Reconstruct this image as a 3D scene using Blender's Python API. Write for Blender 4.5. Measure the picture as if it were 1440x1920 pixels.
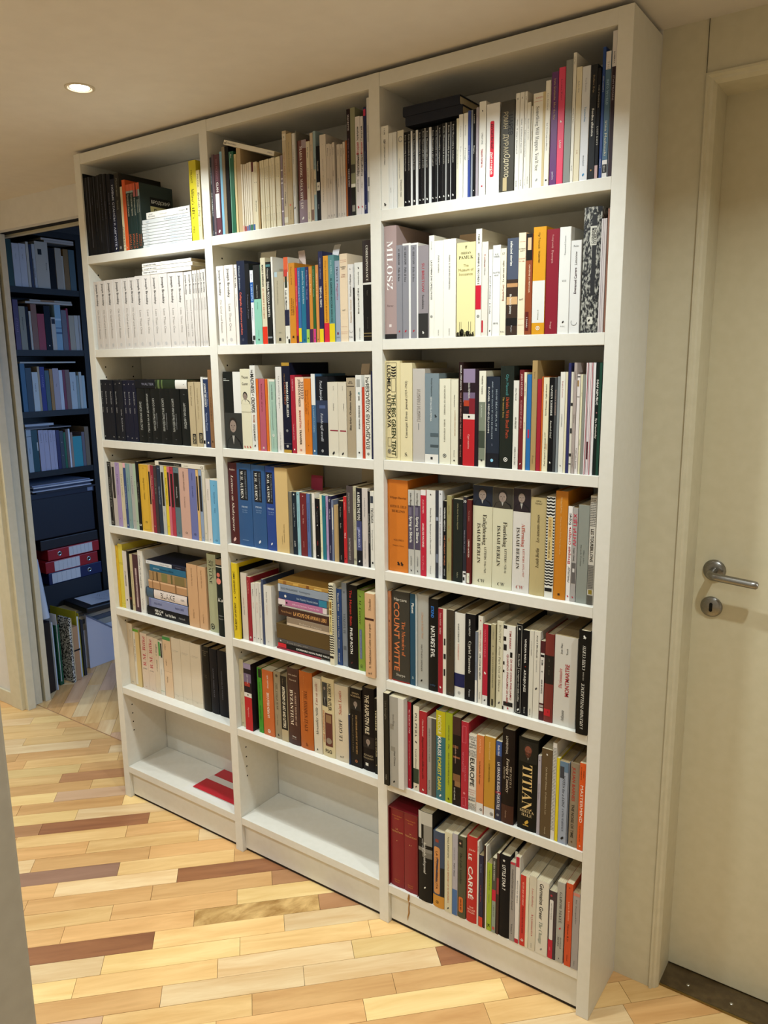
import bpy, bmesh, math, random
from mathutils import Vector, Matrix

for _o in list(bpy.data.objects):
    bpy.data.objects.remove(_o, do_unlink=True)
scene = bpy.context.scene
COL = scene.collection
R = math.radians
random.seed(7)

# ------------------------------------------------------------------ camera
cam_data = bpy.data.cameras.new('camera')
cam = bpy.data.objects.new('camera', cam_data)
COL.objects.link(cam)
cam_data.sensor_fit = 'VERTICAL'
cam_data.sensor_height = 36.0
cam_data.lens = 1441.85 * 36.0 / 1920.0
cam_data.clip_start = 0.02
cam.location = (2.19525, -1.50765, 1.50012)
cam.rotation_euler = (R(78.98785), R(0.6217), R(34.96532))
scene.camera = cam

# ------------------------------------------------------------------ world, light and exposure
world = bpy.data.worlds.new('world')
scene.world = world
world.use_nodes = True
world.node_tree.nodes['Background'].inputs[0].default_value = (0.55, 0.7, 1.0, 1)
world.node_tree.nodes['Background'].inputs[1].default_value = 0.25
scene.view_settings.view_transform = 'Standard'
scene.view_settings.look = 'None'
scene.view_settings.gamma = 1.0
scene.view_settings.use_curve_mapping = False
scene.view_settings.exposure = 0.40

CEIL = 2.137
LAMPS = [(-1.40, -0.36), (0.501, -0.312), (1.39, -0.36), (2.26, -0.42), (2.05, -1.75), (0.9, -1.30), (-0.4, -1.3), (-1.5, -1.2)]  # far-left and rear lamps are unseen, added as fill light
LAMP_POWER = [4.8, 5.4, 5.0, 5.0, 6.2, 6.8, 4.6, 4.8]
LAMP_COLOUR = (0.875, 0.98, 1.0)
WINDOW_POWER = 15.0
WINDOW_COLOUR = (0.30, 0.54, 1.0)


def window_light():
    # daylight through the window of the room beyond the doorway
    d = bpy.data.lights.new('window_daylight', 'AREA')
    d.shape = 'RECTANGLE'
    d.size = 1.2
    d.size_y = 1.1
    d.spread = R(120)
    d.energy = WINDOW_POWER
    d.color = WINDOW_COLOUR
    o = bpy.data.objects.new('window_daylight', d)
    COL.objects.link(o)
    o.location = (1.17, 1.75, 1.45)
    o.rotation_euler = (0, R(58), 0)


window_light()


# ------------------------------------------------------------------ materials
MATS = {}


def srgb(h):
    if len(h) == 4:
        h = '#' + ''.join(c * 2 for c in h[1:])
    out = []
    for i in (1, 3, 5):
        c = int(h[i:i + 2], 16) / 255.0
        out.append(c / 12.92 if c <= 0.04045 else ((c + 0.055) / 1.055) ** 2.4)
    return out


NAMED = {'k': '#121113', 'w': '#e8e5dc', 'r': '#b01c30'}


def hexof(c):
    return NAMED.get(c, c)


def mat(name, colour, rough=0.5, metal=0.0, spec=0.5, emit=None, strength=0.0):
    if name in MATS:
        return MATS[name]
    m = bpy.data.materials.new(name)
    m.use_nodes = True
    b = m.node_tree.nodes['Principled BSDF']
    c = srgb(colour) if isinstance(colour, str) else colour
    b.inputs['Base Color'].default_value = (c[0], c[1], c[2], 1)
    b.inputs['Roughness'].default_value = rough
    b.inputs['Metallic'].default_value = metal
    b.inputs['Specular IOR Level'].default_value = spec
    if emit:
        b.inputs['Emission Color'].default_value = (*emit, 1)
        b.inputs['Emission Strength'].default_value = strength
    MATS[name] = m
    return m


def cover_mat(c):
    if c == 'speck':
        return speck_mat()
    h = hexof(c)
    dark = max(srgb(h)) < 0.03
    return mat('cover_' + h, h, 0.5 if dark else 0.42, 0.0, 0.14 if dark else 0.35)


def ink_mat(c):
    h = hexof(c)
    return mat('ink_' + h, h, 0.5, 0.0, 0.3)


def noisy(name, c1, c2, scale, rough, stretch=(1, 1, 1), rot=0.0, detail=4.0, bump=0.0, lo=0.35, hi=0.65, spec=0.4, dist=0.0):
    if name in MATS:
        return MATS[name]
    m = bpy.data.materials.new(name)
    m.use_nodes = True
    nt = m.node_tree
    b = nt.nodes['Principled BSDF']
    geo = nt.nodes.new('ShaderNodeNewGeometry')
    mp = nt.nodes.new('ShaderNodeMapping')
    mp.inputs['Rotation'].default_value = (0, 0, rot)
    mp.inputs['Scale'].default_value = stretch
    nt.links.new(geo.outputs['Position'], mp.inputs['Vector'])
    no = nt.nodes.new('ShaderNodeTexNoise')
    no.inputs['Scale'].default_value = scale
    no.inputs['Detail'].default_value = detail
    no.inputs['Distortion'].default_value = dist
    nt.links.new(mp.outputs['Vector'], no.inputs['Vector'])
    cr = nt.nodes.new('ShaderNodeValToRGB')
    cr.color_ramp.elements[0].position = lo
    cr.color_ramp.elements[1].position = hi
    a, z = srgb(c1), srgb(c2)
    cr.color_ramp.elements[0].color = (*a, 1)
    cr.color_ramp.elements[1].color = (*z, 1)
    nt.links.new(no.outputs['Fac'], cr.inputs['Fac'])
    nt.links.new(cr.outputs['Color'], b.inputs['Base Color'])
    b.inputs['Roughness'].default_value = rough
    b.inputs['Specular IOR Level'].default_value = spec
    if bump:
        bp = nt.nodes.new('ShaderNodeBump')
        bp.inputs['Strength'].default_value = bump
        bp.inputs['Distance'].default_value = 0.001
        nt.links.new(no.outputs['Fac'], bp.inputs['Height'])
        nt.links.new(bp.outputs['Normal'], b.inputs['Normal'])
    MATS[name] = m
    return m


def speck_mat():
    return noisy('speckled_black_cloth', '#17171a', '#a8a69c', 260, 0.6, (1, 1, 0.5), 0, 3, 0, 0.45, 0.62)


def wood_mat(name, c1, c2, rot, streak=1.0):
    # plank: long grain along the strip, each board shifted by its own random number
    if name in MATS:
        return MATS[name]
    m = bpy.data.materials.new(name)
    m.use_nodes = True
    nt = m.node_tree
    b = nt.nodes['Principled BSDF']
    geo = nt.nodes.new('ShaderNodeNewGeometry')
    oi = nt.nodes.new('ShaderNodeObjectInfo')
    add = nt.nodes.new('ShaderNodeVectorMath')
    mul = nt.nodes.new('ShaderNodeVectorMath')
    mul.operation = 'MULTIPLY'
    mul.inputs[1].default_value = (13.0, 7.0, 5.0)
    nt.links.new(oi.outputs['Random'], mul.inputs[0])
    nt.links.new(geo.outputs['Position'], add.inputs[0])
    nt.links.new(mul.outputs[0], add.inputs[1])
    mp = nt.nodes.new('ShaderNodeMapping')
    mp.vector_type = 'TEXTURE'
    mp.inputs['Rotation'].default_value = (0, 0, rot)
    mp.inputs['Scale'].default_value = (0.30 / streak, 0.035, 0.1)
    nt.links.new(add.outputs[0], mp.inputs['Vector'])
    no = nt.nodes.new('ShaderNodeTexNoise')
    no.inputs['Scale'].default_value = 1.0
    no.inputs['Detail'].default_value = 6.0
    no.inputs['Roughness'].default_value = 0.62
    no.inputs['Distortion'].default_value = 0.5
    nt.links.new(mp.outputs['Vector'], no.inputs['Vector'])
    cr = nt.nodes.new('ShaderNodeValToRGB')
    cr.color_ramp.elements[0].position = 0.3
    cr.color_ramp.elements[1].position = 0.66
    cr.color_ramp.elements[0].color = (*srgb(c1), 1)
    cr.color_ramp.elements[1].color = (*srgb(c2), 1)
    nt.links.new(no.outputs['Fac'], cr.inputs['Fac'])
    hsv = nt.nodes.new('ShaderNodeHueSaturation')
    mr = nt.nodes.new('ShaderNodeMapRange')
    mr.inputs['To Min'].default_value = 0.88
    mr.inputs['To Max'].default_value = 1.1
    nt.links.new(oi.outputs['Random'], mr.inputs['Value'])
    nt.links.new(mr.outputs['Result'], hsv.inputs['Value'])
    nt.links.new(cr.outputs['Color'], hsv.inputs['Color'])
    nt.links.new(hsv.outputs['Color'], b.inputs['Base Color'])
    b.inputs['Roughness'].default_value = 0.32
    b.inputs['Specular IOR Level'].default_value = 0.45
    MATS[name] = m
    return m


# ------------------------------------------------------------------ objects
def link(o, parent=None):
    COL.objects.link(o)
    if parent is not None:
        o.parent = parent
    return o


def empty(name, loc=(0, 0, 0), rot=(0, 0, 0)):
    o = bpy.data.objects.new(name, None)
    o.location = loc
    o.rotation_euler = rot
    o.empty_display_size = 0.02
    return link(o)


def tag(o, label, cat, group=None):
    o['label'] = label
    o['category'] = cat
    if group:
        o['group'] = group
    return o


def structure(o):
    o['kind'] = 'structure'
    return o


def mesh_obj(name, verts, faces, mats, parent=None, idx=None, loc=None, smooth=False):
    me = bpy.data.meshes.new(name)
    me.from_pydata(verts, [], faces)
    for m in (mats if isinstance(mats, (list, tuple)) else [mats]):
        me.materials.append(m)
    if idx:
        me.polygons.foreach_set('material_index', idx)
    if smooth:
        me.polygons.foreach_set('use_smooth', [True] * len(me.polygons))
    me.update()
    o = bpy.data.objects.new(name, me)
    if loc is not None:
        o.location = loc
    return link(o, parent)


def box_vf(x0, x1, y0, y1, z0, z1):
    v = [(x0, y0, z0), (x1, y0, z0), (x1, y1, z0), (x0, y1, z0), (x0, y0, z1), (x1, y0, z1), (x1, y1, z1), (x0, y1, z1)]
    f = [(0, 3, 2, 1), (4, 5, 6, 7), (0, 1, 5, 4), (1, 2, 6, 5), (2, 3, 7, 6), (3, 0, 4, 7)]
    return v, f


def box(name, x0, x1, y0, y1, z0, z1, m, parent=None, bevel=0.0):
    if bevel <= 0:
        v, f = box_vf(x0, x1, y0, y1, z0, z1)
        return mesh_obj(name, v, f, m, parent)
    bm = bmesh.new()
    v, f = box_vf(x0, x1, y0, y1, z0, z1)
    vs = [bm.verts.new(p) for p in v]
    for q in f:
        bm.faces.new([vs[i] for i in q])
    bmesh.ops.bevel(bm, geom=list(bm.edges), offset=bevel, segments=2, affect='EDGES', profile=0.6)
    me = bpy.data.meshes.new(name)
    bm.to_mesh(me)
    bm.free()
    me.materials.append(m)
    o = bpy.data.objects.new(name, me)
    return link(o, parent)


def prism_vf(poly, z0, z1):
    n = len(poly)
    v = [(x, y, z0) for x, y in poly] + [(x, y, z1) for x, y in poly]
    f = [tuple(reversed(range(n))), tuple(range(n, 2 * n))]
    for i in range(n):
        j = (i + 1) % n
        f.append((i, j, n + j, n + i))
    return v, f


def lathe(name, prof, m, parent=None, loc=(0, 0, 0), rot=(0, 0, 0), seg=32):
    v, f = [], []
    n = len(prof)
    for i in range(seg):
        a = 2 * math.pi * i / seg
        for r, z in prof:
            v.append((r * math.cos(a), r * math.sin(a), z))
    for i in range(seg):
        j = (i + 1) % seg
        for k in range(n - 1):
            f.append((i * n + k, j * n + k, j * n + k + 1, i * n + k + 1))
    o = mesh_obj(name, v, f, m, parent, smooth=True)
    o.location = loc
    o.rotation_euler = rot
    return o


def tube(name, pts, rad, m, parent=None, seg=10):
    pts = [Vector(p) for p in pts]
    rads = rad if isinstance(rad, (list, tuple)) else [rad] * len(pts)
    v, f = [], []
    up = Vector((0, 0, 1))
    for i, p in enumerate(pts):
        t = (pts[min(i + 1, len(pts) - 1)] - pts[max(i - 1, 0)]).normalized()
        a = t.cross(up)
        if a.length < 1e-4:
            a = t.cross(Vector((1, 0, 0)))
        a.normalize()
        b = a.cross(t)
        for k in range(seg):
            w = 2 * math.pi * k / seg
            v.append(tuple(p + (a * math.cos(w) + b * math.sin(w)) * rads[i]))
    for i in range(len(pts) - 1):
        for k in range(seg):
            l = (k + 1) % seg
            f.append((i * seg + k, i * seg + l, (i + 1) * seg + l, (i + 1) * seg + k))
    f.append(tuple(range(seg)))
    f.append(tuple((len(pts) - 1) * seg + k for k in reversed(range(seg))))
    return mesh_obj(name, v, f, m, parent, smooth=True)


# ------------------------------------------------------------------ shell of the corridor
WALL = noisy('wall_paint', '#ddd8d0', '#e1dcd4', 30, 0.75, bump=0.05)
CEILM = noisy('ceiling_paint', '#d9d0c4', '#ddd4c8', 20, 0.85)
DOORM = noisy('door_lacquer', '#cfc5a6', '#d3c9ab', 40, 0.42)
TRIM = noisy('trim_lacquer', '#d0c7ab', '#d5ccb1', 40, 0.45)
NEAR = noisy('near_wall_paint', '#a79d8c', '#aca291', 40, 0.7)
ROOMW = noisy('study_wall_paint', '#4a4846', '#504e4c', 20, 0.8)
BLACK = mat('slot_black', '#050505', 0.9)

YW = 0.1805          # wall plane behind the bookcase
W_CASE = 1.6961     # bookcase width

structure(box('ceiling', -2.4, 3.3, -2.3, 0.60, CEIL, CEIL + 0.05, CEILM))
structure(box('wall_behind_camera', -2.4, 3.3, -2.35, -2.3, 0, CEIL, WALL))
structure(box('wall_right_end', 3.25, 3.3, -2.3, 0.4, 0, CEIL, WALL))
structure(box('wall_far_left', -2.45, -2.4, -2.3, 0.4, 0, CEIL, WALL))
structure(box('wall_behind_bookcase', -0.02, W_CASE, 0.1775, 0.31, 0, CEIL, WALL))
structure(box('wall_right', W_CASE, 1.7825, YW - 0.001, 0.31, 0, CEIL, TRIM))
structure(box('wall_over_door', 1.7835, 3.3, YW - 0.001, 0.31, 2.041, CEIL, TRIM))
structure(box('wall_right_of_door', 2.60, 3.3, YW, 0.31, 0, 2.04, WALL))
structure(box('wall_left', -2.4, -1.0405, YW + 0.004, 0.31, 0, CEIL, WALL))
structure(box('wall_over_opening', -1.04, -0.02, 0.250, 0.283, 2.0295, CEIL, WALL))
structure(box('baseboard_left', -2.4, -1.041, YW - 0.008, YW + 0.003, 0, 0.062, TRIM, bevel=0.002))

# corner of the wall that the camera stands beside
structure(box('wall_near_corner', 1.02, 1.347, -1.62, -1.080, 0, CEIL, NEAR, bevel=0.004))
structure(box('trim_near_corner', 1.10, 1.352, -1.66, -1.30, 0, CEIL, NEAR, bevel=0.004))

# left jamb of the sliding-door opening: casing, bead, two jamb boards with the black slot between
def jamb(name, x0, x1, y0, y1, z1=2.03, m=TRIM):
    return structure(box(name, x0, x1, y0, y1, 0, z1, m, bevel=0.0015))


jamb('trim_1', -1.040, -0.956, 0.170, 0.212, CEIL)
jamb('trim_2', -0.957, -0.933, 0.186, 0.2225)
jamb('trim_3', -1.030, -0.960, 0.2265, 0.270)
jamb('trim_4', -1.030, -0.958, 0.284, 0.3095)
structure(box('trim_5', -1.030, -0.985, 0.2701, 0.2839, 0, 2.03, BLACK))
structure(box('trim_6', -1.04, -0.02, 0.338, 0.360, 2.026, 2.075, TRIM))
structure(box('shade_sliver', -1.030, -0.972, 0.2225, 0.2264, 0, 2.03, BLACK))  # black sliver painted in for the shade of the narrow gap
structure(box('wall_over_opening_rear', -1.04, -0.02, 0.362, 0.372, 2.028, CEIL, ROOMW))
structure(box('trim_7', -1.04, -0.02, 0.2835, 0.3375, 2.034, 2.06, BLACK))

# right-hand door with casing, reveal and threshold
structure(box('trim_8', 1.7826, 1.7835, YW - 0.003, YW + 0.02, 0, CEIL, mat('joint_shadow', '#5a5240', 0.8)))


def casing():
    # swept L of the casing: outer fillet, cove and reveal around the left jamb and the head
    prof = [(0.0, -0.004), (0.004, -0.004), (0.007, 0.002), (0.012, 0.004), (0.0165, 0.012), (0.0165, 0.100)]
    x, z = 1.7835, 2.040
    v, f = [], []
    path = []
    for off, dy in prof:
        a = (x + off, YW + dy, 0.0)
        b = (x + off, YW + dy, z - off)
        c = (2.61, YW + dy, z - off)
        path.append((a, b, c))
    for t in path:
        v.extend(t)
    for i in range(len(prof) - 1):
        for k in range(2):
            f.append((i * 3 + k, i * 3 + k + 1, (i + 1) * 3 + k + 1, (i + 1) * 3 + k))
    o = mesh_obj('trim_9', v, f, TRIM)
    s = o.modifiers.new('solid', 'SOLIDIFY')
    s.thickness = 0.002
    s.offset = -1
    return structure(o)


casing()
METAL = noisy('satin_nickel', '#8d8a84', '#97948e', 400, 0.30)
METAL.node_tree.nodes['Principled BSDF'].inputs['Metallic'].default_value = 1.0
METAL.node_tree.nodes['Principled BSDF'].inputs['Specular IOR Level'].default_value = 0.5


def door():
    d = empty('door_1', (1.800, 0.277, 0.010))
    d['kind'] = 'structure'
    v, f = box_vf(0.001, 0.800, 0, 0.04, 0, 2.010)
    leaf = box('leaf', 0.001, 0.800, 0, 0.04, 0.0, 2.024, DOORM, d, bevel=0.0015)
    hx, hz = 0.0435, 1.0255
    h = lathe('handle_rosette', [(0, 0.0085), (0.014, 0.0085), (0.019, 0.0078), (0.0235, 0.0045), (0.0245, 0.0)], METAL, d, (hx, 0, hz), (R(90), 0, 0))
    pts = []
    # lever: neck out of the rosette, tight bend, long slightly drooping grip
    for t in range(6):
        pts.append((0, -0.008 - 0.028 * t / 5, 0))
    for t in range(1, 9):
        a = R(90) * t / 8
        pts.append((0.016 * (1 - math.cos(a)), -0.036 - 0.016 * math.sin(a), -0.002 * t / 8))
    for t in range(1, 9):
        pts.append((0.016 + 0.079 * t / 8, -0.052 + 0.001 * t / 8, -0.002 - 0.006 * t / 8))
    pts.append((0.0985, -0.051, -0.0082))
    rads = [0.0085] * 6 + [0.0085] * 8 + [0.0088] * 7 + [0.0086, 0.0050]
    lev = tube('lever', pts, rads, METAL, h, 16)
    lev.parent = h
    lev.rotation_euler = (R(-90), 0, 0)
    k = lathe('key_rosette', [(0, 0.0065), (0.018, 0.0065), (0.0225, 0.0045), (0.0238, 0.0)], METAL, d, (hx - 0.001, 0, hz - 0.085), (R(90), 0, 0))
    key = [(0.0035 * math.cos(R(a)), 0.0072 + 0.0035 * math.sin(R(a))) for a in range(0, 181, 20)] + [(0.0035 * math.cos(R(a)), -0.0072 + 0.0035 * math.sin(R(a))) for a in range(180, 361, 20)]
    kv = [(x, -0.0069, z) for x, z in key]
    kh = mesh_obj('keyhole', kv, [tuple(range(len(kv)))], BLACK, d)
    kh.location = (hx - 0.001, 0, hz - 0.085)
    return d


door()


def threshold():
    t = structure(empty('trim_10', (0, 0, 0)))
    box('threshold_strip', 1.8005, 2.60, 0.203, 0.32, 0.0005, 0.0055, noisy('threshold_bronze', '#4b3a22', '#5a482c', 60, 0.35), t, bevel=0.0012)
    box('threshold_edge', 1.8005, 2.60, 0.199, 0.203, 0.0005, 0.004, mat('brass_edge', '#8a7440', 0.35, 0.8), t)
    for x in (1.862, 1.96, 2.16, 2.36):
        lathe('screw', [(0, 0.0012), (0.0032, 0.0009), (0.0042, 0)], mat('screw_steel', '#c8c4b8', 0.3, 1.0), t, (x, 0.232, 0.0055), (0, 0, 0), 12)


threshold()

# ------------------------------------------------------------------ floor of separate boards
PITCH, LEN, N0 = 0.0650679, 0.345, 0.1306089
OFFS = {-1: -0.255, 0: -0.135, 1: -0.244, 2: -0.349, 3: -0.147, 4: -0.247, 5: 0.035, 6: -0.075, 7: -0.222, 8: 0.04, 9: -0.126, 10: -0.193, 11: 0.051,
        12: -0.065, 13: 0.179, 14: 0.06, 15: 0.005, 16: 0.218, 17: 0.09, 18: 0.352, 19: 0.633}
CATS = {(-1, 0): 'brown', (1, 0): 'pink', (2, 0): 'tan', (3, 0): 'pale', (4, 0): 'dark', (4, -1): 'brown', (5, 0): 'tan', (5, -1): 'light', (6, -1): 'tan', (7, 1): 'tan', (8, -1): 'grey',
        (8, 0): 'light', (9, 0): 'pale', (9, 1): 'dark', (9, -1): 'tan', (10, 0): 'tan', (10, 1): 'tan', (11, 0): 'tan', (11, -1): 'light', (12, 0): 'tan', (12, 1): 'zebra',
        (13, 0): 'light', (13, -1): 'dark', (14, 0): 'yellow', (15, 0): 'light', (16, 0): 'pale', (16, 2): 'dark', (12, 2): 'brown', (18, 1): 'yellow', (18, 0): 'tan', (19, 0): 'tan',
        (15, 2): 'yellow', (17, 0): 'light'}
WOODC = {'light': ('#dcac6c', '#f3cb8c'), 'yellow': ('#e2b874', '#f5d494'), 'pale': ('#dcb27c', '#f0d2a2'), 'tan': ('#ce9a60', '#e6b67a'), 'pink': ('#cb9f7a', '#deb894'),
         'brown': ('#ab7a52', '#be8c62'), 'dark': ('#87563a', '#a56f4a'), 'grey': ('#906b56', '#a27c66'), 'zebra': ('#9f7238', '#e4bb7a')}
ROT45 = R(45)


def wood(cat, rot=ROT45):
    a, b = WOODC[cat]
    if cat == 'zebra':
        m = wood_mat('board_zebra', a, b, rot + R(28), 4.0)
        return m
    return wood_mat('board_%s_%d' % (cat, round(math.degrees(rot))), a, b, rot)


def clip(poly, axis, lim, keep_less):
    out = []
    for i in range(len(poly)):
        p, q = poly[i - 1], poly[i]
        ip = (p[axis] <= lim) == keep_less
        iq = (q[axis] <= lim) == keep_less
        if ip != iq:
            t = (lim - p[axis]) / (q[axis] - p[axis])
            out.append((p[0] + (q[0] - p[0]) * t, p[1] + (q[1] - p[1]) * t))
        if iq:
            out.append(q)
    return out


def floor():
    fl = empty('floor')
    fl['kind'] = 'structure'
    box('subfloor', -2.4, 3.3, -2.3, 2.9, -0.05, -0.009, mat('subfloor_dark', '#4a3018', 0.9), fl)
    rnd = random.Random(3)
    s = math.sqrt(0.5)
    stuff_v, stuff_f = [], []
    g = 0.0005
    for k in range(-45, 70):
        off = OFFS.get(k, rnd.uniform(0, LEN))
        nt, nb = N0 - PITCH * k, N0 - PITCH * (k + 1)
        for m in range(-14, 18):
            a0 = off + m * LEN
            a1 = a0 + LEN
            cx, cy = (a0 + a1) / 2 * s - (nt + nb) / 2 * s, (a0 + a1) / 2 * s + (nt + nb) / 2 * s
            if not (-2.6 < cx < 3.5 and -2.5 < cy < 0.5):
                continue
            poly = [(a * s - n * s, a * s + n * s) for a, n in ((a0 + g, nb + g), (a1 - g, nb + g), (a1 - g, nt - g), (a0 + g, nt - g))]
            for ax, lim, kl in ((1, 0.2405, True), (1, -2.3, False), (0, -2.4, False), (0, 3.3, True)):
                poly = clip(poly, ax, lim, kl)
                if len(poly) < 3:
                    break
            if len(poly) < 3:
                continue
            z = -0.0002 - rnd.random() * 0.0004
            v, f = prism_vf(poly, -0.009, z)
            cat = CATS.get((k, m)) or (rnd.choices(['light', 'yellow', 'pale', 'tan'], [44, 14, 12, 30])[0] if cx > 0.9 else None) or rnd.choices(['light', 'yellow', 'pale', 'tan', 'pink', 'brown', 'dark'], [40, 16, 12, 22, 3, 4, 3])[0]
            near = -1.15 < cx < 2.35 and -1.0 < cy and not (0.12 < cx < 1.6 and cy > 0.12)
            if near:
                mesh_obj('floorboard', v, f, wood(cat), fl)
            else:
                n = len(stuff_v)
                stuff_v.extend(v)
                stuff_f.extend([tuple(i + n for i in q) for q in f])
    o = mesh_obj('floorboards', stuff_v, stuff_f, wood('light'), fl)
    o['kind'] = 'stuff'
    # boards of the room beyond, laid the other way
    st_v, st_f = [], []
    for k in range(-10, 40):
        off = rnd.uniform(0, LEN)
        for m in range(-12, 12):
            a0 = off + m * LEN
            a1 = a0 + LEN
            n0, n1 = k * PITCH, (k + 1) * PITCH
            poly = [(a * s + n * s, -a * s + n * s) for a, n in ((a0 + g, n0 + g), (a1 - g, n0 + g), (a1 - g, n1 - g), (a0 + g, n1 - g))]
            for ax, lim, kl in ((1, 0.2455, False), (1, 2.9, True), (0, -2.0, False), (0, 1.2, True)):
                poly = clip(poly, ax, lim, kl)
                if len(poly) < 3:
                    break
            if len(poly) < 3:
                continue
            v, f = prism_vf(poly[::-1] if False else poly, -0.009, -0.0003)
            cx = sum(p[0] for p in poly) / len(poly)
            cy = sum(p[1] for p in poly) / len(poly)
            if -1.2 < cx < -0.05 and cy < 0.95:
                mesh_obj('floorboard', v, f, wood(rnd.choice(['light', 'tan', 'pale', 'tan', 'pink']), -ROT45), fl)
            else:
                n = len(st_v)
                st_v.extend(v)
                st_f.extend([tuple(i + n for i in q) for q in f])
    o = mesh_obj('floorboards', st_v, st_f, wood('tan', -ROT45), fl)
    o['kind'] = 'stuff'
    box('joint_strip', -0.94, 0.0, 0.241, 0.245, -0.009, -0.0002, wood('brown'), fl)


floor()

# ------------------------------------------------------------------ room beyond the opening
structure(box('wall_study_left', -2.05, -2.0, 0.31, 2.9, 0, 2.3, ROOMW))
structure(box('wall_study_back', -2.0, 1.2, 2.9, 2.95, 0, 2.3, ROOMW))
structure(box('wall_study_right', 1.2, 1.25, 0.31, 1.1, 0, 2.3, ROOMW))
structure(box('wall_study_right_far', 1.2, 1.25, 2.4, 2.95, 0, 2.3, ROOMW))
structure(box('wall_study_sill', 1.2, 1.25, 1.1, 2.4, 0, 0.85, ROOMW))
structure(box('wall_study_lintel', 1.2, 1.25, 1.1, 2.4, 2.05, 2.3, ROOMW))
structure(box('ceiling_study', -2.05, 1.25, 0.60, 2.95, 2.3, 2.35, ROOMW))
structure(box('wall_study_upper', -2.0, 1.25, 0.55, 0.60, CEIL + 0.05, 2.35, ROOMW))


def window():
    w = structure(empty('window_1', (1.2, 1.75, 1.45)))
    fm = mat('window_white', '#d8d8d4', 0.4)
    box('frame', 0.0, 0.05, -0.65, -0.60, -0.6, 0.6, fm, w)
    box('frame', 0.0, 0.05, 0.60, 0.65, -0.6, 0.6, fm, w)
    box('frame', 0.0, 0.05, -0.60, 0.60, 0.55, 0.6, fm, w)
    box('frame', 0.0, 0.05, -0.60, 0.60, -0.6, -0.55, fm, w)
    box('mullion', 0.0, 0.05, -0.02, 0.02, -0.55, 0.55, fm, w)


window()


# ------------------------------------------------------------------ the white bookcase
WHITE = noisy('white_laminate', '#dcd8cd', '#dfdbd1', 60, 0.38)
BACKM = noisy('white_backboard', '#d6d2c8', '#d9d5cb', 60, 0.5)
T = 0.02925
XIN = [(0.02925, 0.55315), (0.58240, 1.10672), (1.13597, 1.66688)]
ZS = [[1.8312, 1.5491, 1.2651, 0.9827, 0.7001, 0.4161, 0.1195],
      [1.8364, 1.5504, 1.2675, 0.9907, 0.7041, 0.4184, 0.1190],
      [1.8392, 1.5530, 1.2695, 0.9921, 0.7039, 0.4216, 0.1180]]
HCASE, DCASE = 2.1265, 0.176


def bookcase():
    b = tag(empty('bookcase', (0, 0, 0)), 'tall white built-in bookcase with three columns of shelves against the wall', 'bookcase')
    cheeks = [None] * 3
    cheeks[0] = box('side_panel', 0, T, 0, DCASE, 0, HCASE, WHITE, b, bevel=0.0008)
    box('side_panel', XIN[2][1], W_CASE, 0, DCASE, 0, HCASE, WHITE, b, bevel=0.0008)
    cheeks[1] = box('divider', XIN[0][1], XIN[1][0], 0, DCASE, 0, HCASE, WHITE, b, bevel=0.0008)
    cheeks[2] = box('divider', XIN[1][1], XIN[2][0], 0, DCASE, 0, HCASE, WHITE, b, bevel=0.0008)
    hole = mat('peg_black', '#0a0908', 0.9)
    for c, (x0, x1) in enumerate(XIN):
        box('top_panel', x0, x1, 0.001, DCASE, HCASE - 0.029, HCASE, WHITE, b, bevel=0.0008)
        box('back_panel', x0 + 0.0016, x1 - 0.0016, DCASE - 0.005, DCASE - 0.001, 0.02, HCASE - 0.03, BACKM, b)
        box('plinth', x0 + 0.0005, x1 - 0.0005, 0.013, 0.030, 0.009, ZS[c][6] - 0.0245, WHITE, b, bevel=0.0006)
        box('plinth_gap', x0 + 0.001, x1 - 0.001, 0.016, 0.028, 0.0, 0.009, mat('gap_shade', '#241a10', 0.9), b)  # dark strip stands in for the shade below the plinth
        for r in range(7):
            z = ZS[c][r]
            box('shelf', x0 + 0.0003, x1 - 0.0003, 0.0008, DCASE - 0.0068, z - 0.0239, z, WHITE, b, bevel=0.0008)
        # rows of peg holes in the left cheek, front and back
        for r in range(7):
            top = (ZS[c][r - 1] - 0.024) if r else HCASE - 0.03
            n = {6: 4, 2: 2, 1: 1, 3: 1, 4: 1, 5: 1}.get(r, 0)
            for k in range(n):
                for y in (0.034, 0.138):
                    if y > 0.1 and (r in (3, 4, 5) or k > 1):
                        continue
                    zz = top - 0.053 - k * 0.032 if r == 6 else top - 0.030 - k * 0.032
                    v = [(x0 + 0.0004, y + 0.0026 * math.cos(R(a)), zz + 0.0026 * math.sin(R(a))) for a in range(0, 360, 36)]
                    mesh_obj('peg_hole', v, [tuple(range(10))], hole, cheeks[c])
    # old resin drip on the front of the right-hand plinth
    pts = [(1.2035, -0.0006, 0.1175), (1.2025, -0.0012, 0.106), (1.2000, 0.0035, 0.0935), (1.1965, 0.0122, 0.083), (1.1945, 0.0122, 0.066), (1.1950, 0.0122, 0.050), (1.1915, 0.0122, 0.037), (1.1905, 0.0124, 0.026)]
    tube('resin_drip', pts, [0.0016, 0.0030, 0.0024, 0.0022, 0.0017, 0.0021, 0.0016, 0.0005], mat('resin_amber', '#a8742c', 0.35), b, 6)
    return b


bookcase()


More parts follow.
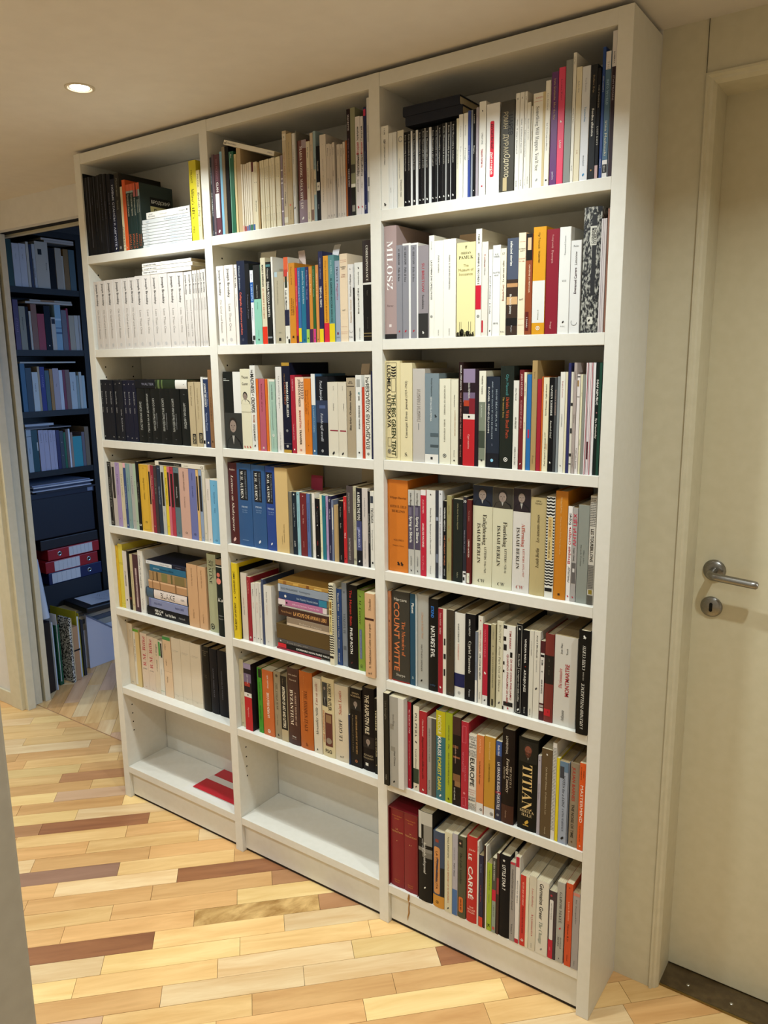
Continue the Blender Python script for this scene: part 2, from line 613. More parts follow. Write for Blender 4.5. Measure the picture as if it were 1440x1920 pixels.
# x w h setback colour binding | print, in millimetres and fractions of the spine
BOOKS = """
@1 1
29.7 2.2 239.1 5 #141416 -|dI|Иосиф Бродский|#b8a888|.1|.62|.3;m|leaf|w|.88|.3
32.2 5.5 226.1 5 #131315 -|b|#3a3a40|0|.8|.4|.6
38.1 12.9 226 5 #121214 -|b|#44444c|0|.7|.4|.55
51.3 14.9 226.1 5 #131315 -|b|#50505a|0|.9|.35|.5
66.5 9.7 223.1 5 #121214 -|d|Пейзаж|#667|.1|.5|.3
76.5 9.7 224.5 5 #131315 -|b|#3a3a42|0|.7|.4|.6
86.5 9.6 224.3 5 #121214 -|d|Урания|#667|.1|.6|.3
96.4 12.6 224.5 5 #131315 -|b|#40404a|0|.85|.4|.55
109.3 14.4 225.5 5 #121214 -|d|Остановка в пустыне|#556|.1|.6|.3
124 16.3 223.9 5 #131316 -|b|#2a2a32|0|1|.3|.5;d|Часть речи|#667|.3|.6|.24
140.6 19 221.5 5 #15151a -|d|Новые стансы|#667|.2|.6|.24
159.9 19.3 205 5 #13172b -|dB|НОВЫЕ СТАНСЫ К АВГУСТЕ|#b8bccc|.08|.92|.42;m|leaf|w|.95|.3
179.7 22.3 218.7 5 #2d2a25 -|dI|Памятник|#8a8474|.06|.3|.26;d|Труд|#8a8474|.34|.46|.26;m|ring|#aaa|.95|.36
202.5 11.3 179.1 5 #cabe9b -|d|ДОБРЫЙ|#333|.62|.9|.5;m|leaf|k|.94|.4
214.2 14 195.7 5 #c7501e -|d|А.|#f0c098|.94|.98|.4
228.7 17.6 180.9 5 #1e2d2a -|b|#c85a3a|0|.1;b|#8a9a94|.1|.13;d|Бродский Письма|#b8b4a0|.15|.48|.4;u|СТИХИ|#b85a34|.76|.98|.5
246.7 16.1 180.5 5 #1e2d2a -|b|#c85a3a|0|.1;b|#8a9a94|.1|.13;d|Бродский Проза|#b8b4a0|.15|.48|.4;u|СТИХИ|#b85a34|.76|.98|.5
263.2 11.4 180.1 5 #1e2d2a -|b|#c85a3a|0|.1;b|#a05a5a|.1|.2;d|Бродский|#b8b4a0|.22|.48|.4;u|СТИХИ|#b85a34|.76|.98|.5
275.1 8.6 179.7 5 #1e2d2a -|b|#c85a3a|0|.1;b|#a05a5a|.1|.2;d|Бродский|#b8b4a0|.22|.48|.4;u|СТИХИ|#b85a34|.76|.98|.5
284.1 8.1 180.2 5 #2a342f -|b|#c85a3a|0|.1;b|#8a9a94|.1|.2;d|Бродский|#b8b4a0|.22|.48|.4;u|СТИХИ|#b85a34|.76|.98|.5
F 292.3 206.8 0.3 7.6 5 #c9cac9 - -|r|Iosif|#789|.08|.14|.4;r|Conversazioni in versi|#678|.45|.95|.4
F 295.4 204.3 8.2 7.9 5 #cdcecd - -|r|Iosif|#789|.08|.14|.4;r|Conversazioni e prose|#4878a8|.45|.95|.4
F 294.1 206.3 16.4 7.8 5 #c9cac9 - -|r|Iosif|#789|.08|.14|.4;r|Conversazioni in versi|#4878a8|.45|.95|.4
F 292.8 207 24.5 7.8 5 #cbcccb - -|r|Iosif|#789|.08|.14|.4;r|Conversazioni e prose|#678|.45|.95|.4
F 293.7 206.8 32.6 7.9 5 #c9cac9 - -|r|Iosif|#789|.08|.14|.4;r|Conversazioni in versi|#678|.45|.95|.4
F 291.5 208.1 40.8 8 5 #cdcecd - -|r|Iosif|#789|.08|.14|.4;r|Conversazioni e prose|#678|.45|.95|.4
F 291.2 208.3 49.1 7.5 5 #c9cac9 - -|r|Iosif|#789|.08|.14|.4;r|Conversazioni in versi|#678|.45|.95|.4
F 292.5 206 56.9 7.6 5 #cdcecd - -|r|Iosif|#789|.08|.14|.4;r|Conversazioni e prose|#678|.45|.95|.4
F 295.2 202.4 64.8 11.7 5 #c9cac9 - -|r|Iosif|#789|.08|.14|.4;r|Conversazioni in versi|#678|.45|.95|.4
F 314.8 182.1 76.8 18 5 #dcd8d0 - -|r|Iosif|#555|.05|.16|.22|.68;r|Brodskij|#555|.05|.2|.22|.36;r|Dall'esilio|#a89890|.26|.56|.2;r|Adelphi|#555|.76|.9|.2;m|dot|k|.94|.26
500.7 28.1 205.4 5 #ccbd2a H|d|MILOSZ|#3a3410|.12|.28|.24|.4;dI|Milosz's ABC's|k|.34|.72|.44|.45;d|FSG|#3a3410|.82|.9|.24|.4
529.6 13.5 178.1 5 #d6c798 -|d|MILOSZ|#3a3410|.06|.24|.36;dI|Road-side Dog|k|.31|.66|.6;d|FSG|#3a3410|.72|.8|.3
@1 2
42.1 30.1 204.5 5 #cdc5be -|dB|Joseph Brodsky|k|.04|.36|.28;d|On Grief and Reason|#8f8780|.42|.84|.28;m|ring|#bbb|.94|.3
72.4 28.9 205 5 #cdc5be -|dB|Joseph Brodsky|k|.04|.36|.28;d|On Grief and Reason|#8f8780|.42|.84|.28;m|ring|#bbb|.94|.3
101.6 36 205.5 5 #cfc7c0 -|dB|Joseph Brodsky|k|.04|.36|.26;d|On Grief and Reason|#8f8780|.42|.84|.26;m|ring|#bbb|.94|.28
137.9 42.2 205.8 5 #cfc7c0 -|dB|Joseph Brodsky|k|.04|.36|.24;d|On Grief and Reason|#8f8780|.42|.84|.22;m|ring|#bbb|.94|.24
181.4 31.5 205.4 5 #cfc7c0 -|dB|Joseph Brodsky|k|.04|.36|.26;d|On Grief and Reason|#8f8780|.42|.84|.26;m|ring|#bbb|.94|.28
213.2 28.3 205.8 5 #cdc5be -|dB|Joseph Brodsky|k|.04|.36|.28;d|On Grief and Reason|#8f8780|.42|.84|.28;m|ring|#bbb|.94|.3
241.8 35.2 207.5 5 #cfc7c0 -|dB|Joseph Brodsky|k|.04|.4|.26;d|Less Than One|#8f8780|.47|.8|.26;m|ring|#bbb|.94|.28
277.8 34.9 207.2 5 #d1c9c2 -|dB|Joseph Brodsky|k|.04|.4|.26;d|Less Than One|#8f8780|.47|.8|.26;m|ring|#bbb|.94|.28
313.6 32.7 207 5 #cfc7c0 -|dB|Joseph Brodsky|k|.04|.4|.26;d|Less Than One|#8f8780|.47|.8|.26;m|ring|#bbb|.94|.28
347.1 38.4 206.9 5 #d1c9c2 -|dB|Joseph Brodsky|k|.04|.4|.26;d|Less Than One|#8f8780|.47|.8|.24;m|ring|#bbb|.94|.24
387 35.4 205.9 5 #cfc7c0 -|dB|Joseph Brodsky|k|.04|.4|.26;d|Less Than One|#8f8780|.47|.8|.24;m|ring|#bbb|.94|.26
423.9 30.2 205 5 #cfc7c0 -|dB|Joseph Brodsky|k|.04|.4|.28;d|Less Than One|#8f8780|.47|.8|.26;m|ring|#bbb|.94|.28
454.9 17.2 204.5 5 #cdc5be -|dB|Joseph Brodsky|k|.04|.3|.34;d|Selected Poems 1968-1996|#8f8780|.37|.86|.32;m|ring|#bbb|.94|.4
472.8 17.7 204.6 5 #cdc5be -|dB|Joseph Brodsky|k|.04|.3|.34;d|Selected Poems 1968-1996|#8f8780|.37|.86|.32;m|ring|#bbb|.94|.4
492 10.6 205.3 5 #cdc5be -|dB|Joseph Brodsky|k|.04|.3|.46;d|Watermark|#8f8780|.36|.52|.42;m|ring|#bbb|.94|.5
503 8 205.4 5 #cdc5be -|dB|Joseph Brodsky|k|.04|.3|.5;d|Watermark|#8f8780|.36|.52|.44;m|ring|#bbb|.94|.5
511.4 9.4 205.7 5 #cdc5be -|dB|Joseph Brodsky|k|.04|.3|.46;d|Watermark|#8f8780|.36|.52|.42;m|ring|#bbb|.94|.5
521.5 10.1 206.4 5 #cdc5be -|dB|Joseph Brodsky|k|.04|.3|.46;d|Watermark|#8f8780|.36|.52|.42;m|ring|#bbb|.94|.5
532.7 12.2 206.7 5 #cdc5be -|dB|Joseph Brodsky|k|.04|.3|.44;d|Watermark|#8f8780|.36|.52|.4;m|ring|#bbb|.94|.5
F 278.5 210.8 207.5 12 5 #e2dcd4 - -|l|Selected Poems|#999|.36|.62|.3;lB|Joseph Brodsky|k|.03|.32|.36
F 280.8 214.6 219.8 10 5 #e2dcd4 - -|rB|Joseph Brodsky|k|.03|.3|.4;r|Watermark|#999|.36|.52|.34;m|ring|#999|.94|.4
F 280.4 210.9 230.1 10 5 #e2dcd4 - -|rB|Joseph Brodsky|k|.03|.3|.4;r|Watermark|#999|.36|.52|.34;m|ring|#999|.94|.4
@1 3
29.7 13.2 190.3 8 #16171c -|h|1|w|.07|.02;d|Bertolt Brecht|#aaa|.19|.4|.26;d|Gedichte|#aaa|.45|.54|.24;h|49|w|.94|.02
43.4 29.1 190.1 8 #15161e -|h|1|w|.07|.02;d|Bertolt Brecht|#aaa|.19|.4|.2;d|Gedichte|#aaa|.45|.54|.18
72.9 22.3 189.9 8 #15161e -|h|6|w|.07|.02;d|Bertolt Brecht|#aaa|.19|.4|.26;d|Gedichte|#aaa|.45|.54|.24;h|50|w|.94|.02
95.7 22.1 189.7 8 #15161c -|h|7|w|.07|.02;d|Bertolt Brecht|#aaa|.19|.4|.26;d|Gedichte|#aaa|.45|.54|.24;h|11|w|.94|.02
118.3 23.7 189.5 8 #181920 -|h|14|w|.05|.02;d|Schriften|#aaa|.48|.58|.24;d|Bertolt Brecht|#aaa|.62|.84|.24;h|11|w|.94|.02
142.4 18.1 189.3 8 #171829 -|h|8|w|.07|.02;d|Bertolt Brecht|#aaa|.19|.4|.28;d|Gedichte|#aaa|.45|.54|.26;h|8|w|.92|.02
160.9 24.9 189.2 8 #171829 -|h|6|w|.06|.02;d|Bertolt Brecht|#aaa|.19|.4|.24;d|Gedichte|#aaa|.45|.54|.22;h|12|w|.94|.02
186.3 19.5 189 8 #171829 -|h|8|w|.06|.02;d|Bertolt Brecht|#aaa|.19|.4|.28;d|Gedichte|#aaa|.45|.54|.26;h|17|w|.94|.02
206.6 37.6 165 8 #161715 H|u|ПАСТЕРНАК БОРИС|#b8b8b0|.24|.76|.26;h|Том|#888|.88|.014
244.6 25.2 165.1 8 #161715 H|u|ПИСЬМА И ДНЕВНИКИ|#b8b8b0|.1|.8|.3;h|Том|#888|.9|.014
270.3 42.2 165.1 8 #161715 H|u|МАНДЕЛЬШТАМ ОСИП|#b8b8b0|.18|.76|.22|.35;u|собрание|#888|.4|.76|.1|.62;h|Том|#888|.9|.014
313.3 46.1 165.3 8 #161715 H|u|МАНДЕЛЬШТАМ ОСИП|#b8b8b0|.18|.76|.22|.35;u|собрание|#888|.4|.76|.1|.62;h|Том|#888|.9|.014
360.2 42.7 165.5 8 #161715 H|u|МАНДЕЛЬШТАМ ОСИП|#b8b8b0|.18|.76|.22|.35;u|собрание|#888|.4|.76|.1|.62;h|Том|#888|.9|.014
403.7 40.3 165.7 8 #181a18 H|h|Том|#888|.1|.016;u|ЛИДИЯ ГИНЗБУРГ|#b8b8b0|.24|.7|.24|.5
F 203.9 94.6 165.4 26 8 #131419 - -|r|WALTER|#889|.34|.94|.3
F 299.2 140.4 165.4 26 8 #26301f H -|b|#dcd8d0|.64|1;b|#5a6a3c|.08|.14;b|#5a6a3c|.2|.24;m|dot|k|.9|.1
444.8 25.2 185 8 #b6a482 -|d|Florian Fichel|#6a5a3c|.06|.36|.24;b|k|.8|.96|.4|1;d|CERCAS|#d8c8a0|.82|.95|.3|.7
470.7 25.6 184.9 8 #b6a482 -|d|Geografia del mito|#8a7a58|.06|.6|.2;b|k|.78|.94|.4|1;d|CERCAS|#d8c8a0|.8|.93|.3|.7
497.8 8.9 199.7 8 #dcdad6 -|b|k|.9|.95
507.1 21.1 197.7 8 #1e2f52 -|b|#dcdad6|0|.02;dB|JOSEPH BRODSKY|w|.08|.42|.36|.35;d|Jesus Heart|#8a9ac0|.2|.4|.26|.72;d|Nativity Poems|#a8b4d0|.5|.76|.34|.4;m|sq|w|.93|.24
528.9 16.1 219.9 8 #866140 -|d|ХОДАСЕВИЧ|#4a3018|.1|.9|.3;m|bird|k|.92|.4
@1 4
29.7 18.4 210.5 10 #1a1817 -|f|#9a9488|.02|.975|.12|.88;h|35|#ccc|.055|.02;d|L'amante di Wittgenstein|#a8a498|.24|.54|.24;b|#9a9488|.56|.57;d|Einaudi|#a8a498|.6|.7|.22;h|CJ|w|.94|.025
48.7 20.1 210.2 10 #b6aca6 -|b|#221c18|.07|.56|.2|.8;h|8|k|.04|.016
69.2 20.8 210.7 10 #9e88b2 -|h|10|#444|.04|.016;d|La figlia oscura|#5a4870|.18|.5|.26;h|12|#444|.87|.02
90.5 19.7 210.6 10 #c9bea2 -|d|La gita a Tindari|#776|.15|.55|.26;h|12|#444|.87|.02
110.7 13.7 211.2 10 #284276 -|b|#e0a8b0|0|.07;d|Thomas Bernhard Il nipote|#a8b4d0|.35|.7|.36;h|o|w|.95|.03
124.9 17.2 211.6 10 #7c9795 -|d|Una storia|#445|.15|.5|.26;h|12|#444|.87|.02
142.5 18.4 211.4 10 #a8a8a4 -|d|Le perfezioni|#556|.15|.5|.26;h|13|#444|.87|.02
161.3 12.9 212.2 10 #a4b69e -|d|Tropico|#556|.15|.5|.3;h|14|#444|.87|.02
174.7 15 221 10 k -|d|Nabokov Lolita|#998|.2|.7|.3;h|GB|w|.92|.03
190.2 43.6 213.3 10 #d3a632 -|f|#a87c20|.02|.975|.1|.9;h|111|#333|.055|.02;d|George Simenon|#5a4410|.2|.38|.16;d|I fantasmi|#5a4410|.42|.52|.16;hB|C3|k|.86|.028
234.2 11.6 213.7 10 #d2986e -|b|#1c1410|.1|.58|.1|.7
246.3 14.5 213.4 10 #8a1b30 -|d|Marina Cvetaeva|#d8a0a0|.15|.5|.34;h|13|w|.9|.02
261.2 14.9 213.6 10 #382b2f -|d|Joseph Roth|#887|.1|.5|.3
276.5 17.3 214.4 10 #1b2b3e -|h|78|#aac|.04|.016;d|Vladimir Nabokov Cose trasparenti|#a8b4c4|.3|.56|.28
294.2 15.1 215 10 #b6b6ae -|b|#16140f|.09|.58|.2|.9;d|Colette|#444|.66|.72|.2
309.7 14.5 215 10 #d9bf30 -|h|14|#333|.06|.016;d|Robert Walser I temi|#6a5410|.17|.55|.34;h|11|k|.87|.02
324.6 11.1 214.3 10 #c56877 -|b|#1c100f|.08|.57|.2|.85
336.2 14.4 214.6 10 #ae2f40 -|b|#200f0e|.1|.58|.15|.85;h|58|k|.05|.016
350.9 26.4 214.5 10 #586e76 -|b|#14130f|.08|.57|.1|.9;h|19|#222|.045|.018;d|Nadezda|#ccc|.28|.44|.18;h|CJ|k|.94|.022
377.7 42.7 214.3 10 #c69e8e -|d|ROBERTO BOLAÑO|#4a3430|.05|.32|.14;d|Tre romanzi|#5a4440|.4|.56|.12;hB|C3|k|.92|.026
420.8 31.4 214.3 10 #676da2 -|d|Daniele Del Giudice|#34386a|.05|.16|.16;d|Lo stadio|#34386a|.24|.4|.16;hB|C3|k|.92|.026
452.6 10.9 213.5 10 #d4ad6e -|b|#1c1610|.09|.57|.2|.75;h|12|k|.95|.016
463.8 13.5 214.1 10 #8898b2 -|b|#14161c|.08|.58|.15|.85;h|13|k|.95|.016
477.7 15.7 214.8 10 #d0c8b6 -|f|#8a8474|.02|.975|.1|.9;d|Poesia|#776|.3|.5|.22;h|13|#444|.88|.02
494.2 18.2 190.8 10 #d8cec4 -|d|Lettere|#776|.1|.4|.26;h|CJ|k|.95|.02
513.1 32.2 191.8 10 #68a6ca -|b|#e0d8d0|0|.02;m|bird|k|.1|.12;d|Stanislaw Lem|#2a4a6a|.2|.38|.16;d|Solaris|#2a4a6a|.45|.52|.16;hB|C3|k|.95|.026
F 271.2 220.8 215.3 14 10 #d9d0be - -|b|#1c1a17|.08|.55|.15|.9;r|Boris Pasternak|#998|.4|.5|.3;r|poesie|#444|.6|.68|.3;h|CJ|k|.95|.2
@1 5
29.7 12.8 212.9 15 #d4ac20 -|d|Cesare Pavese Dialoghi|#6a5408|.04|.2|.2;d|La luna e i falò|#6a5408|.34|.62|.2
43 22.8 219.8 15 #d6c448 -|b|#8a7a1c|.29|.293;b|#8a7a1c|.31|.313;b|#8a7a1c|.93|.933;d|I.|#6a5a10|.96|.98|.2
66.2 20.7 198.8 15 #d4cbc2 -|dB|DA LA MODIFICAZIONE|#222|.34|.6|.26;m|sq|k|.84|.26
87.4 12.3 201.3 15 #15120f -|b|#6a3a2c|.78|.82
100.7 14.5 192.3 15 #c4b68e -|d|Poesie del disamore|#665|.2|.8|.28;m|ring|r|.9|.36
116.1 27.4 195.5 15 #401f29 -|b|#b8a0a0|.24|.92|.4|.7;d|Sibilla Aleramo|#401f29|.3|.8|.2|.55
144 24.9 210.8 15 #dcd8d0 -|dI|Gazdanov Piccole confessioni|#444|.08|.6|.34|.4;d|Voland|#999|.75|.95|.24
F 175.3 200.8 0.3 29.9 15 #16161a H -|rB|PER CHI|w|.2|.4|.26|.68;rB|AMA|w|.2|.36|.26|.36;rB|Lea Ypi libera|w|.46|.7|.3;r|Feltrinelli|#aaa|.78|.92|.2
F 188.4 187.4 30.5 28.9 15 #7e86ac - -|b|#68709a|0|.06;r|GIGI RIVA|#3a4068|.14|.34|.26;r|NON DIRE|#3a4068|.68|.9|.26
F 176.3 201.4 59.7 33.6 15 #1f2a3a H -|b|#41596e|.02|.18;b|#dccfc8|.2|.98|.06|.96;r|BLAKE|#222|.36|.7|.56;r|POEMS|#777|.84|.92|.2
F 193.3 182.9 93.6 28 15 #b58a62 - -|b|#d8b088|0|1|.8|1;b|#8a6440|.1|.12;b|#8a6440|.3|.32;b|#8a6440|.7|.74
F 199.4 175.6 121.9 30.4 15 #9c7c52 - -|b|#5a4428|.1|.12;b|#5a4428|.2|.24;b|#7a7444|.34|.5;b|#5a5a34|.6|.64;b|#7a6a40|.7|.96
F 204.9 171.2 152.6 20.8 15 #176082 - -|r|Boris Pahor  Necropoli|#c8dce4|.1|.26|.3;r|Primavera difficile|#0e3448|.3|.66|.34
F 186.3 190.2 173.7 13 15 #1d2030 - -|b|#d4d4d6|0|.66;m|bird|k|.06|.34;r|Claudio Magris|#555|.36|.6|.3;r|Danubio|#778|.72|.94|.26
380.3 46 200.8 15 #c99f77 -|d|Dante Isella Vita nova|#7a5834|.06|.34|.12;d|La Pléiade|#7a5834|.72|.86|.12
427.9 35.8 199 15 #c99f77 -|d|Dante Isella Vita nova|#7a5834|.06|.34|.14;d|La Pléiade|#7a5834|.76|.9|.14
470.6 38.1 244 15 #a6a886 H|dS|STALINE|#2a2a20|.08|.38|.36|.42;dI|Boris Souvarine|#4a4a3c|.08|.3|.2|.72;m|ring|k|.93|.5|.35
524 28.6 237.8 2 #17201e H|b|#8a6a4c|0|.07;b|#d8d4c4|.09|.1;m|dot|#c86a58|.2|.5|.4;m|dot|#d88070|.28|.7|.4;hI|Ka|w|.52|.05;h|ROBERTO|#aaa|.73|.014;h|CALASSO|#aaa|.77|.014
@1 6
29.7 29.6 222.6 35 #d4c2a6 -|d|Paul Valéry|#666|.1|.24|.12|.62;d|Monsieur Teste|#b08878|.25|.38|.12|.66;hB|GALLI|#333|.955|.012
61.2 31.3 207 35 #d6bb82 -|b|#5f9a2c|0|.045;b|#dcd4c4|.045|.97|0|.4;d|Rilke Elegie duinesi|#555|.15|.6|.14|.22
98.3 33.9 200.3 35 #d6c2ae -|uS|R.M. Rilke|#b83c4c|.05|.58|.46|.5;h|ŒUVRES|#555|.63|.02;h|I|#777|.68|.016;h|Seuil|#b06a50|.955|.016
132.6 34.2 195.4 35 #d6c2ae -|uS|R.M. Rilke|#b83c4c|.05|.58|.46|.5;h|ŒUVRES|#555|.63|.02;h|II|#777|.68|.016;h|Seuil|#b06a50|.955|.016
167.3 24.4 194.6 35 #d4c2aa -|u|L'élégie|#666|.1|.3|.3;uI|à L'Alémanique|#333|.38|.6|.26;h|Seuil|#b06a50|.955|.016
192.1 19.9 190.7 35 #d8d0c2 -|b|#4a9a50|.02|.28|.02|.5;b|#16181c|.04|.3|.55|.9;d|Elegie|#999|.5|.66|.2;b|#4a9a50|.92|.925
213.7 40.1 210.7 35 #dabd9c -|b|#3f8a4a|0|.055;dS|Guilloux|#5a4434|.12|.22|.14|.34;dS|Cadeau|#5a4434|.38|.48|.14|.36;dS|Pierres|#5a4434|.66|.76|.14|.38;b|#a88a6c|.57|.572
255.4 43.4 215.1 35 #d6c9b4 H|h|Marcel Jouhandeau|#777|.2|.012;b|#a89c88|.22|.222|.05|.7;b|#a89c88|.915|.917;h|Plon|#444|.93|.012
299.7 45 215.8 35 #d6c9b4 H|h|Marcel Jouhandeau|#777|.2|.012;b|#a89c88|.22|.222|.05|.7;b|#a89c88|.915|.917;h|Plon|#444|.93|.012
345.9 49.9 216.1 35 #d6c9b4 H|h|Marcel Jouhandeau|#777|.2|.012;b|#a89c88|.22|.222|.05|.7;b|#a89c88|.915|.917;h|Plon|#444|.93|.012
402.7 31.5 216.8 35 #1b1915 H|h|ANTHOLOGIE|#8a8068|.07|.014;h|POETS|#8a8068|.1|.014;h|WAR|#8a8068|.13|.014;h|INTRO|#5a5444|.44|.012;h|NOTES|#5a5444|.47|.012
436.5 33.3 215.8 35 #14151c H|d|RAINER MARIA RILKE|#5a5c68|.3|.74|.16
472.1 36.4 217.6 35 #14151c H|d|GESAMMELTE WERKE|#5a5c68|.3|.74|.14
509.2 7.4 218.3 35 #181920 -|
@2 1
582.9 7.3 196.8 5 #282e36 -|d|IAN MCEWAN|#b8c0c8|.08|.38|.4;d|THE CHILDREN ACT|w|.43|.76|.4;d|VINTAGE|#ccc|.93|.98|.26
590.5 9.2 202.6 5 #57464e -|m|ring|w|.965|.4
600 19.8 200.7 5 #57303a -|b|#e0dcd4|.48|.78|0|.75;d|IAN MCEWAN|#a07078|.06|.32|.34;dB|CLAN|w|.34|.46|.4;m|leaf|w|.95|.4
620.1 9.7 205.7 5 #7cadca -|
630.1 11.4 215.3 5 #877a64 -|
641.8 13 215.1 5 #121110 -|
655.1 16.9 200 5 #1c5a3e -|b|#6a9a84|0|1|.1|.25;d|Album|w|.03|.08|.3
672.3 8.3 191.2 5 #cbb888 -|d|1938|#665|.05|.1|.4
680.9 15.3 205.4 5 #b59d77 -|
696.5 6.2 163.5 5 #d8cdb8 -|b|#e0a090|.91|1
702.9 5.9 163 5 #dacfba -|b|#a01832|.92|1
709.1 6.4 162.6 5 #dacfba -|b|#6a5a8a|.92|1
715.8 6.9 164.4 5 #dacfba -|b|#3f5f92|.91|1
723.1 9.1 165.1 5 #dacfba -|b|#256a50|.91|1
732.5 8 163.8 5 #d2c5a8 -|b|#5a1c1c|0|.14;b|#2f5a90|.91|1
740.7 13.4 162.4 5 #dacfb0 -|d|LE MONDE|#998|.06|.16|.3;m|dot|k|.3|.14|.3;m|dot|k|.3|.14|.7;d|Revue|#887|.55|.75|.35
754.4 6.2 159.8 5 #b0956a -|
761 8.4 162.4 5 #d8cdae -|d|Quaderni 1|#998|.08|.3|.35;d|Poesia|#998|.6|.7|.35;m|dot|k|.3|.16
769.6 7.3 162.6 5 #d8cdae -|d|Quaderni 2|#998|.08|.3|.35;d|Poesia|#998|.8|.9|.35;m|dot|k|.69|.16
777.2 7.8 162.7 5 #d8cdae -|d|Quaderni 3|#998|.08|.3|.35;d|Poesia|#998|.8|.9|.35;m|dot|k|.69|.16
785.3 8.3 163 5 #d8cdae -|d|Quaderni 4|#998|.08|.3|.35;d|Poesia|#998|.8|.9|.35;m|dot|k|.69|.16
793.8 8.5 163 5 #d8cdae -|d|Quaderni 5|#998|.08|.3|.35;d|Poesia|#998|.8|.9|.35;m|dot|k|.69|.16
802.6 10.3 163.6 5 #dcd2b6 -|d|Quaderni 6|#998|.08|.3|.3;d|Poesia|#998|.8|.9|.3;m|dot|k|.69|.13
813.2 7.6 163.4 5 #d8cdae -|d|Quaderni 7|#998|.08|.3|.35;d|Poesia|#998|.8|.9|.35;m|dot|k|.69|.16
821.1 10.4 163.3 5 #d8cdae -|d|Quaderni 8|#998|.08|.3|.3;d|Poesia|#998|.8|.9|.3;m|dot|k|.69|.13
831.8 8 165 5 #877884 -|b|#d8d0d8|.2|.22;b|#d8d0d8|.32|.34;b|#d8d0d8|.38|.4;b|#d8d0d8|.6|.62;b|#d8d0d8|.78|.8
840.1 13.7 218.7 5 #bfae8f -|b|#d8cdb8|.03|.1;hB|D|k|.065|.02;d|Viaggio in Italia al Congresso|#a05848|.22|.62|.28;dB|Carteggio|#333|.63|.8|.28;b|#d8d2bc|.91|.97
854.1 17.6 210.1 5 #b5a179 -|d|Emilio Segre Enciclopedia|#776|.1|.42|.2;m|dot|#c86a50|.78|.3;d|Feltrinelli|#665|.84|.94|.16
872 9.9 208 5 #cfccc6 -|d|La storia di Elsa|#888|.1|.36|.3;d|Corriere|#888|.55|.7|.3;m|leaf|k|.82|.5
F 638.2 181.2 220.8 12 5 #dcd4c4 - 164|rB|al|k|.01|.06|.5;r|Anna Politov|#555|.08|.26|.36;r|Feltrin|#666|.88|.96|.3
882.2 2.2 208.3 5 #b6b3ab -|
884.7 2.5 211.8 5 #7a776d -|
887.6 27.9 189.1 5 #6b3b34 H|b|#8a7680|.72|1;b|#9c8c94|0|.1|.5|1;dS|MARIA MODIG|#e8e0d8|.07|.44|.3|.42;dS|MÅLA SITT LIV|#e8e0d8|.46|.83|.3|.42;m|leaf|w|.94|.24
915.9 11 183 5 #d5cab0 -|dS|Pier Alfano|#555|.07|.2|.34;d|La scala rovescia|#554|.33|.58|.34;d|Passigli|#665|.88|.96|.26
927.2 9.3 199.7 5 #c8b59d -|d|Guido|#555|.12|.2|.34;d|L'amoroso|#554|.4|.56|.34;b|#7a5a4a|.86|.98|.05|.9
936.8 8.5 202.9 5 #8ba0a4 -|b|#c8bca4|.42|.7;d|MARIO VARGAS|#456|.3|.44|.3;dB|MAI FINITA|#444|.52|.68|.3
945.7 11 167.9 5 k -|b|#d8d4cc|.48|.59|.02|.95;d|Nagasaki|#d8d4c8|.2|.33|.3;m|ring|k|.535|.4;d|Reale|#aaa|.78|.84|.3
957.1 19 190.8 5 #d1c6b8 -|d|o|#555|.11|.12|.1;d|VITE DI ARTISTI|#666|.28|.42|.14;d|Documenti per la storia|#666|.44|.82|.14
976.4 11.4 168.1 5 #c7bcb0 -|d|Marco|#444|.06|.16|.3;d|Insonnia|#554|.44|.6|.24;d|47|#444|.94|.97|.26
988.1 7.4 165.4 5 #c7bcb0 -|d|Jacopo|#444|.06|.16|.4;d|Saggi|#554|.44|.55|.34;d|48|#444|.94|.97|.36
995.8 7.6 168.1 5 #c7bcb0 -|d|Alberto|#444|.06|.16|.4;d|Viaggi|#554|.3|.5|.34;d|49|#444|.94|.97|.36
1008.2 10.2 162.1 5 #c7bcb0 -|d|Celia|#444|.06|.16|.3;d|Novelle|#554|.44|.6|.26;d|50|#444|.94|.97|.26
1018.7 7.5 161 5 #c7bcb0 -|d|Manuel|#444|.06|.16|.4;d|Racconti|#554|.44|.55|.34;d|51|#444|.94|.97|.36
1026.5 6.6 164.8 5 #cabfb2 -|d|Tullia|#444|.08|.16|.4;d|Maree|#554|.44|.55|.34;d|52|#444|.94|.97|.36
1033.3 5 166.9 5 #a4581f -|
1038.7 10.6 232.2 5 #281a20 -|dS|MAGRITTE|#d8d0d0|.05|.2|.42;dS|Enigma di un'ora|#8a6a78|.27|.5|.3;dS|WERNER SPIES|#d8d0d0|.55|.72|.34
1049.5 13.9 233.1 5 #87876a -|b|#e0dcd0|.7|.73;b|#14120f|.735|1;b|#8a8578|.9|.96|.2|.8;b|#44443a|.52|.6
1063.7 13.7 211.7 5 #d9d2d0 -|uS|Георгий Адамович|#333|.1|.24|.4;uB|Нераскаянная|#2a2022|.37|.6|.56;uB|Вторая|#b02030|.26|.38|.5;dI|Пётр Антокольский|#444|.63|.76|.24;m|bird|r|.92|.5
1077.7 8.2 210.2 5 #d9d2d0 -|uS|Георгий|#333|.1|.24|.5;uB|Капитаны|#2a2022|.37|.6|.6;uB|Вторая|#b02030|.26|.38|.55;dI|Пётр|#444|.63|.76|.3;m|bird|r|.92|.6
1086.2 8.8 228.2 5 #1b2350 -|b|#c03050|.02|.08|0|.8;d|Pensieri d'amore|#8a94c0|.3|.7|.3;d|RiRi|w|.9|.97|.3
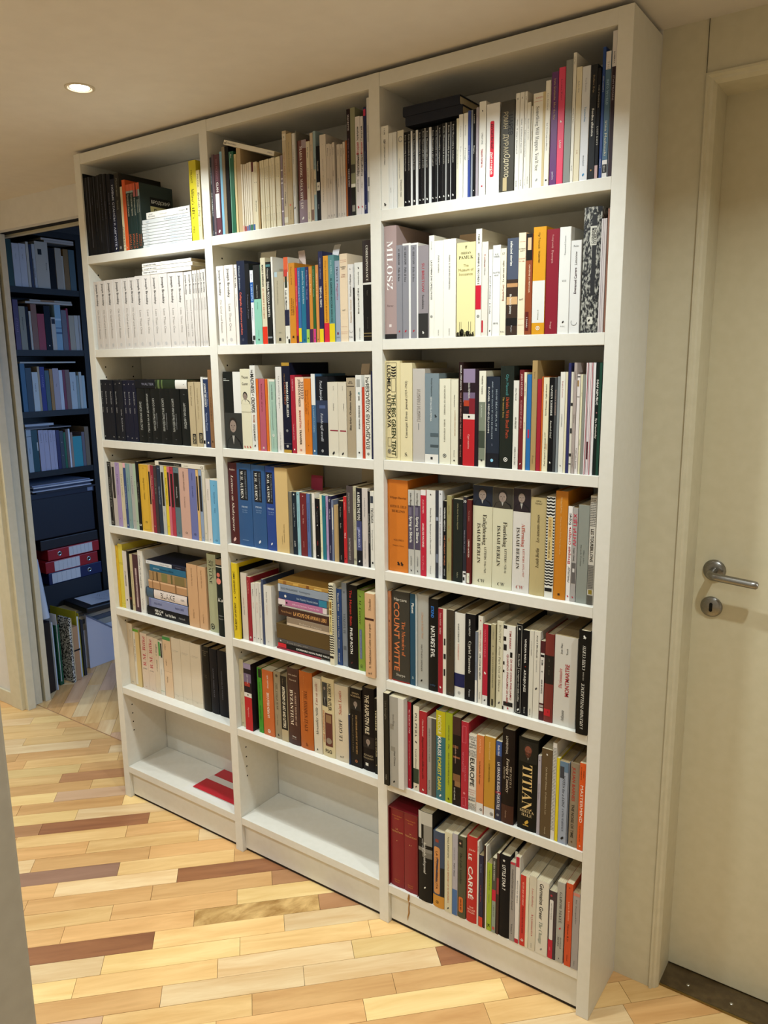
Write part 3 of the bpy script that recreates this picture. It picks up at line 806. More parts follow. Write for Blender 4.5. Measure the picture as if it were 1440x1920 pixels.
1095.3 8.3 246 5 #d6d3cd -|dB|СТЕНОГРАММА|#333|.15|.46|.24;b|#777|.68|.76|.3|.8;b|#999|.8|.9|.1|.6
@2 2
587 28.4 208.2 5 #e2d9d0 -|dB|Joseph Brodsky|k|.05|.37|.26|.46;d|On Grief and Reason|#8a837c|.42|.84|.26|.48;m|ring|#aaa|.93|.3
616.9 35 208.2 5 #e2d9d0 -|dB|Joseph Brodsky|k|.04|.4|.26|.46;d|Less Than One|#8a837c|.48|.82|.26|.48;m|ring|#aaa|.93|.26
653.1 11.4 207.6 5 #e2d9d0 -|dB|Joseph Brodsky|k|.04|.29|.4|.46;d|Watermark|#8a837c|.36|.52|.36|.46
665.2 29.1 215.4 5 #172037 H|d|Mikhail Shishkin|#b8c0cc|.06|.34|.18|.34;dB|Calligrafia dell'amore perduto|#d86a58|.37|.88|.24|.42;m|ring|#556|.94|.24
694.8 16.5 206.6 5 #1b1b1d -|d|Tsvetaeva Poesie|#889|.3|.75|.24
711.8 12.2 188.6 5 #dcdce0 -|b|#1f549c|.16|.43;d|Einaudi|#667|.05|.12|.34;dB|IL DIO ILVYTA|#b8d0e8|.19|.41|.46;d|Romanzo|#446|.5|.68|.3;b|#222|.88|.94|.3|1;b|#444|.95|1|.1|.6
724.4 26.4 200.1 5 #86c0aa -|b|#171816|0|.425;d|Pauline Harmony|#c8c8c0|.25|.41|.16;d|Il romanzo|#5a8a78|.47|.56|.16;m|dot|#1a2a24|.94|.2;d|Mondadori|#5a8a78|.82|.91|.12
751.3 18.3 216.3 5 #d3caae -|b|#d8341c|.795|1;dB|MARIO BARENGHI|#333|.08|.33|.34|.45;dS|QUADERNI E RICORDI|#b87858|.35|.7|.32|.45
769.9 17.3 204.7 5 #21211f -|b|#4a7a7c|.03|.06;dI|Omaggio|#d8d4c8|.08|.2|.32|.45;dB|DALLA PICCOLA CASETTA|w|.24|.67|.42|.45;b|#8a9094|.91|.93
788.5 7.2 215.9 5 #e0ddd6 -|d|La vita nova|#999|.2|.6|.35
796.2 32.8 178.1 5 #aea48c -|b|#a8bcc4|0|.07|.05|.35;d|Tim Conrad Letters|#665|.12|.45|.12|.35;m|sq|k|.94|.24|.45;b|#887|.84|.85|.35|.6
829.5 16.2 211.5 5 #dcd8cc -|b|#d65c30|0|.17;b|#c03a30|.14|.24|.05|.8;b|#e0b890|.22|.28;b|#2a3020|.22|.35|.2|.7;dB|Luis de Mattos|k|.38|.6|.34|.4;b|#1b1e38|.605|.79;m|ring|k|.93|.3|.4;b|k|.95|1|.6|1
846.1 20.8 196.2 5 #c98426 -|d|Fernando Aramb|#6a4410|.05|.27|.2|.45;dS|UNA STORIA|#6a4410|.45|.65|.2|.68;dS|NOTTURNA|#6a4410|.43|.65|.2|.38;m|sq|#3a2408|.92|.26
867.1 7.4 183.1 5 #c9273f -|b|#5a1830|.9|1;d|Elvira Serra Le stelle|#f0c0b8|.05|.7|.36
874.8 10.5 183.3 5 #36689c -|b|#dcc41c|.8|.985;dI|Carlos Paltoner  E come la Neve|#c8d4e0|.05|.45|.36
885.7 16 183.2 5 #1b6a88 -|d|Jacqueline Roy  Morte d'une Reine|#c8dce0|.05|.48|.3;m|sq|#14506a|.96|.3
902 11.3 182.4 5 #29295a -|b|#9cc050|.82|1;d|The Battu Pasillo   Crema calo|#a8a8cc|.04|.43|.36;m|dot|#2a4a1c|.94|.36
913.5 11.2 183.2 5 #c58230 -|b|#4a1c48|.82|1;d|Eliane Radigue|#f0d0a0|.06|.42|.34
925 8.8 183.4 5 #2a5a2a -|b|#c8387c|.82|1;d|Lorca Federico  Poesie|#b8d0a8|.05|.4|.36;m|dot|#5a1438|.94|.36
934.2 9.7 185 5 #cd8845 -|d|Silvio D'Arzo Il canto|#f0d4b0|.06|.5|.34;m|dot|#6a3808|.96|.3
944.2 13.7 215.7 5 #1d1f48 -|b|#dec61e|.85|1;d|GIANRICO CAROFIGLIO|#a8a8c4|.07|.3|.26;dB|TEMPO AL TEMPO|w|.38|.61|.42
958.1 17.1 204.2 5 #d79528 -|b|#cf2238|.775|1;d|Diego Fontana|#8a5a10|.06|.28|.26;dS|CORSI DI CAFFÈ RAFFINATI|#8a4a08|.29|.76|.26
975.6 18.3 204.3 5 #56878a -|b|#dec61e|.785|1;d|PIA PERA|#a8c8c8|.06|.22|.26;d|AL GIARDINO ANCORA NON L'HO|#14282a|.26|.77|.34
994.3 15.7 189.9 5 #96a1b2 -|dS|TRACCE|#334|.07|.26|.32;d|Magnifica|#a04868|.28|.48|.3;b|#6a2038|.88|.91|.3|.6;h|poche|#333|.94|.014
1010.5 23.1 204.1 5 #e0cbae -|b|#b0604c|.07|.073|.08|.92;b|#b0604c|.09|.092|.08|.92;hB|ROMAIN|#333|.148|.014;hB|GARY|#333|.168|.014;h|CHIEN|#8a4030|.235|.014;h|BLANC|#8a4030|.258|.014;hI|nrf|#333|.635|.022;b|#b0604c|.825|.827|.1|.9;b|#b0604c|.885|.887|.08|.92;b|#b0604c|.905|.907|.08|.92
1034 15.6 178.7 5 #d9d5d0 -|h|fo|#333|.06|.022;uI|Marguerite Yourcenar|#b08850|.45|.76|.36;uI|Mémoires d'Hadrien|#333|.13|.42|.36;m|arc|#888|.86|.6;h|Folio|k|.94|.02
1049.9 3.1 124.6 5 #1a1614 -|
1053.4 25.2 180.9 5 #dad8d0 -|m|bird|k|.07|.22;dB|Henri Cartier Bresson|#222|.12|.28|.14|.5;dB|VOIR EST UN TOUT AVOIR|#222|.32|.65|.18|.46;d|NICOLAS|#444|.83|.98|.12|.56
1079.1 25.3 228 5 #181512 H|b|#271a17|0|.415;b|#d4d0c8|.415|.435;dS|CORRESPONDANCE|#d8d0c0|.05|.4|.26|.55;d|Tome I|#6a6458|.49|.54|.12|.55;d|Dostoevski|#5a5448|.74|.9|.1|.55;b|#a8905c|.92|.925;b|#a8905c|.95|.955
@2 3
587.7 67.4 211.7 8 #1a1c1a H|b|#dcdad4|0|.53|.6|1;b|#d8d8d0|.09|.095|.02|.2;b|#d8d8d0|.11|.115|.02|.4;P|#2e2f2c|.53|1
655.6 37 219.2 8 #d7d1b6 H|h|Thom|#1a1a1a|.1|.035;h|Gunn|#1a1a1a|.18|.035;P|#d7d1b6|.26|.43;b|#a8a28a|.525|.53;m|bird|#b83028|.965|.2|.25;m|bird|#b83028|.965|.2|.55;m|bird|#b83028|.965|.2|.82
693 20.7 228.4 8 #d9d6ce -|dB|THE|k|.05|.09|.34|.4;dB|MADNESS|k|.1|.32|.62|.45;dB|of|k|.33|.35|.3;dB|CROWDS|k|.37|.55|.62|.45;dB|ROSIE|#a86a50|.58|.67|.34;dB|DOUGLAS MURRAY|k|.69|.89|.34;m|leaf|#333|.945|.3
714.7 41.7 193 8 #cf661f -|b|#ad5566|0|1|.25|.78;b|#4a1a20|0|1|.22|.25;b|#4a1a20|0|1|.78|.81;d|Robert Walser  Gli errori|#7a2838|.07|.45|.12|.5;m|ring|w|.955|.14|.5
756.8 5.8 193 8 #d6cca8 -|
763.5 20.9 191.5 8 #9ab6a6 -|b|#dcd8cc|0|.03;dI|Susan Sontag|#444|.07|.16|.22;dB|Davanti al dolore|#333|.17|.28|.24;b|#4a5a54|.3|.7|.42|.46;m|ring|w|.77|.36;b|#7a9a8a|.82|.95|.46|.5
785.7 22.8 223.9 8 #d4d0ca -|d|La première gorgée|#777|.09|.5|.2|.55;d|Cécile Ladjali|#888|.76|.97|.2|.5
808.9 28.5 234.6 8 #15172a -|b|#a8832e|0|.035;b|#a8832e|.965|1;d|STELLA|#8a6a40|.12|.2|.14|.35;d|CARRETERO|#a85a30|.21|.46|.2|.38;dB|SIGNORA DELLA BELLEZZA|w|.21|.6|.24|.66;m|ring|#aaa|.75|.24;m|ring|w|.925|.24;b|#888|.895|.898
837.8 15.9 202.9 8 #9f1b30 -|d|ALFREDO BRYCE|#e0a0a8|.05|.2|.3;d|Un mondo per Julius|#e0a8a8|.62|.83|.26;m|sq|w|.95|.24
854 29.2 197.6 8 #e2c6ae -|dB|JOHN DOS PASSOS|k|.03|.38|.24|.5;dB|MANHATTAN|#b04838|.43|.66|.24|.5;dB|TRANSFER|k|.68|.88|.24|.5;m|ring|#c05038|.95|.2;Z|#8a7468|.05|.28|.65|.98
883.5 23.2 194 8 #cf731b -|dI|Ardengo Soffici|#8a4410|.14|.46|.3|.3;dI|Diario di bordo|#8a4410|.12|.5|.18|.6;d|Vallecchi|#8a4410|.53|.7|.16|.55;m|dot|#8a4410|.88|.12
907 14.5 205.7 8 #3d6284 -|b|#dcdad4|0|.38;d|IL ROMANZO DI LONDRA|#a8c0d0|.4|.72|.3;m|dot|w|.95|.36
921.8 38.9 199.4 8 #16181e H|b|#28344e|.3|.58;b|#4a5a80|.36|.4|.3|.8;dI|Pascal Janovjak|#d8dce4|.05|.3|.22|.5;dI|Favola agli uccelli|#c8ccd4|.46|.82|.22|.52;m|ring|#ccc|.94|.18
961.4 32.6 185.6 8 #d2cab8 -|d|Anna Maria|#777|.05|.11|.1|.62;dI|Badiou|#666|.28|.38|.12|.6;b|#8a1c34|.64|.655|.2|1;m|leaf|k|.955|.26
994.3 26.4 185.4 8 #d0c7b4 -|d|Anna Maria|#777|.05|.11|.1|.62;dI|Badiou 2|#666|.28|.38|.12|.7;b|#8a1c34|.64|.655|.2|.95;m|leaf|k|.955|.26
1021 27.3 196.3 8 #a5957b H|hB|JEAN|#333|.045|.014;hB|MISTLER|#333|.065|.014;b|#1a1410|.1|.108|.05|.9;uB|Ellen Erfort|#222|.48|.65|.2|.45;uB|Océano mulgis|#222|.16|.46|.2|.45
1049.5 18.5 202.8 8 #dbd9d2 -|b|#9a9a94|.05|.14|.2|.8;dB|SET|#287a80|.2|.24|.3|.6;dB|SON|#222|.25|.3|.3|.6;uB|РОМАН ЛЕВЕНЕВ|#333|.36|.64|.24|.6;m|dot|k|.93|.26
1068.3 7.5 173.8 8 #b6391f -|d|Le nouveau né|#e0a090|.4|.8|.3
1076.2 18.6 203.3 8 #dad6ca -|uS|ВЛАДИСЛАВ ХОДАСЕВИЧ|#2a2824|.03|.88|.56|.5;m|ring|k|.94|.36
1095.4 5.4 212.2 8 #14183a -|
@2 4
584.5 35.6 235.5 12 #48161a H|h|Auden|#d8c0b0|.08|.024;dI|Lectures on|#e8dccc|.15|.46|.28|.5;dI|Shakespeare|#e8dccc|.48|.84|.28|.5;m|leaf|#d8b0a8|.94|.34
620.6 54.7 236.5 12 #285080 H|b|#12141a|.07|.44|.2|.76;d|THE COMPLETE WORKS OF|#8a9098|.09|.42|.1|.64;dS|W.H. AUDEN|w|.09|.42|.2|.38;hS|PROSE|#b8c8dc|.52|.022;h|VOLUME I|#8aa4c4|.56|.014;h|1926-1938|#8aa4c4|.585|.014;b|#8aa4c4|.925|.93|.25|.7
676.7 52.1 235.5 12 #285080 H|b|#12141a|.07|.44|.2|.76;d|THE COMPLETE WORKS OF|#8a9098|.09|.42|.1|.64;dS|W.H. AUDEN|w|.09|.42|.2|.38;hS|PROSE|#b8c8dc|.5|.022;h|VOLUME II|#8aa4c4|.54|.014;h|1939-1948|#8aa4c4|.565|.014;m|leaf|#d8dce4|.92|.18
730.1 36.1 235.2 12 #1e3e84 H|b|#12141a|.07|.44|.06|.76;d|THE COMPLETE WORKS OF|#8a9098|.09|.42|.12|.64;dS|W.H. AUDEN|w|.09|.42|.24|.34;hS|PROSE|#b8c8dc|.5|.022;h|VOLUME III|#8aa4c4|.54|.014;h|1949-1955|#8aa4c4|.565|.014;m|leaf|#d8dce4|.92|.2
766.5 45.9 233.5 12 #ccae76 -|u|Giovanni Macchia|#4a3a1c|.66|.88|.08|.62;u|La caduta della luna|#4a3a1c|.8|.9|.06|.45
813.1 13.1 171.2 12 #6b665a -|d|Michel Tournier Le Pied de la lettre|#3a3832|.15|.55|.22;d|Gallimard|#3a3832|.8|.88|.2
826.5 15.9 172.4 12 #1a242e -|m|sq|w|.04|.24;d|Louis Aragon d'aujourd'hui|#b8c0c4|.18|.4|.24;d|Poésies|#a8b0b4|.46|.55|.22;dB|poésie|w|.78|.87|.28
842.7 11.1 173.7 12 #8bb5be -|m|sq|#555|.04|.24;d|Guillaume Apollinaire Le Bestiaire|#4a6a74|.18|.56|.26;d|Gallimard|#4a6a74|.8|.9|.22
854.1 22.1 171.9 12 #681920 -|m|sq|#c89090|.05|.14;d|Marina Tsvetaeva|#d8a8a0|.18|.34|.2;d|Mon frère|#d8a8a0|.4|.48|.2;d|poésie|#d8a8a0|.77|.86|.18
876.5 12.5 171.8 12 #4f6698 -|d|Boris Pasternak Ma soeur la vie|#26345a|.15|.6|.26;d|Gallimard|#26345a|.76|.86|.24
889.4 6.7 172.8 12 #455250 -|
896.3 10.1 174.4 12 #dcd6cc -|d|Alain Veinstein|#777|.08|.4|.24;d|poésie|#777|.78|.88|.24
906.7 14.8 161.7 12 k -|m|bird|#b03030|.14|.26|.6;d|Ossip Mandelstam|#888|.2|.4|.2;m|leaf|#ccc|.44|.24;dB|SARA|#a83030|.7|.78|.2;m|dot|w|.95|.2
921.9 8.4 173.1 12 #dcd8b6 -|d|Ghérasim Luca|#333|.08|.6|.34;d|Corti|#333|.8|.9|.3
930.5 11 172.2 12 #176a78 -|d|Bestiaire|#0e4450|.1|.4|.26
941.8 8 171.4 12 #a68eb2 -|d|Yves Bonnefoy|#443850|.05|.34|.34;d|poésie|#443850|.76|.86|.3
950.2 10.2 172.2 12 #1d1e3e -|d|Paul|w|.05|.09|.34;d|Celan Choix|#c8c8d8|.2|.36|.34;d|Gallimard|#c8c8d8|.76|.88|.3
960.7 7.1 162.6 12 #6b748c -|b|#ddd8cc|.12|.48|.4|.8;d|Poèmes|#d8d8e0|.3|.7|.4
968.1 14.6 149.9 12 #ad9165 -|b|#8a6f48|0|1|.75|.82
983.5 15.8 162.7 12 k -|d|Paul Celan|#a8a498|.1|.26|.24;d|Ruche|#a8a498|.36|.44|.24;d|Adelphi|#a8a498|.88|.95|.2
999.6 10.6 174.9 12 #b51e25 -|d|Guillevic|#f0a8a0|.08|.2|.26;d|Terraqué|#8a1018|.3|.5|.3;dB|PSLG|w|.54|.62|.34;m|sq|k|.93|.3
1010.6 20.5 203.1 12 #483e3e H|d|ДЖОНАТАН СВИФТ|#a89c98|.08|.34|.24|.42;d|ЗАПРЕТНЫЙ МУЗЕЙ|#b8aca8|.66|.94|.26|.42
1031.5 10.4 203.7 12 #b1ab91 -|dS|EMILIO FRANZINI|#6a6450|.06|.28|.3;dS|L'INTESA NEL SEME|#5a5440|.42|.68|.36;h|VIL|#444|.93|.03
1042.2 17.7 201.4 12 #18181e -|b|#3a3f68|.42|.8;b|#6a70a0|.5|.54|.1|.6;dB|A KNIFE IN THE FOG|w|.05|.41|.46;dB|BRIAN BRUCE|#b8bcdc|.53|.76|.36;m|leaf|w|.94|.3
1060.2 18.2 201.7 12 #c7bdb6 -|dS|Ludmila Ulickaja|#888|.12|.36|.2;dS|Giovanni nel Labirinto|#888|.67|.9|.2;m|dot|#777|.95|.1
1078.7 6.8 195.4 12 k -|d|Dostoevskij Memorie del sottosuolo|#c8c4b8|.05|.92|.34
1085.9 12.9 196.2 12 #d8d4ca -|b|#3a3e48|.06|.15|.1|.8;dB|ТЮЛЬКА|k|.21|.41|.5;d|Вторая Изгнанная|#888|.5|.76|.28;m|sq|k|.93|.36
@2 5
586.4 23.5 230.5 6 #d7bb20 -|uB|CHARLES SIMIC|#2a2410|.11|.4|.3|.42;m|leaf|#2a2410|.45|.2;uB|THE BEST OF INTENT|#2a2410|.52|.89|.3|.42
610.3 2.2 218.1 15 #141212 -|d|Stand Fire|#998|.15|.3|.3;d|Bono|#998|.7|.8|.3
612.8 24.2 202.6 15 #d0c4b6 -|d|ROMANO BILENCHI|#a87868|.37|.48|.18|.4;d|GLI ANNI|#666|.49|.62|.18|.44
638.5 15.3 194.9 15 #931b2b -|d|Lev Trotsky Mia vita|#e8a898|.06|.26|.26|.4;m|ring|w|.94|.4
654.4 15.2 177.9 15 #d1ccc3 -|dB|Bohumil H.|#444|.1|.22|.26;dI|Treni|#b87868|.32|.42|.24;m|dot|#444|.92|.24
669.9 14.3 181.9 15 #d1ccc3 -|d|Bohumil H.|#444|.1|.22|.26;dI|Ho servito|#b87868|.32|.5|.24;m|dot|#444|.92|.24
684.5 9.7 182.5 15 #d1ccc3 -|d|Bohumil H. Paure totali|#556|.12|.6|.36;m|dot|#444|.92|.34
694.7 8.5 195.4 15 #3a4562 -|
704.1 30 180.1 15 #d4d0c8 -|d|Romain Gary|#444|.11|.28|.16|.4;d|L'angoisse|#b89080|.32|.48|.14|.4;d|7|#444|.92|.94|.14|.4
F 747.2 162.2 0.3 5.7 15 #8a1a2e - -|
F 753 191.4 6.3 13.6 15 #14120f - -|b|#c81c28|0|.16;rB|DORMIRE NON FARE MALE|w|.36|.98|.4
F 756.1 188.7 20.2 11.6 15 #4b4746 - -|m|leaf|w|.04|.4;r|Penny Dreyus 1950|#a8a49c|.14|.6|.36
F 749.3 195.9 32.1 44.6 15 #54401f - -|
F 789 157.5 77.1 25.1 15 #8c7a66 - -|b|#c8b49c|0|1|0|.3;r|Roberta Calasso|#c8b8a4|.3|.8|.24
F 758.8 188.6 102.5 25.4 15 #3a1d14 - -|r|Morten Ramsland|#b88858|.06|.26|.26;rB|LA VOLPE CHE AMAVA I LIBRI|#d8a060|.3|.92|.44
F 773.4 174.9 128.2 5.1 15 #b3aca0 - -|r|Karl Löwith Gli ebrei e la Germania|#444|.06|.94|.4
F 759.9 175 133.6 17.1 15 #b06a90 - -|b|#d8ccc8|0|.15;b|#d8ccc8|.92|1;m|sq|k|.18|.3;r|Alberto Savinio Tutta la vita|#e8c8d8|.3|.85|.3
F 763.1 172.3 151 19.8 15 #1c3a68 - -|b|#2a7a94|.84|1;m|dot|w|.14|.4;r|Anne Wiazemsky  Une année studieuse|#b8c8d8|.38|.82|.34
F 761.1 188.4 171.2 22.8 15 #8a94a2 - -|b|#b8c0c8|0|.04;r|ELIO PAGLIARANI   Cosmogonia|#4a5460|.06|.62|.26
F 761.8 187.5 194.3 11 15 #a87f3a - -|b|#8a5a28|.1|.16;b|#c8a050|.3|.4|.2|.8;b|#7a4a20|.55|.6;b|#c8a860|.7|.84|.1|.6
951.7 15.6 226.3 4 #dcd5bb -|Z|#221f1a|.01|.2;Z|#221f1a|.62|.86;Z|#221f1a|.2|.62|.72|1;b|#d3c487|.19|.62|.05|.68;b|#8a6a30|.22|.3|.15|.6;b|#8a6a30|.32|.38|.15|.6;dB|Mariam und Josef|#5a4a1c|.4|.59|.3|.4;b|k|.885|.915|.05|.85
967.6 16.5 212.3 15 #1d3d72 -|dS|Thomas Mann|#e8e4d8|.05|.29|.32|.42;dI|La mort à Venise  Tristan|#d8d4c8|.35|.78|.26|.42;dI|Fayard|w|.84|.96|.3|.42
985.3 16.6 231.3 15 #767c84 -|d|M|#333|.1|.12|.3;dS|VOZDUH|#4a5058|.36|.6|.5;b|#555b62|.75|.8|.2|.8
1004.4 32.2 229.8 15 #14100e H|dB|The Human Stain|#b83028|.06|.48|.24|.4;dB|PHILIP ROTH|w|.51|.82|.26|.4;m|leaf|#5a2018|.93|.18|.4
1037.1 22.7 219.8 15 #7a9334 H|dI|J. M. Coetzee|#1c2410|.05|.42|.34|.42;p|#5f6a8c|.48|.85|.25|.6;d|THE CHILDHOOD OF JESUS|#8a94b0|.5|.83|.2|.42;d|GI|#222|.92|.96|.3
1077 29.2 224.1 -6 #cea47c -|hS|Témoins|#3a2818|.1|.001;uS|Témoins|#3a2818|.06|.2|.24|.55;b|#3a1712|.29|.315;uS|Contre tout espoir|#3a2818|.35|.65|.24|.5;uS|N. Mandelstam|#3a2818|.66|.89|.24|.5;hI|nrf|#222|.95|.03
@2 6
582.9 18.6 215.8 20 #c9bd9c -|d|MARIANNE WEBER JUSTE|#666|.22|.48|.14|.4;d|Tutti i libri|#666|.49|.75|.12|.42;m|bird|k|.95|.24|.4
609.9 31.6 212.5 12 #241a1f -|b|#8e7f98|0|.08;b|#6d5c76|.15|.28;b|#9a2c24|.28|.34|.1|.8;d|ALBERTO MORAVIA|w|.16|.3|.1;b|#d8d2c8|.435|.5;m|dot|k|.465|.16;b|#b51c24|.5|1;d|Agostino|#e8b0a8|.65|.8|.16
657 18.2 206 20 #388a22 -|b|#14180f|.02|.15|.3|1;d|ROBERTO BOLAÑO|#123a0a|.22|.5|.26;d|NOTTURNO CILENO|#123a0a|.58|.8|.28;d|ST|#123a0a|.95|.97|.24
677.6 43 205.2 20 #bd602b -|uI|Alexander Stille|w|.07|.28|.14|.52;uB|LA FORZA DELLE COSE|w|.34|.72|.2|.5;m|ring|w|.93|.26|.5
721.8 27.4 209.6 20 #918469 H|m|dot|#4a4234|.06|.34;dI|THE COLD WAR|#4a4030|.17|.56|.26|.5;b|#4a4030|.17|.5|.28|.31;d|John Gaddis|#4a4030|.64|.8|.12|.45;m|bird|k|.94|.3
749.5 25.6 202.4 20 #b3a17e -|b|#14110e|0|.82;d|The Book|#8a7a60|.04|.13|.16|.4;dB|ANTINOMY OF ART AND LETTERS|#e8dcc0|.16|.79|.42|.5
776.5 43.1 234 20 #3f211b H|hI|John Julius|#d8c0a8|.085|.02;hI|Norwich|#d8c0a8|.15|.022;dS|A SHORT HISTORY OF|#c8a890|.3|.74|.14|.72;dS|BYZANTIUM|#e8d8c0|.28|.74|.28|.38;hB|Viking|w|.89|.018;h|PENGUIN|#a89080|.92|.012
821.9 47.7 234.1 20 #ad591b H|d|Edward|#c87838|.06|.16|.1|.4;dS|THE HIDDEN ITALY|#5a2408|.24|.77|.26|.5;d|A journey through history|#d89050|.24|.66|.08|.28;m|bird|#7a3a10|.94|.24
872.8 29.3 225.2 20 #d0c4ae -|uI|Alexander Stille|#222|.38|.76|.34|.42;uI|Uno su mille|#8a3828|.06|.35|.34|.42;m|bird|k|.95|.24|.4
903.3 43.8 234.1 20 #cbbb92 H|P|#3a3a38|.06|.36|.05|.5;dB|HUBERT BUTLER|#2a2418|.06|.4|.26|.68;dB|INDEPENDENT SPIRIT|#b86a48|.42|.83|.16|.14;b|#5a2c24|.44|.86|.26|.84;b|#8a6a48|.46|.56|.34|.76;m|dot|#8a7a68|.79|.44|.55;hB|FSG|#2a2418|.925|.045
947.5 47.2 223.6 20 #cbbda4 H|uS|Saint Louis|#a84830|.07|.38|.24|.42;uS|LE GOFF|#2a2620|.44|.73|.26|.44;hI|nrf|#222|.935|.03
995.6 5.5 146.7 20 #1d2a4a -|
1002.5 38.6 227.4 20 #1a1512 -|hS|SIMON|#b8a078|.06|.022;hS|SCHAMA|#b8a078|.095|.024;P|#1a1512|.13|.27;dS|THE EMBARRASSMENT OF RICHES|#b89058|.33|.83|.14|.56;dS|An Interpretation of Dutch Culture|#887858|.33|.82|.08|.24;m|ring|#a8683c|.925|.22
1042.1 38.3 237.8 20 #161010 H|dB|THE RASPUTIN FILE|#d8cbb0|.08|.55|.36|.44;P|#161010|.58|.72;h|EDVARD|#a89878|.81|.024;h|RADZINSKY|#a89878|.845|.02;b|#d8d4c8|.905|.94|.25|.5
1082.5 12.7 215.6 20 #16130f -|dS|VERMEER|#d8c8a0|.15|.42|.4;dS|A view of Delft|#b8a880|.5|.78|.3;m|dot|#8a7a58|.88|.3
@3 1
1136.5 20.7 175.6 3 #e2ded4 -|d|1934|k|.03|.1|.2;dB|КВИ|k|.16|.21|.25;d|СОВРЕМЕННЫЙ РОМАН|#555|.22|.46|.18;m|bird|k|.94|.4
1157.7 11 158.4 3 #dcdbd6 -|d|лето|k|.7|.8|.2
1169 9.9 158.6 3 #dad9d4 -|
1179.9 17 159.9 3 #d9d2c0 -|h|с|#999|.1|.1;d|COLLANA DI POESIA|#777|.36|.62|.16|.35;d|Il Novecento russo|#555|.64|.86|.3|.62
1198 9.7 153.3 3 k -|d|Boris Chersonskij la nuova poesia|#d8d4c8|.04|.52|.3;m|bird|w|.94|.45
1208 12.4 153.5 3 #d9d8d4 -|b|k|0|1|0|.72;d|Boris Chersonskij la nuova poesia|#d8d4c8|.04|.52|.22|.36;m|bird|w|.94|.4|.36
1220.7 14 153.3 3 #d4d4d2 -|b|k|0|1|0|.6;d|Boris Chersonskij la nuova poesia|#d8d4c8|.04|.52|.2|.3;m|bird|w|.94|.36|.3
1235 9.2 152.7 3 k -|d|Boris Chersonskij la nuova poesia|#d8d4c8|.04|.52|.3;m|bird|w|.94|.45
1244.5 9.1 153.4 3 #d9d8d4 -|b|k|0|1|0|.9;d|Boris Chersonskij altre poesie|#d8d4c8|.04|.52|.3;m|bird|w|.94|.45
1253.9 15.4 152.9 3 #cfcfcd -|b|k|0|1|0|.62;d|Boris Chersonskij altre poesie|#d8d4c8|.04|.52|.2|.3;m|bird|w|.94|.36|.3
1269.6 7.5 152.7 3 k -|d|Boris Chersonskij e altri autori|#d8d4c8|.04|.52|.34;m|bird|w|.94|.5
1277.5 7.2 152.9 3 #d9d8d4 -|b|k|0|1|0|.92;d|Boris Chersonskij e altri autori|#d8d4c8|.04|.52|.34;m|bird|w|.94|.5
1285 10.3 153.8 3 k -|d|Boris Chersonskij in ventiquattro|#d8d4c8|.04|.52|.3;m|bird|w|.94|.45
1295.6 10.2 155.2 3 #d9d8d4 -|b|k|0|1|0|.9;d|Boris Chersonskij in poesie|#d8d4c8|.04|.52|.3;m|bird|w|.94|.45
1306.1 11.6 155.2 3 #d9d8d4 -|b|k|0|1|0|.88;d|Boris Chersonskij in poesie|#d8d4c8|.04|.52|.3;m|bird|w|.94|.45
1318 11.5 155 3 k -|d|Boris Chersonskij le traduzioni|#d8d4c8|.04|.52|.3;m|bird|w|.94|.45
F 1202.2 142.2 165.2 20 3 #23252e H -|
F 1195.7 141.6 185.5 20 3 #23252e H -|
1329.8 6.5 158.8 3 #e0dac0 -|d|Georgij Ivanov Poesie|#777|.05|.95|.3
1336.6 10.2 164.9 3 w -|d|Camera|#999|.12|.28|.3;d|Dopo la neve|#888|.38|.58|.3
1347.1 10.8 165.8 3 w -|d|Inverni|#999|.12|.28|.3;d|Paesaggi|#666|.38|.58|.3
1358.1 6.6 168.6 3 #34478c -|d|Ossi di seppia|#c8c8e0|.06|.9|.35
1365 4.7 168.8 3 #8b9098 -|
1370.1 6.5 169.2 3 k -|d|I sonetti|w|.06|.16|.4;d|Diario|w|.4|.52|.45;m|dot|w|.93|.3
1376.9 6.5 171.3 3 #a49aa0 -|d|Canto|#ddd|.08|.2|.3;d|Le stagioni|#ddd|.4|.6|.3
1383.7 15.9 180.8 3 w -|m|bird|k|.1|.25;d|СЛЕД В СЛЕД|#333|.33|.45|.2;dB|Тридцать третий год|r|.5|.7|.24;m|dot|r|.9|.22
1400.2 30.3 172.9 3 #e8e6e2 -|p|#d01630|.19|.81|.3|.6;dB|ДУШЕВНЫЕ|k|.22|.5|.16|.45;dB|диммирв|w|.53|.78|.18|.45
1434.3 30 171.5 3 #3e3a30 -|d|РОМАН|#b9ab88|.12|.3|.34|.35;dB|ЦАРЕВ|#14120e|.16|.38|.32|.72;d|ДУРАК|#b9ab88|.36|.58|.36|.4;dI|Одлоло|#cfc2a0|.58|.84|.42|.5;b|#b9a67c|.84|.99|.2|.5
1464.8 9.7 181.5 3 #e6e2d8 -|d|К|k|.05|.07|.3;d|Notes|#555|.27|.33|.3;d|Il campo dei miracoli|#444|.36|.62|.34;d|Einaudi|#555|.9|.96|.3
1474.9 9.2 181.4 3 #e6e2d8 -|d|К|k|.05|.07|.3;d|Notes|#555|.27|.33|.3;d|I sommersi nascosti|#444|.36|.62|.34;d|Donzelli|#555|.9|.96|.3
1484.3 6.1 181.6 3 #e6e2d8 -|d|1987|k|.05|.09|.3;d|La voce|#555|.27|.33|.3;d|L'innocenza incompiuta|#444|.38|.68|.4;d|Donzelli|#555|.9|.96|.3
1490.7 8.1 160 3 #e2ddcf -|d|Racconti e poesie|#777|.12|.5|.3;d|Feltrin|#666|.86|.95|.3
1499.1 3.5 152.5 3 #dcd6c6 -|d|Poesia italiana|#777|.12|.6|.4
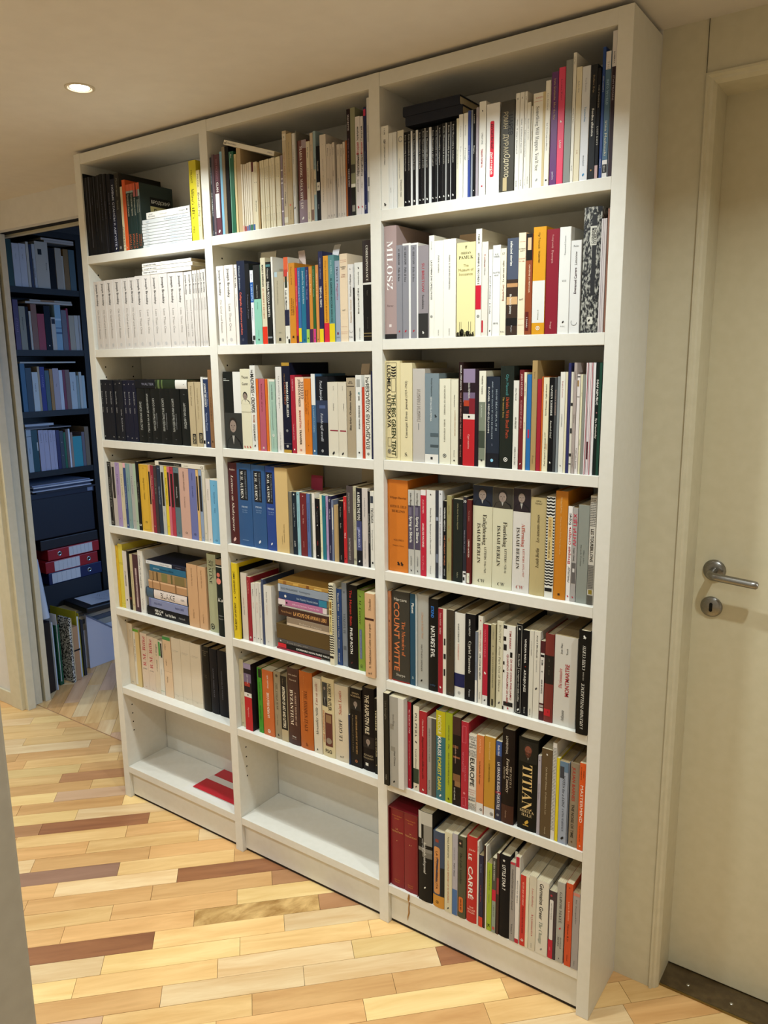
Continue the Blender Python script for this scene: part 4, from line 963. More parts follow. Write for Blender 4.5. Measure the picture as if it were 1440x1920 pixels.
1502.9 26 173.7 3 #cdb98a -|b|#ebe6d8|0|1|0|.8;h|KAREN|#c87868|.05|.02;b|#d8a898|.085|.09|.06|.74;dS|Something Will Happen, You'll See|#6a655a|.14|.82|.3|.4;m|leaf|#999|.92|.2|.4
1529.2 10.5 191.4 3 #e9e4d6 -|d|Les Archives|#888|.1|.3|.25;d|La Correspondance|#555|.4|.66|.3;m|sq|k|.945|.3
1540.1 14.7 204.8 3 #5f2a66 -|d|Irena Grudzinska  After the War|#c8a878|.06|.42|.3;d|pandora|#d8d0d8|.88|.95|.3
1555.1 13.7 209.4 3 #dd3f60 -|d|Louise Kerr|#8a2840|.08|.3|.25;m|bird|w|.46|.35;d|LAISA|w|.62|.69|.32
1569.1 14.2 219.5 3 #83857f -|
1583.6 6.6 229.1 3 #e2ddd0 -|d|Sull'Ego|#777|.03|.09|.35;d|Charles la Fine|#555|.42|.54|.35;d|Poul|k|.86|.92|.35
1590.5 11.4 202.7 3 #ddd2b4 -|d|Andre Gide|#888|.12|.22|.25;d|O.M.|#b08050|.72|.76|.3
1602.2 16.1 201.2 3 #d5d6da -|d|Yves Bonnefoy|#889|.1|.22|.22;d|Taumachia|#2f80b0|.35|.48|.26;d|mondadori|#345|.78|.87|.22;m|leaf|#2f80b0|.95|.3
1618.6 13.1 201.3 3 #2a2b2d -|d|Stefano Zoja|#a8906a|.09|.24|.25;dB|Fordina alfabetica|w|.38|.62|.34;m|sq|#a88048|.92|.22
1632 7.3 193.1 3 #1c1c20 -|d|THE STRANGER|#9a9484|.06|.45|.35;d|LOST DAYS|#d8d4c8|.5|.72|.4;b|#b89a98|.88|1
1639.6 6.3 227.4 3 #1d3d80 -|dB|CITY LIGHTS|#b8c4dc|.1|.45|.35;d|Gallimard|w|.8|.97|.3
1646.2 10.9 217.8 3 #49677f -|b|#d6d0ce|0|.14;b|#dad6d4|.86|1;d|THE|#999|.07|.15|.35;d|INTO WORLD|#9ab8d0|.22|.42|.4;d|Irina Mashinski|#d4d0b4|.54|.83|.42;b|k|.895|.965|.1|.9;d|about|w|.905|.955|.34
1657.4 9 250.3 3 #d5cfcd -|b|#2a161f|.24|1;d|ROBERTA|k|.14|.22|.3;d|STAN PELICANS|#b8a8b0|.3|.47|.34
@3 2
1140.7 34.1 250.4 3 #a28c89 H|dS|MILOSZ|#f0ece8|.13|.56|.5;h|Farrar|#6a5856|.7|.02;m|sq|#d8ccc8|.88|.2;b|#1c1a1c|.955|1
1175.6 15.8 206.2 3 #858389 -|dS|SU BRISTOW · Pelle di foca|#1c1c1c|.04|.38|.32;m|leaf|r|.92|.28
1191.7 22.1 208.3 3 #e2dfda -|b|#858389|.02|1|0|.8;dS|SU BRISTOW · Pelle di foca|#1c1c1c|.04|.4|.26|.38;m|leaf|r|.92|.24|.38
1214.3 20.3 207.1 3 #e2dfda -|b|#858389|.02|1|0|.84;dS|SU BRISTOW · Pelle di foca|#1c1c1c|.04|.4|.26|.42;m|leaf|r|.92|.24|.42
1234.9 27.4 199.7 3 #8a8285 -|b|#2c2b2a|.73|1;d|SU BRISTOW|#a82838|.19|.5|.26;d|Sealskin|#2a2a2a|.53|.68|.22;m|bird|w|.94|.25
1262.6 13.6 218.6 3 #e6e2d6 -|d|Pamuk|#888|.06|.14|.26;dB|LA DONNA DAI CAPELLI ROSSI|#1a1a1a|.24|.62|.3;m|ring|#555|.79|.42
1276.5 23.6 205.8 3 #e6e2d6 -|dS|PAMUK  ISTANBUL|#1a1a1a|.15|.33|.13;d|EINAUDI|#777|.92|.98|.1
1300.3 31.8 206.8 3 #e6e2d6 -|dS|PAMUK  IL MUSEO DELL'INNOCENZA|#2a1a1a|.16|.51|.11;d|EINAUDI|#777|.91|.98|.09
1333.7 45.4 196.3 3 #e2d79e -|h|ff|k|.05|.035;hS|ORHAN|#1a1a1a|.11|.025;hS|PAMUK|#1a1a1a|.155|.035;h|The|#8a7a50|.24|.03;h|Museum of|#8a7a50|.285|.03;h|Innocence|#8a7a50|.33|.03;q|#2a2618|.9|1
1379.4 14.6 220.4 3 #e6e2d6 -|dB|PAMUK|k|.05|.14|.3;dB|ISTANBUL I RICORDI E|k|.22|.51|.3;b|#c01830|.52|.745;m|ring|#555|.81|.45
1394.3 15.3 193.3 3 #dcd6ca -|dS|Il mio nome|#b04838|.13|.27|.25;dS|Omer Ilhan|#333|.17|.37|.18;b|#b82030|.83|.96|.05|.3
1410 9.1 176.7 3 #e6e3dc -|dI|Iosif Brodskij / L'isola|#333|.3|.74|.42;m|leaf|#333|.94|.4
1419.4 18.5 184 3 #e6e4de -|h|ELIE|#222|.1|.018;h|WIESEL|#222|.125|.018;h|NOTTE|#222|.3|.018;h|NUIT|#222|.33|.018;h|SEUIL|#222|.86|.02
1438.5 13.5 176.2 3 #e6ddc4 -|h|57|#333|.06|.025;uS|Romain Gary|#8a2018|.41|.6|.36;uS|La mia cara valise|#222|.14|.38|.3;h|folio|#333|.955|.02
1452.3 26.3 194.8 3 #4a5162 -|b|#3a2a20|.42|1;dB|selected stories|w|.03|.28|.22|.4;b|#b88a5c|.46|.5;b|#c8a070|.6|.68;dS|the hero's journey|w|.57|.78|.2|.4;b|#141210|.82|.9;d|Picador|#ccc|.9|.97|.14
1478.9 16.4 202.8 3 #e6d6b8 -|b|#b0583c|.085|.088|.1|.9;h|ROMAIN|#333|.155|.014;h|GARY|#333|.175|.014;h|LES RACINES|#b0583c|.25|.012;h|DU CIEL|#b0583c|.275|.012;hI|nrf|#333|.645|.022;b|#b0583c|.84|.842|.1|.9;b|#b0583c|.9|.902|.1|.9
1495.6 15 199.5 3 #8c4426 -|b|#16100e|0|.26;b|#e0b488|.04|.16|.25|.8;dB|CAVERNE DI MEMORIA|#e8c0a0|.3|.58|.22|.6;b|#5a1816|.77|.96|.1|.6;d|I DIARI|w|.8|.95|.2|.35
1510.9 28.1 210.4 3 #d3941e -|b|#d9d8d4|.495|.89;d|Olga Tokarczuk|#6a4a10|.05|.2|.16|.48;dB|VAGABONDI|#4a3410|.22|.33|.13|.48;d|BOMPIANI|#998|.77|.86|.1;m|ring|w|.94|.3
1539.4 27 203.3 3 #841a2b -|d|Young Lonely|#d8a8a0|.05|.18|.14;d|Dystopia|#d8a8a0|.2|.32|.16;d|Saggi|#d8a8a0|.88|.95|.13
1566.9 23.6 204.7 3 #dfddd8 -|uS|Emmanuel Carrere|#888|.08|.26|.14;h|V13|#222|.5|.02;m|leaf|k|.89|.2;h|P.O.L|#222|.93|.014
1590.8 21.6 177.5 3 #d8d6d3 -|h|Folio|#222|.06|.022;uB|Emmanuel Carrere|#3a2030|.29|.57|.24;u|Limonov|#444|.12|.26|.24;m|arc|#777|.88|.6
1614.6 35.9 236 3 speck H|b|#2a2a2c|.06|.7|.52|.75;b|#c9c6ba|.15|.3|.4|.76;dB|MANIFESTO|k|.165|.29|.14|.55;dB|INCERTO|k|.165|.29|.14|.68;b|#c9c6ba|.87|.93|.4|.7;m|leaf|k|.9|.14
1650.9 10.7 211.8 3 #c6bebc -|b|#7a6a70|0|1|.3|.38;b|#8a7a80|0|1|.62|.68
1661.9 4.3 229.2 3 #8a6252 -|
@3 3
1136.5 43.2 234.1 8 #dacb9c H|f|k|.02|.975|.09|.8;dB|LUDMILA ULITSKAYA|k|.045|.67|.26|.3;dB|THE BIG GREEN TENT|#1f3016|.33|.955|.28|.6;z|k|.05|.16|.46|.76;f|k|.17|.31|.46|.74;f|k|.77|.86|.18|.44;m|ring|#666|.91|.26|.3
1180.2 33.5 228.7 8 #dacda4 -|uS|Gueorgui Efron|#333|.49|.76|.2|.5;uS|journal (1939-1943)|#333|.18|.47|.2|.5;hS|S.|k|.93|.04
1215.3 33.9 215.5 8 #b9b2aa -|u|ПАМЯТИ ПАМЯТИ|#8a837c|.22|.56|.28;b|#777|.58|.65|.46|.52
1249.6 37.3 204.9 8 #75838a -|dS|Marija Stepanova|#333c40|.05|.25|.1|.5;dB|MEMORIA DELLA MEMORIA|#d8dcdc|.26|.53|.12|.45;m|bird|#2a3034|.47|.22|.78;b|#4d5a60|.66|.7|.4|1;b|#414c52|.79|.82|.4|1;b|#dcd8d0|.9|1;m|sq|#333|.945|.16
1287.5 29.7 193 8 #dcd7c2 -|dS|IN MEMORY OF MEMORY|#6a665a|.08|.42|.14;dS|MARIA STEPANOVA|#6a665a|.47|.74|.14;m|ring|#555|.9|.32
1317.5 18.9 191.8 8 #dad4be -|dS|Maria Stepanova|#555|.18|.32|.16;dS|LA GUERRA DELLE BESTIE|#b8906a|.36|.66|.18|.6;d|Einaudi|#666|.83|.91|.13;m|dot|k|.95|.2
1337 12 229.2 8 #241110 -|dB|MARIA STEPANOVA|#e0d8d0|.03|.27|.32;d|WAR OF THE BEASTS AND THE ANIMALS|#b8887c|.29|.74|.3;d|BLOODAXE|#b08070|.8|.92|.3
1349.3 38.7 214.4 8 #261a20 -|b|#8a7a94|0|.14|0|.78;b|#6d5c76|.24|.34|0|.78;b|#7a1a26|.3|.47|.4|.78;b|#a83a20|.32|.38|.05|.4;d|OLGA STEPANOVA|w|.14|.3|.12|.4;b|#d8d2c8|.46|.515|0|.78;m|dot|k|.488|.14|.4;b|#b51c24|.515|1|0|.78;d|Ogni mattina|#e8b0a8|.67|.82|.12|.4
1389 16.9 210.1 8 #dfdbc8 -|b|#767d6c|.32|.93;b|#3c4438|.62|.8;dS|Vladislav Vancura|#333|.05|.24|.22;d|LA FAMIGLIA|#d8dccc|.35|.48|.2|.4;m|dot|#333|.93|.3
1406.2 32.3 197.6 8 #1c2533 H|d|HOW BEAUTIFUL IT IS|#a8b4bc|.05|.68|.12|.78;d|AND HOW EASILY IT CAN BE BROKEN|#a8b4bc|.05|.68|.1|.48;d|DANIEL MENDELSOHN|w|.05|.68|.13|.2;d|LIGHTS|#889|.735|.76|.1;b|#10131c|.84|1;m|dot|#8ac4e0|.92|.22
1439.3 31.9 220.1 8 #20251f H|d|Glyn Maxwell|#4a8a88|.08|.28|.2|.55;dS|Drinks With Dead Poets|#b84a2c|.3|.7|.24|.6;dS|The Autumn Term|#b89a50|.3|.5|.13|.28;m|ring|w|.91|.3|.5
1471.6 12.8 189.7 8 #dbd7cc -|d|Glyn Maxwell|#555|.08|.22|.28;dS|ON POETRY|#333|.41|.54|.32;d|OBERON BOOKS|#222|.74|.95|.28
1484.7 10.7 211.9 8 #6b181e -|dS|JOHN BETJEMAN|#d8b0a8|.04|.26|.4;dS|SUMMONED BY BELLS|#c8908a|.3|.58|.4;m|leaf|w|.94|.3
1495.7 6.3 206.6 8 #e2d9ba -|d|Charles Simic|#333|.1|.24|.4;d|Voices|#444|.5|.58|.4
1502.3 10.6 202.2 8 #2565a0 -|b|#b02848|.57|.66|.35|.7
1513.1 12.1 231 8 #a5895a -|d|Versi|#6a5430|.08|.18|.25;d|Poesie|#6a5430|.85|.95|.25
1525.6 9.7 192.9 8 #9c1a2c -|
1535.6 3.6 197.8 8 #c65f22 -|
1539.5 12.6 196.1 8 #dbd2b2 -|uS|Poeti: Segreti & Movimenti 1977|#333|.58|.94|.26;uS|Boris Ormezzano - Foglie di musica|#333|.07|.4|.26;d|2015|#c88030|.7|.76|.3|.75
1552.4 10.4 195.8 8 k -|dS|NAVEEN KISHORE|w|.08|.4|.42;dI|Knotted Grief|#d8d4c8|.45|.64|.4;m|bird|w|.9|.45
1563.1 6.7 195.8 8 #3a3c3e -|dS|NAVEEN KISHORE|#b89888|.1|.42|.4
1570.1 5.4 198.2 8 #858a8c -|
1575.8 11 207.3 8 #dcd8ce -|d|Regina Derieva|#b05050|.09|.25|.24;d|CORINTHIANS|#666|.41|.54|.24;m|dot|k|.93|.22
1587 4.7 207.3 8 #dcd3b4 -|
1592.1 6 225.1 8 #2a2c5c -|
1598.4 6 207.3 8 #d0cabc -|b|#222|.3|.33;b|#333|.55|.6|.2|.9;b|#222|.8|.83;b|#333|.9|.91
1604.7 6.7 225.8 8 #a69892 -|d|DANTE|#554|.08|.15|.4;d|Inferno|#554|.45|.55|.4;d|Campanotto|#554|.8|.95|.4
1611.7 7 202.7 8 #d8cfca -|b|#222|.02|.03;b|#9a7a50|.06|.12|.1|.6;b|#222|.22|.225;d|Tutti Libri Rivista|#222|.7|.98|.4
1619 4.8 202.2 8 #dcd5b4 -|d|Poesie|#665|.1|.3|.3;d|Antologia|#665|.6|.75|.3
1624.1 5.9 201.7 8 #84867e -|
1630.3 4.8 225.1 8 #e0d6d6 -|b|#8c2036|0|1|.55|.95
1635.4 4.6 225.4 8 #d8ccce -|b|#4a1020|.7|.86
1640.3 4.6 225.4 8 #e0d6d6 -|b|#8c2036|0|1|.5|.95
1645.1 4.7 225.3 8 #e0dcdc -|
1650.2 13 225.6 8 #17201c -|b|#1a4536|0|1|.55|1;dB|DEAF REPUBLIC|w|.15|.37|.3|.3;dB|Ilya Kaminsky|#d8d4c8|.49|.67|.26|.3;m|ring|#c88|.44|.2|.3
@3 4
1136.5 4.1 227.8 15 #c97120 -|dS|SOTTO IL CIELO DI ROMA|#5a2c10|.28|.55|.3;dS|Burrini|#7a4018|.18|.27|.26;d|VOLUME I|#7a4018|.65|.82|.24;m|bird|k|.9|.4
1141 55.3 229 15 #c97120 -|hS|Filippo Burrini|#4a2410|.19|.025;hS|SOTTO IL CIELO|#4a2410|.285|.028;hS|BERLINO|#4a2410|.335|.026;h|VOLUME II|#6a3818|.65|.02;h|Edizione Critica|#6a3818|.71|.016;m|bird|k|.91|.2;m|bird|k|.91|.2|.68
1197.2 17.5 207.7 15 #b7b4ac -|b|#4b4356|.18|.7;b|#6a6276|.2|.3|.1|.6;dS|Arturo Hugonin|#222|.03|.2|.3;dB|Spring in Siberia|w|.31|.62|.42;d|СЛОВАРЬ|#555|.78|.9|.22;m|bird|k|.955|.3
1215.2 16.9 208.4 15 #b7b4ac -|b|#4b4356|.18|.7;b|#6a6276|.2|.3|.1|.6;dS|Arturo Hugonin|#222|.03|.2|.3;dB|Spring in Siberia|w|.31|.62|.42;d|СЛОВАРЬ|#555|.78|.9|.22;m|bird|k|.955|.3
1232.6 15.8 210.7 15 #b61a34 -|b|#ded8d4|0|.06;d|JULES VERMEER|#f0c8c8|.11|.27|.24;dB|ANGELI DE MACHINES|#f4dcd8|.38|.66|.32;dI|Neri Pozza|#e08890|.75|.93|.28
1248.8 24.5 211.9 15 #d9d6ce -|m|bird|k|.05|.2;dS|Werner Herzog|#333|.2|.36|.16;dS|Ognuno per se e Dio contro tutti|#444|.38|.73|.16;d|Feltrinelli|#777|.87|.96|.15
1273.7 8.3 212.6 15 #2f333e -|b|#8a90a0|.3|.34;b|#6a7080|.72|.82
1282.3 10.5 213.4 15 #cbcbcd -|m|bird|k|.04|.4;dS|Werner Herzog|#333|.19|.35|.28;dS|Il crepuscolo del mondo|#444|.37|.62|.3;d|Feltrinelli|#777|.86|.96|.28
1293.5 9.9 189.4 15 k -|dB|WERNER HERZOG|w|.08|.38|.34;d|THE TWILIGHT WORLD|#e0906a|.43|.82|.34;d|VINTAGE|#ccc|.86|.95|.28
1303.8 13.3 203 15 #968c5e -|dI|Arturo Pinto|#333|.11|.22|.26;d|Sette|#b05020|.35|.39|.24;d|SEI|#b05020|.49|.54|.24;d|Feltrinelli|#665|.79|.89|.2
1317.6 3.5 196.3 15 #3a1c0c -|
1321.6 25.9 197.3 15 #1f231e -|dI|Fabio Stassi Mastro Geppetto|#a8a078|.05|.36|.14;d|Sellerio|#a8a88a|.88|.95|.14
1347.8 9.5 204 15 #2a2830 -|h|30|w|.05|.03;d|Nabokov W. Lezioni|#a8a4b0|.33|.7|.3;b|#d4d0cc|.86|1;b|#222|.88|.9|.2|.9;b|#222|.93|.97|.1|.6
1357.8 12.5 198.4 15 #591414 -|d|Pera Robin|#c08878|.13|.25|.22;dB|L'EREMO del NULLA|#f0e0d0|.47|.68|.3;b|#d8d4be|.87|.99|.1|.7;d|Neri|#665|.89|.96|.18
1372.1 49.8 233.7 15 #cfc9ac H|P|#1c2230|0|.2;dS|Enlightening|#2a2622|.28|.58|.2|.64;dS|LETTERS 1946-1960|#3a3630|.6|.86|.11|.68;dS|ISAIAH BERLIN|#2a2622|.37|.77|.18|.34;hI|CW|k|.945|.035
1422.9 49.2 233.3 15 #cdc8ac H|P|#39342c|0|.2;dS|Flourishing|#2a2622|.33|.57|.2|.66;dS|LETTERS 1928-46|#3a3630|.59|.83|.11|.7;dS|ISAIAH BERLIN|#2a2622|.37|.77|.18|.34;hI|CW|k|.945|.035
1472.5 41.4 235.2 15 #d0cac2 H|P|#241a20|0|.22;dS|Affirming|#b04838|.33|.55|.2|.64;dS|LETTERS 1975-1997|#b04838|.57|.84|.11|.68;dS|ISAIAH BERLIN|#2a2622|.37|.77|.2|.34;hI|CW|#a03828|.945|.035
1514.6 36 219.2 15 #b3a172 H|hI|Albin|#2a2010|.035|.018;hI|Michel|#2a2010|.06|.018;uI|Isaiah Berlin|#2a2010|.51|.71|.22;uI|Les penseurs russes|#2a2010|.17|.45|.22
1551.5 19.7 224.2 15 #d9d6cc -|Z|#1a1816|0|.22;Z|#1a1816|.62|.88;Z|#1a1816|.22|.62|0|.22;Z|#1a1816|.22|.62|.82|1;b|#cdb47a|.2|.62|.25|.8;dB|AUGUST MODEL|#b07a38|.22|.4|.3;dI|A machine and son|#4a3a20|.42|.6|.26;b|k|.9|.935|.05|.9
1571.6 27.1 237.6 15 #bd761b H|dI|Michael Robbins|#e0b878|.05|.2|.16;dI|When one has lived a long time alone|#dcb070|.23|.58|.13;m|sq|#3a2008|.95|.18
1599.3 10.4 206.8 15 #e2dcd8 -|uS|Борис|#222|.07|.19|.5;uB|Вторая смерть|#b01c30|.21|.6|.55;uI|пишщу|#222|.63|.8|.5;m|bird|r|.95|.5
1610 11.8 204.8 15 #a29c98 -|uB|АНТИ ЦЕХ|#c41c40|.06|.4|.6;d|Кодекс Давид|#222|.42|.56|.34;b|#5f5a58|.58|.8|.1|.9;b|#c8c2be|.64|.68|.3|.7;m|bird|r|.95|.4
1622.6 24.2 212.5 15 #888b83 -|d|Hirundo Fontana|#3a3c38|.32|.7|.12|.35;d|Milano zefiro|#3a3c38|.42|.62|.1|.62
1647.3 13.4 233.8 15 #cfcac0 -|B|#333|.02|.28;dB|LES TOURBILLONS|#151515|.3|.6|.5;b|#8a857c|.63|.85;B|#555|.63|.85;b|#8c7a28|.86|.9|.2|.8;b|#58544c|.91|1
@3 5
1136.5 9.5 235.2 12 #b7744c -|d|FREDERIC CROWES|#3a2418|.05|.28|.24;b|#3a1a10|.32|.345|.4|.6;dS|GUESTS FOR AN EVENING IN MAY|#5a3420|.38|.74|.22;b|#3a1a10|.78|.8|.4|.6;d|Vitamin|#8a5434|.84|.95|.22
1147.2 53.6 238 12 #34312a H|h|Harcave|#d8d0c0|.085|.035;dB|COUNT WITTE|#cf7442|.12|.88|.32|.3;dS|The Memoirs of|#cf7442|.32|.7|.2|.68;h|Sharpe|#c8c0b0|.92|.03;b|#8c2418|.985|1
1201.9 16.9 238.4 12 #11435a -|dB|Planet|w|.1|.21|.42;dI|idib|#c8d8d8|.9|.93|.3
1219.1 3.1 239.5 12 #c8ccc8 -|
1222.6 33.3 240.6 12 #a4a29a H|dI|A House in St John's Wood|#c09070|.18|.46|.2;d|MATTHEW SPENDER|#4a4844|.53|.82|.14|.42;m|leaf|k|.92|.18|.4
1256.2 27 236.3 12 #151310 H|dB|ETKIND|#2f7ad0|.08|.2|.3|.46;dB|NATURE'S EVIL|w|.29|.63|.42|.5;h|polity|#3a5a7a|.93|.02
1283.6 23.4 215.9 12 #d6d0c0 -|b|#8f1725|0|1|0|.6;dI|Teresa Saudade|#e8b8b0|.05|.2|.2|.3;dI|Sartre|#f0d0c8|.22|.3|.22|.3;m|bird|w|.93|.3|.3;b|k|.34|.42|.72|.9;b|k|.52|.58|.68|.95;b|k|.7|.78|.7|.9
1307.3 20.8 217.4 12 #382f23 -|d|LA VITA NUOVA|#241c12|.15|.6|.2;d|E|#6a5a48|.96|.98|.2
1328.4 28.1 213.1 12 #d8d4ca H|dS|MARIE FERRANTI|#444|.12|.34|.16|.4;dS|ENTERREMENT|#c87868|.36|.55|.16|.4;b|#10184a|.71|.87;m|ring|#888|.94|.26
1357.4 27.2 216.4 12 k -|dI|KIRILL MEDVED|w|.06|.25|.16|.45;dS|Cypriot Passwords|#d8d4c8|.31|.68|.26|.5;d|Passau|#ccc|.87|.95|.16
1384.9 6.7 176.6 12 #767d8a -|b|#d8d4cc|.68|1;d|Les Poemes|#444|.4|.6|.35
1391.9 12.2 216.4 12 #d9d2c4 -|m|bird|r|.05|.36;dS|LORETTA NAPOLEONI|#b04838|.16|.4|.34;dB|CHE COSA HA VERSO|#222|.42|.72|.34;d|Passavant|#555|.87|.95|.26
1404.4 21.1 199.5 12 #141214 -|b|#ab1932|0|.88|0|.66;b|#d5d2cc|.88|1|0|.66;d|HANTEL LORELEI|#e07080|.05|.42|.18|.3;m|bird|w|.6|.34|.34;m|leaf|#333|.94|.25|.34
1425.9 11.8 203.2 12 #a99f7c -|d|LUCAPIDIUS|#555|.04|.18|.28;m|bird|k|.26|.3;dS|IL TACCUINO SEGRETO|#554|.32|.78|.28;b|#2a2418|.9|.98|.3|.7
1440.6 16.2 213.2 12 #cdc7ac -|d|BOUTINY|#8a846c|.04|.24|.34|.5;d|Arvo Part Out of Silence|#7a7460|.28|.8|.34;m|leaf|#555|.93|.4
1457.1 29.7 207 12 #dcd8d0 -|b|k|0|.04|.02|.3;b|k|.13|.18|.02|.25;b|k|.22|.29|.04|.3;b|k|.3|.36|.6|.8;b|k|.42|.46|.02|.14;b|k|.52|.55|.02|.14;dB|TIM PARKS|#9c3838|.05|.26|.16|.6;dB|DI CHE COSA PARLIAMO|#9c3030|.38|.86|.16|.72;dB|QUANDO PARLIAMO DI LIBRI|#9c3030|.33|.9|.16|.42;b|k|.89|.94|.1|.9;b|k|.95|.99|0|.12;m|bird|r|.965|.2
1490 14.4 217.5 12 k -|f|#b8b4a8|.02|.985|.08|.9;m|bird|w|.06|.4;b|#b8b4a8|.49|.493|.1|.9;dI|Eros Pasolini|#d8d4c8|.33|.47|.28;dI|La ragazza vista dalla collina|#d8d4c8|.51|.86|.28;m|leaf|w|.95|.4
1504.8 16.4 204.5 12 k -|dB|VIVEKAN RADA|#e8e4da|.1|.38|.28|.45;m|bird|#a03020|.42|.2;dB|AZULEJO JAZZ|#e8e4da|.46|.72|.3|.45;d|Einaudi|#d8d4c8|.9|.97|.2
1521.5 10.9 206.5 12 #cfcabc -|d|LUCI E NEBBIE|#666|.06|.34|.22;dB|NINO B|#333|.9|.97|.26
1532.7 15.2 207 12 #d2ccbe -|dB|Ariel S Modianuk|#333|.04|.3|.22;d|Casa di bambole|#777|.32|.46|.2;m|leaf|#444|.65|.4
1548.2 11 188 12 #45131b -|b|#d6d0c8|.15|.78;b|k|.17|.2|.1|.9;dB|KIM|k|.24|.3|.4;m|ring|k|.38|.34;dB|ANA BLANDIS|#222|.48|.66|.34;b|#a8a098|.8|.83;b|#d0c8c0|.84|.88
1559.5 21.2 207.3 12 #6f2822 H|b|#191310|.24|.56;dS|LA FINE|#5a5040|.27|.31|.16;dS|THE MANN|#5a5040|.4|.46|.16;m|dot|#5a5040|.36|.1;b|#b81c28|.85|.93|.05|.75;h|II|k|.88|.02
1581.4 52.5 208.8 12 #cdc8be -|uS|Jean-Marc|#333|.08|.2|.09|.3;uS|Tarrit|#333|.13|.2|.08|.55;uI|Dictionnaire|#b8383c|.36|.58|.16|.28;uB|MONTMARTRE|#a81c2c|.3|.66|.18|.58;uI|Atlante|#333|.82|.95|.14|.42
1640.5 25.9 235.8 -4 #15130f H|uI|CATHY CURTIS|#e8e4d8|.14|.37|.28|.5;uI|the life of Elizabeth|#b8b4a8|.39|.47|.14|.5;uI|A SPLENDID INTELLIGENCE|#e8e4d8|.5|.95|.28|.5;m|bird|w|.06|.34
@3 6
1136.5 16.1 254.5 -14 #26231c -|d|Una famiglia|#6a6454|.08|.28|.34;d|Adelphi|#8a8474|.88|.94|.3
1152.9 43.7 248.7 -10 #d2cec8 -|b|#a19c92|0|1|0|.62;b|#8a8478|.3|.36|.05|.3;b|#8a8478|.55|.6|.1|.4;d|morfina|#6a645c|.19|.32|.16|.3;dB|Nel Cinese|#333|.6|.76|.11|.36;m|leaf|k|.94|.15|.3
1196.8 13.2 238 6 #151214 -|b|#a5182b|0|1|0|.86;dB|The Gentle Art of Fall|#f0e0dc|.07|.37|.24|.45;dI|An anatomy distilled from|#e0a098|.44|.73|.2|.45;m|ring|#e8a0a0|.9|.26|.45
1214.3 17.8 232.6 6 #d8d0bc -|dS|PIA PERA|#2a2a24|.08|.36|.36;m|bird|k|.42|.4;dI|Verdi dimore|#444|.5|.74|.3;b|#2c3a2c|.735|.91;m|leaf|#444|.95|.3
1232.9 22.5 223.7 6 #a01826 -|dI|Clara Berlemont|#e8b8b0|.1|.3|.24;dI|Eugenio Cannes dalla tua città|#1a0a0c|.31|.82|.26;m|bird|w|.955|.28
1256.4 25.6 212.4 6 #4a4842 -|b|#99928c|0|1|0|.5;d|GINEVRA FANTASTICA SEGRETI|#4a4644|.13|.56|.14|.26;d|BALDINI|#4a4644|.8|.92|.14|.26
1282.2 26.8 238.7 6 #2c6670 H|b|#b7ab14|0|.285;dB|NICOLE|#d8d4a0|.05|.26|.36|.4;dB|KRAUSS|w|.285|.5|.38|.4;dB|FOREST DARK|#d8c83c|.52|.9|.38|.4;m|leaf|w|.95|.24
1309.3 19.8 239.4 6 #9aa41e H|d|ANDREW MILLER|#333|.13|.3|.18;dI|The|#333|.34|.4|.2;d|DELLA CONFUSIONE DEL MONDO|#333|.44|.8|.2;m|bird|k|.955|.34
1329.4 23.7 235.1 6 #1b1412 -|b|#3a201a|0|.2;b|#6a3a20|.32|.35|.05|.7;b|#8a5030|.44|.46|.1|.9;b|#7a5434|.64|.72|.1|.95;b|#8a6440|.72|.78|.3|1;dI|Cordelia Monaco|#c8a890|.32|.52|.16|.4;d|ROSE HINGE|#d8d4c8|.8|.94|.16|.3
1353.6 20.1 228.8 6 #a71b30 -|f|#d87080|.05|.24|.2|.7;d|RECITAZIONE|#d87888|.33|.6|.18|.3;d|DELLA MENTE|#d87888|.46|.72|.14|.6;f|#d87080|.87|.97|.2|.7;m|ring|#e89098|.82|.3
1374 21.3 200.1 6 #d4cfc4 -|B|#444|.02|.06;hB|THE|k|.09|.022;hB|STRANGE|k|.125|.024;hB|DEATH OF|k|.16|.024;B|#555|.2|.28;dB|EUROPE|k|.3|.67|.56;h|IMMIGRATION|#a03030|.72|.016;h|IDENTITY|#a03030|.75|.016;h|ISLAM|#a03030|.78|.016;hB|DOUGLAS|k|.82|.024;hB|MURRAY|k|.855|.026;B|#555|.9|.98
1395.6 19.7 205.2 6 #c97640 -|b|#d2cec8|.86|1;dI|Isabella Nelson|#f0c098|.04|.22|.18;dB|La memoria del corpo|#3a1c0c|.33|.62|.2;m|ring|k|.94|.35|.7
1416.2 28.9 208.3 6 #b5842b -|b|#d2cec8|.88|1;dI|Giulia Frattaroli|#e8c080|.06|.28|.14;dB|Le altre concordanze|#3a2808|.33|.56|.14;m|ring|k|.95|.3|.75
1446.4 15.8 204 6 #1b1f38 -|b|#34508a|0|.18;dB|Paolo Nori|#d8d4e0|.05|.18|.36|.5;dB|LA GRANDE RUSSIA PORTATILE|#dcd8dc|.26|.86|.46|.55;b|#8a2030|.63|.66;m|ring|#aaa|.93|.4
1462.6 32 240.5 6 #1b120e H|d|LOWENTHAL|#c8bca8|.07|.26|.18|.4;dI|THE PAST IS A|#b8a890|.38|.6|.16|.74;dI|Foreign Country|#d8c8b0|.3|.67|.24|.5;d|REVISITED|#a89880|.4|.53|.14|.22;b|#3a1a10|.8|1;d|Cambridge|#a88870|.86|.94|.12|.4
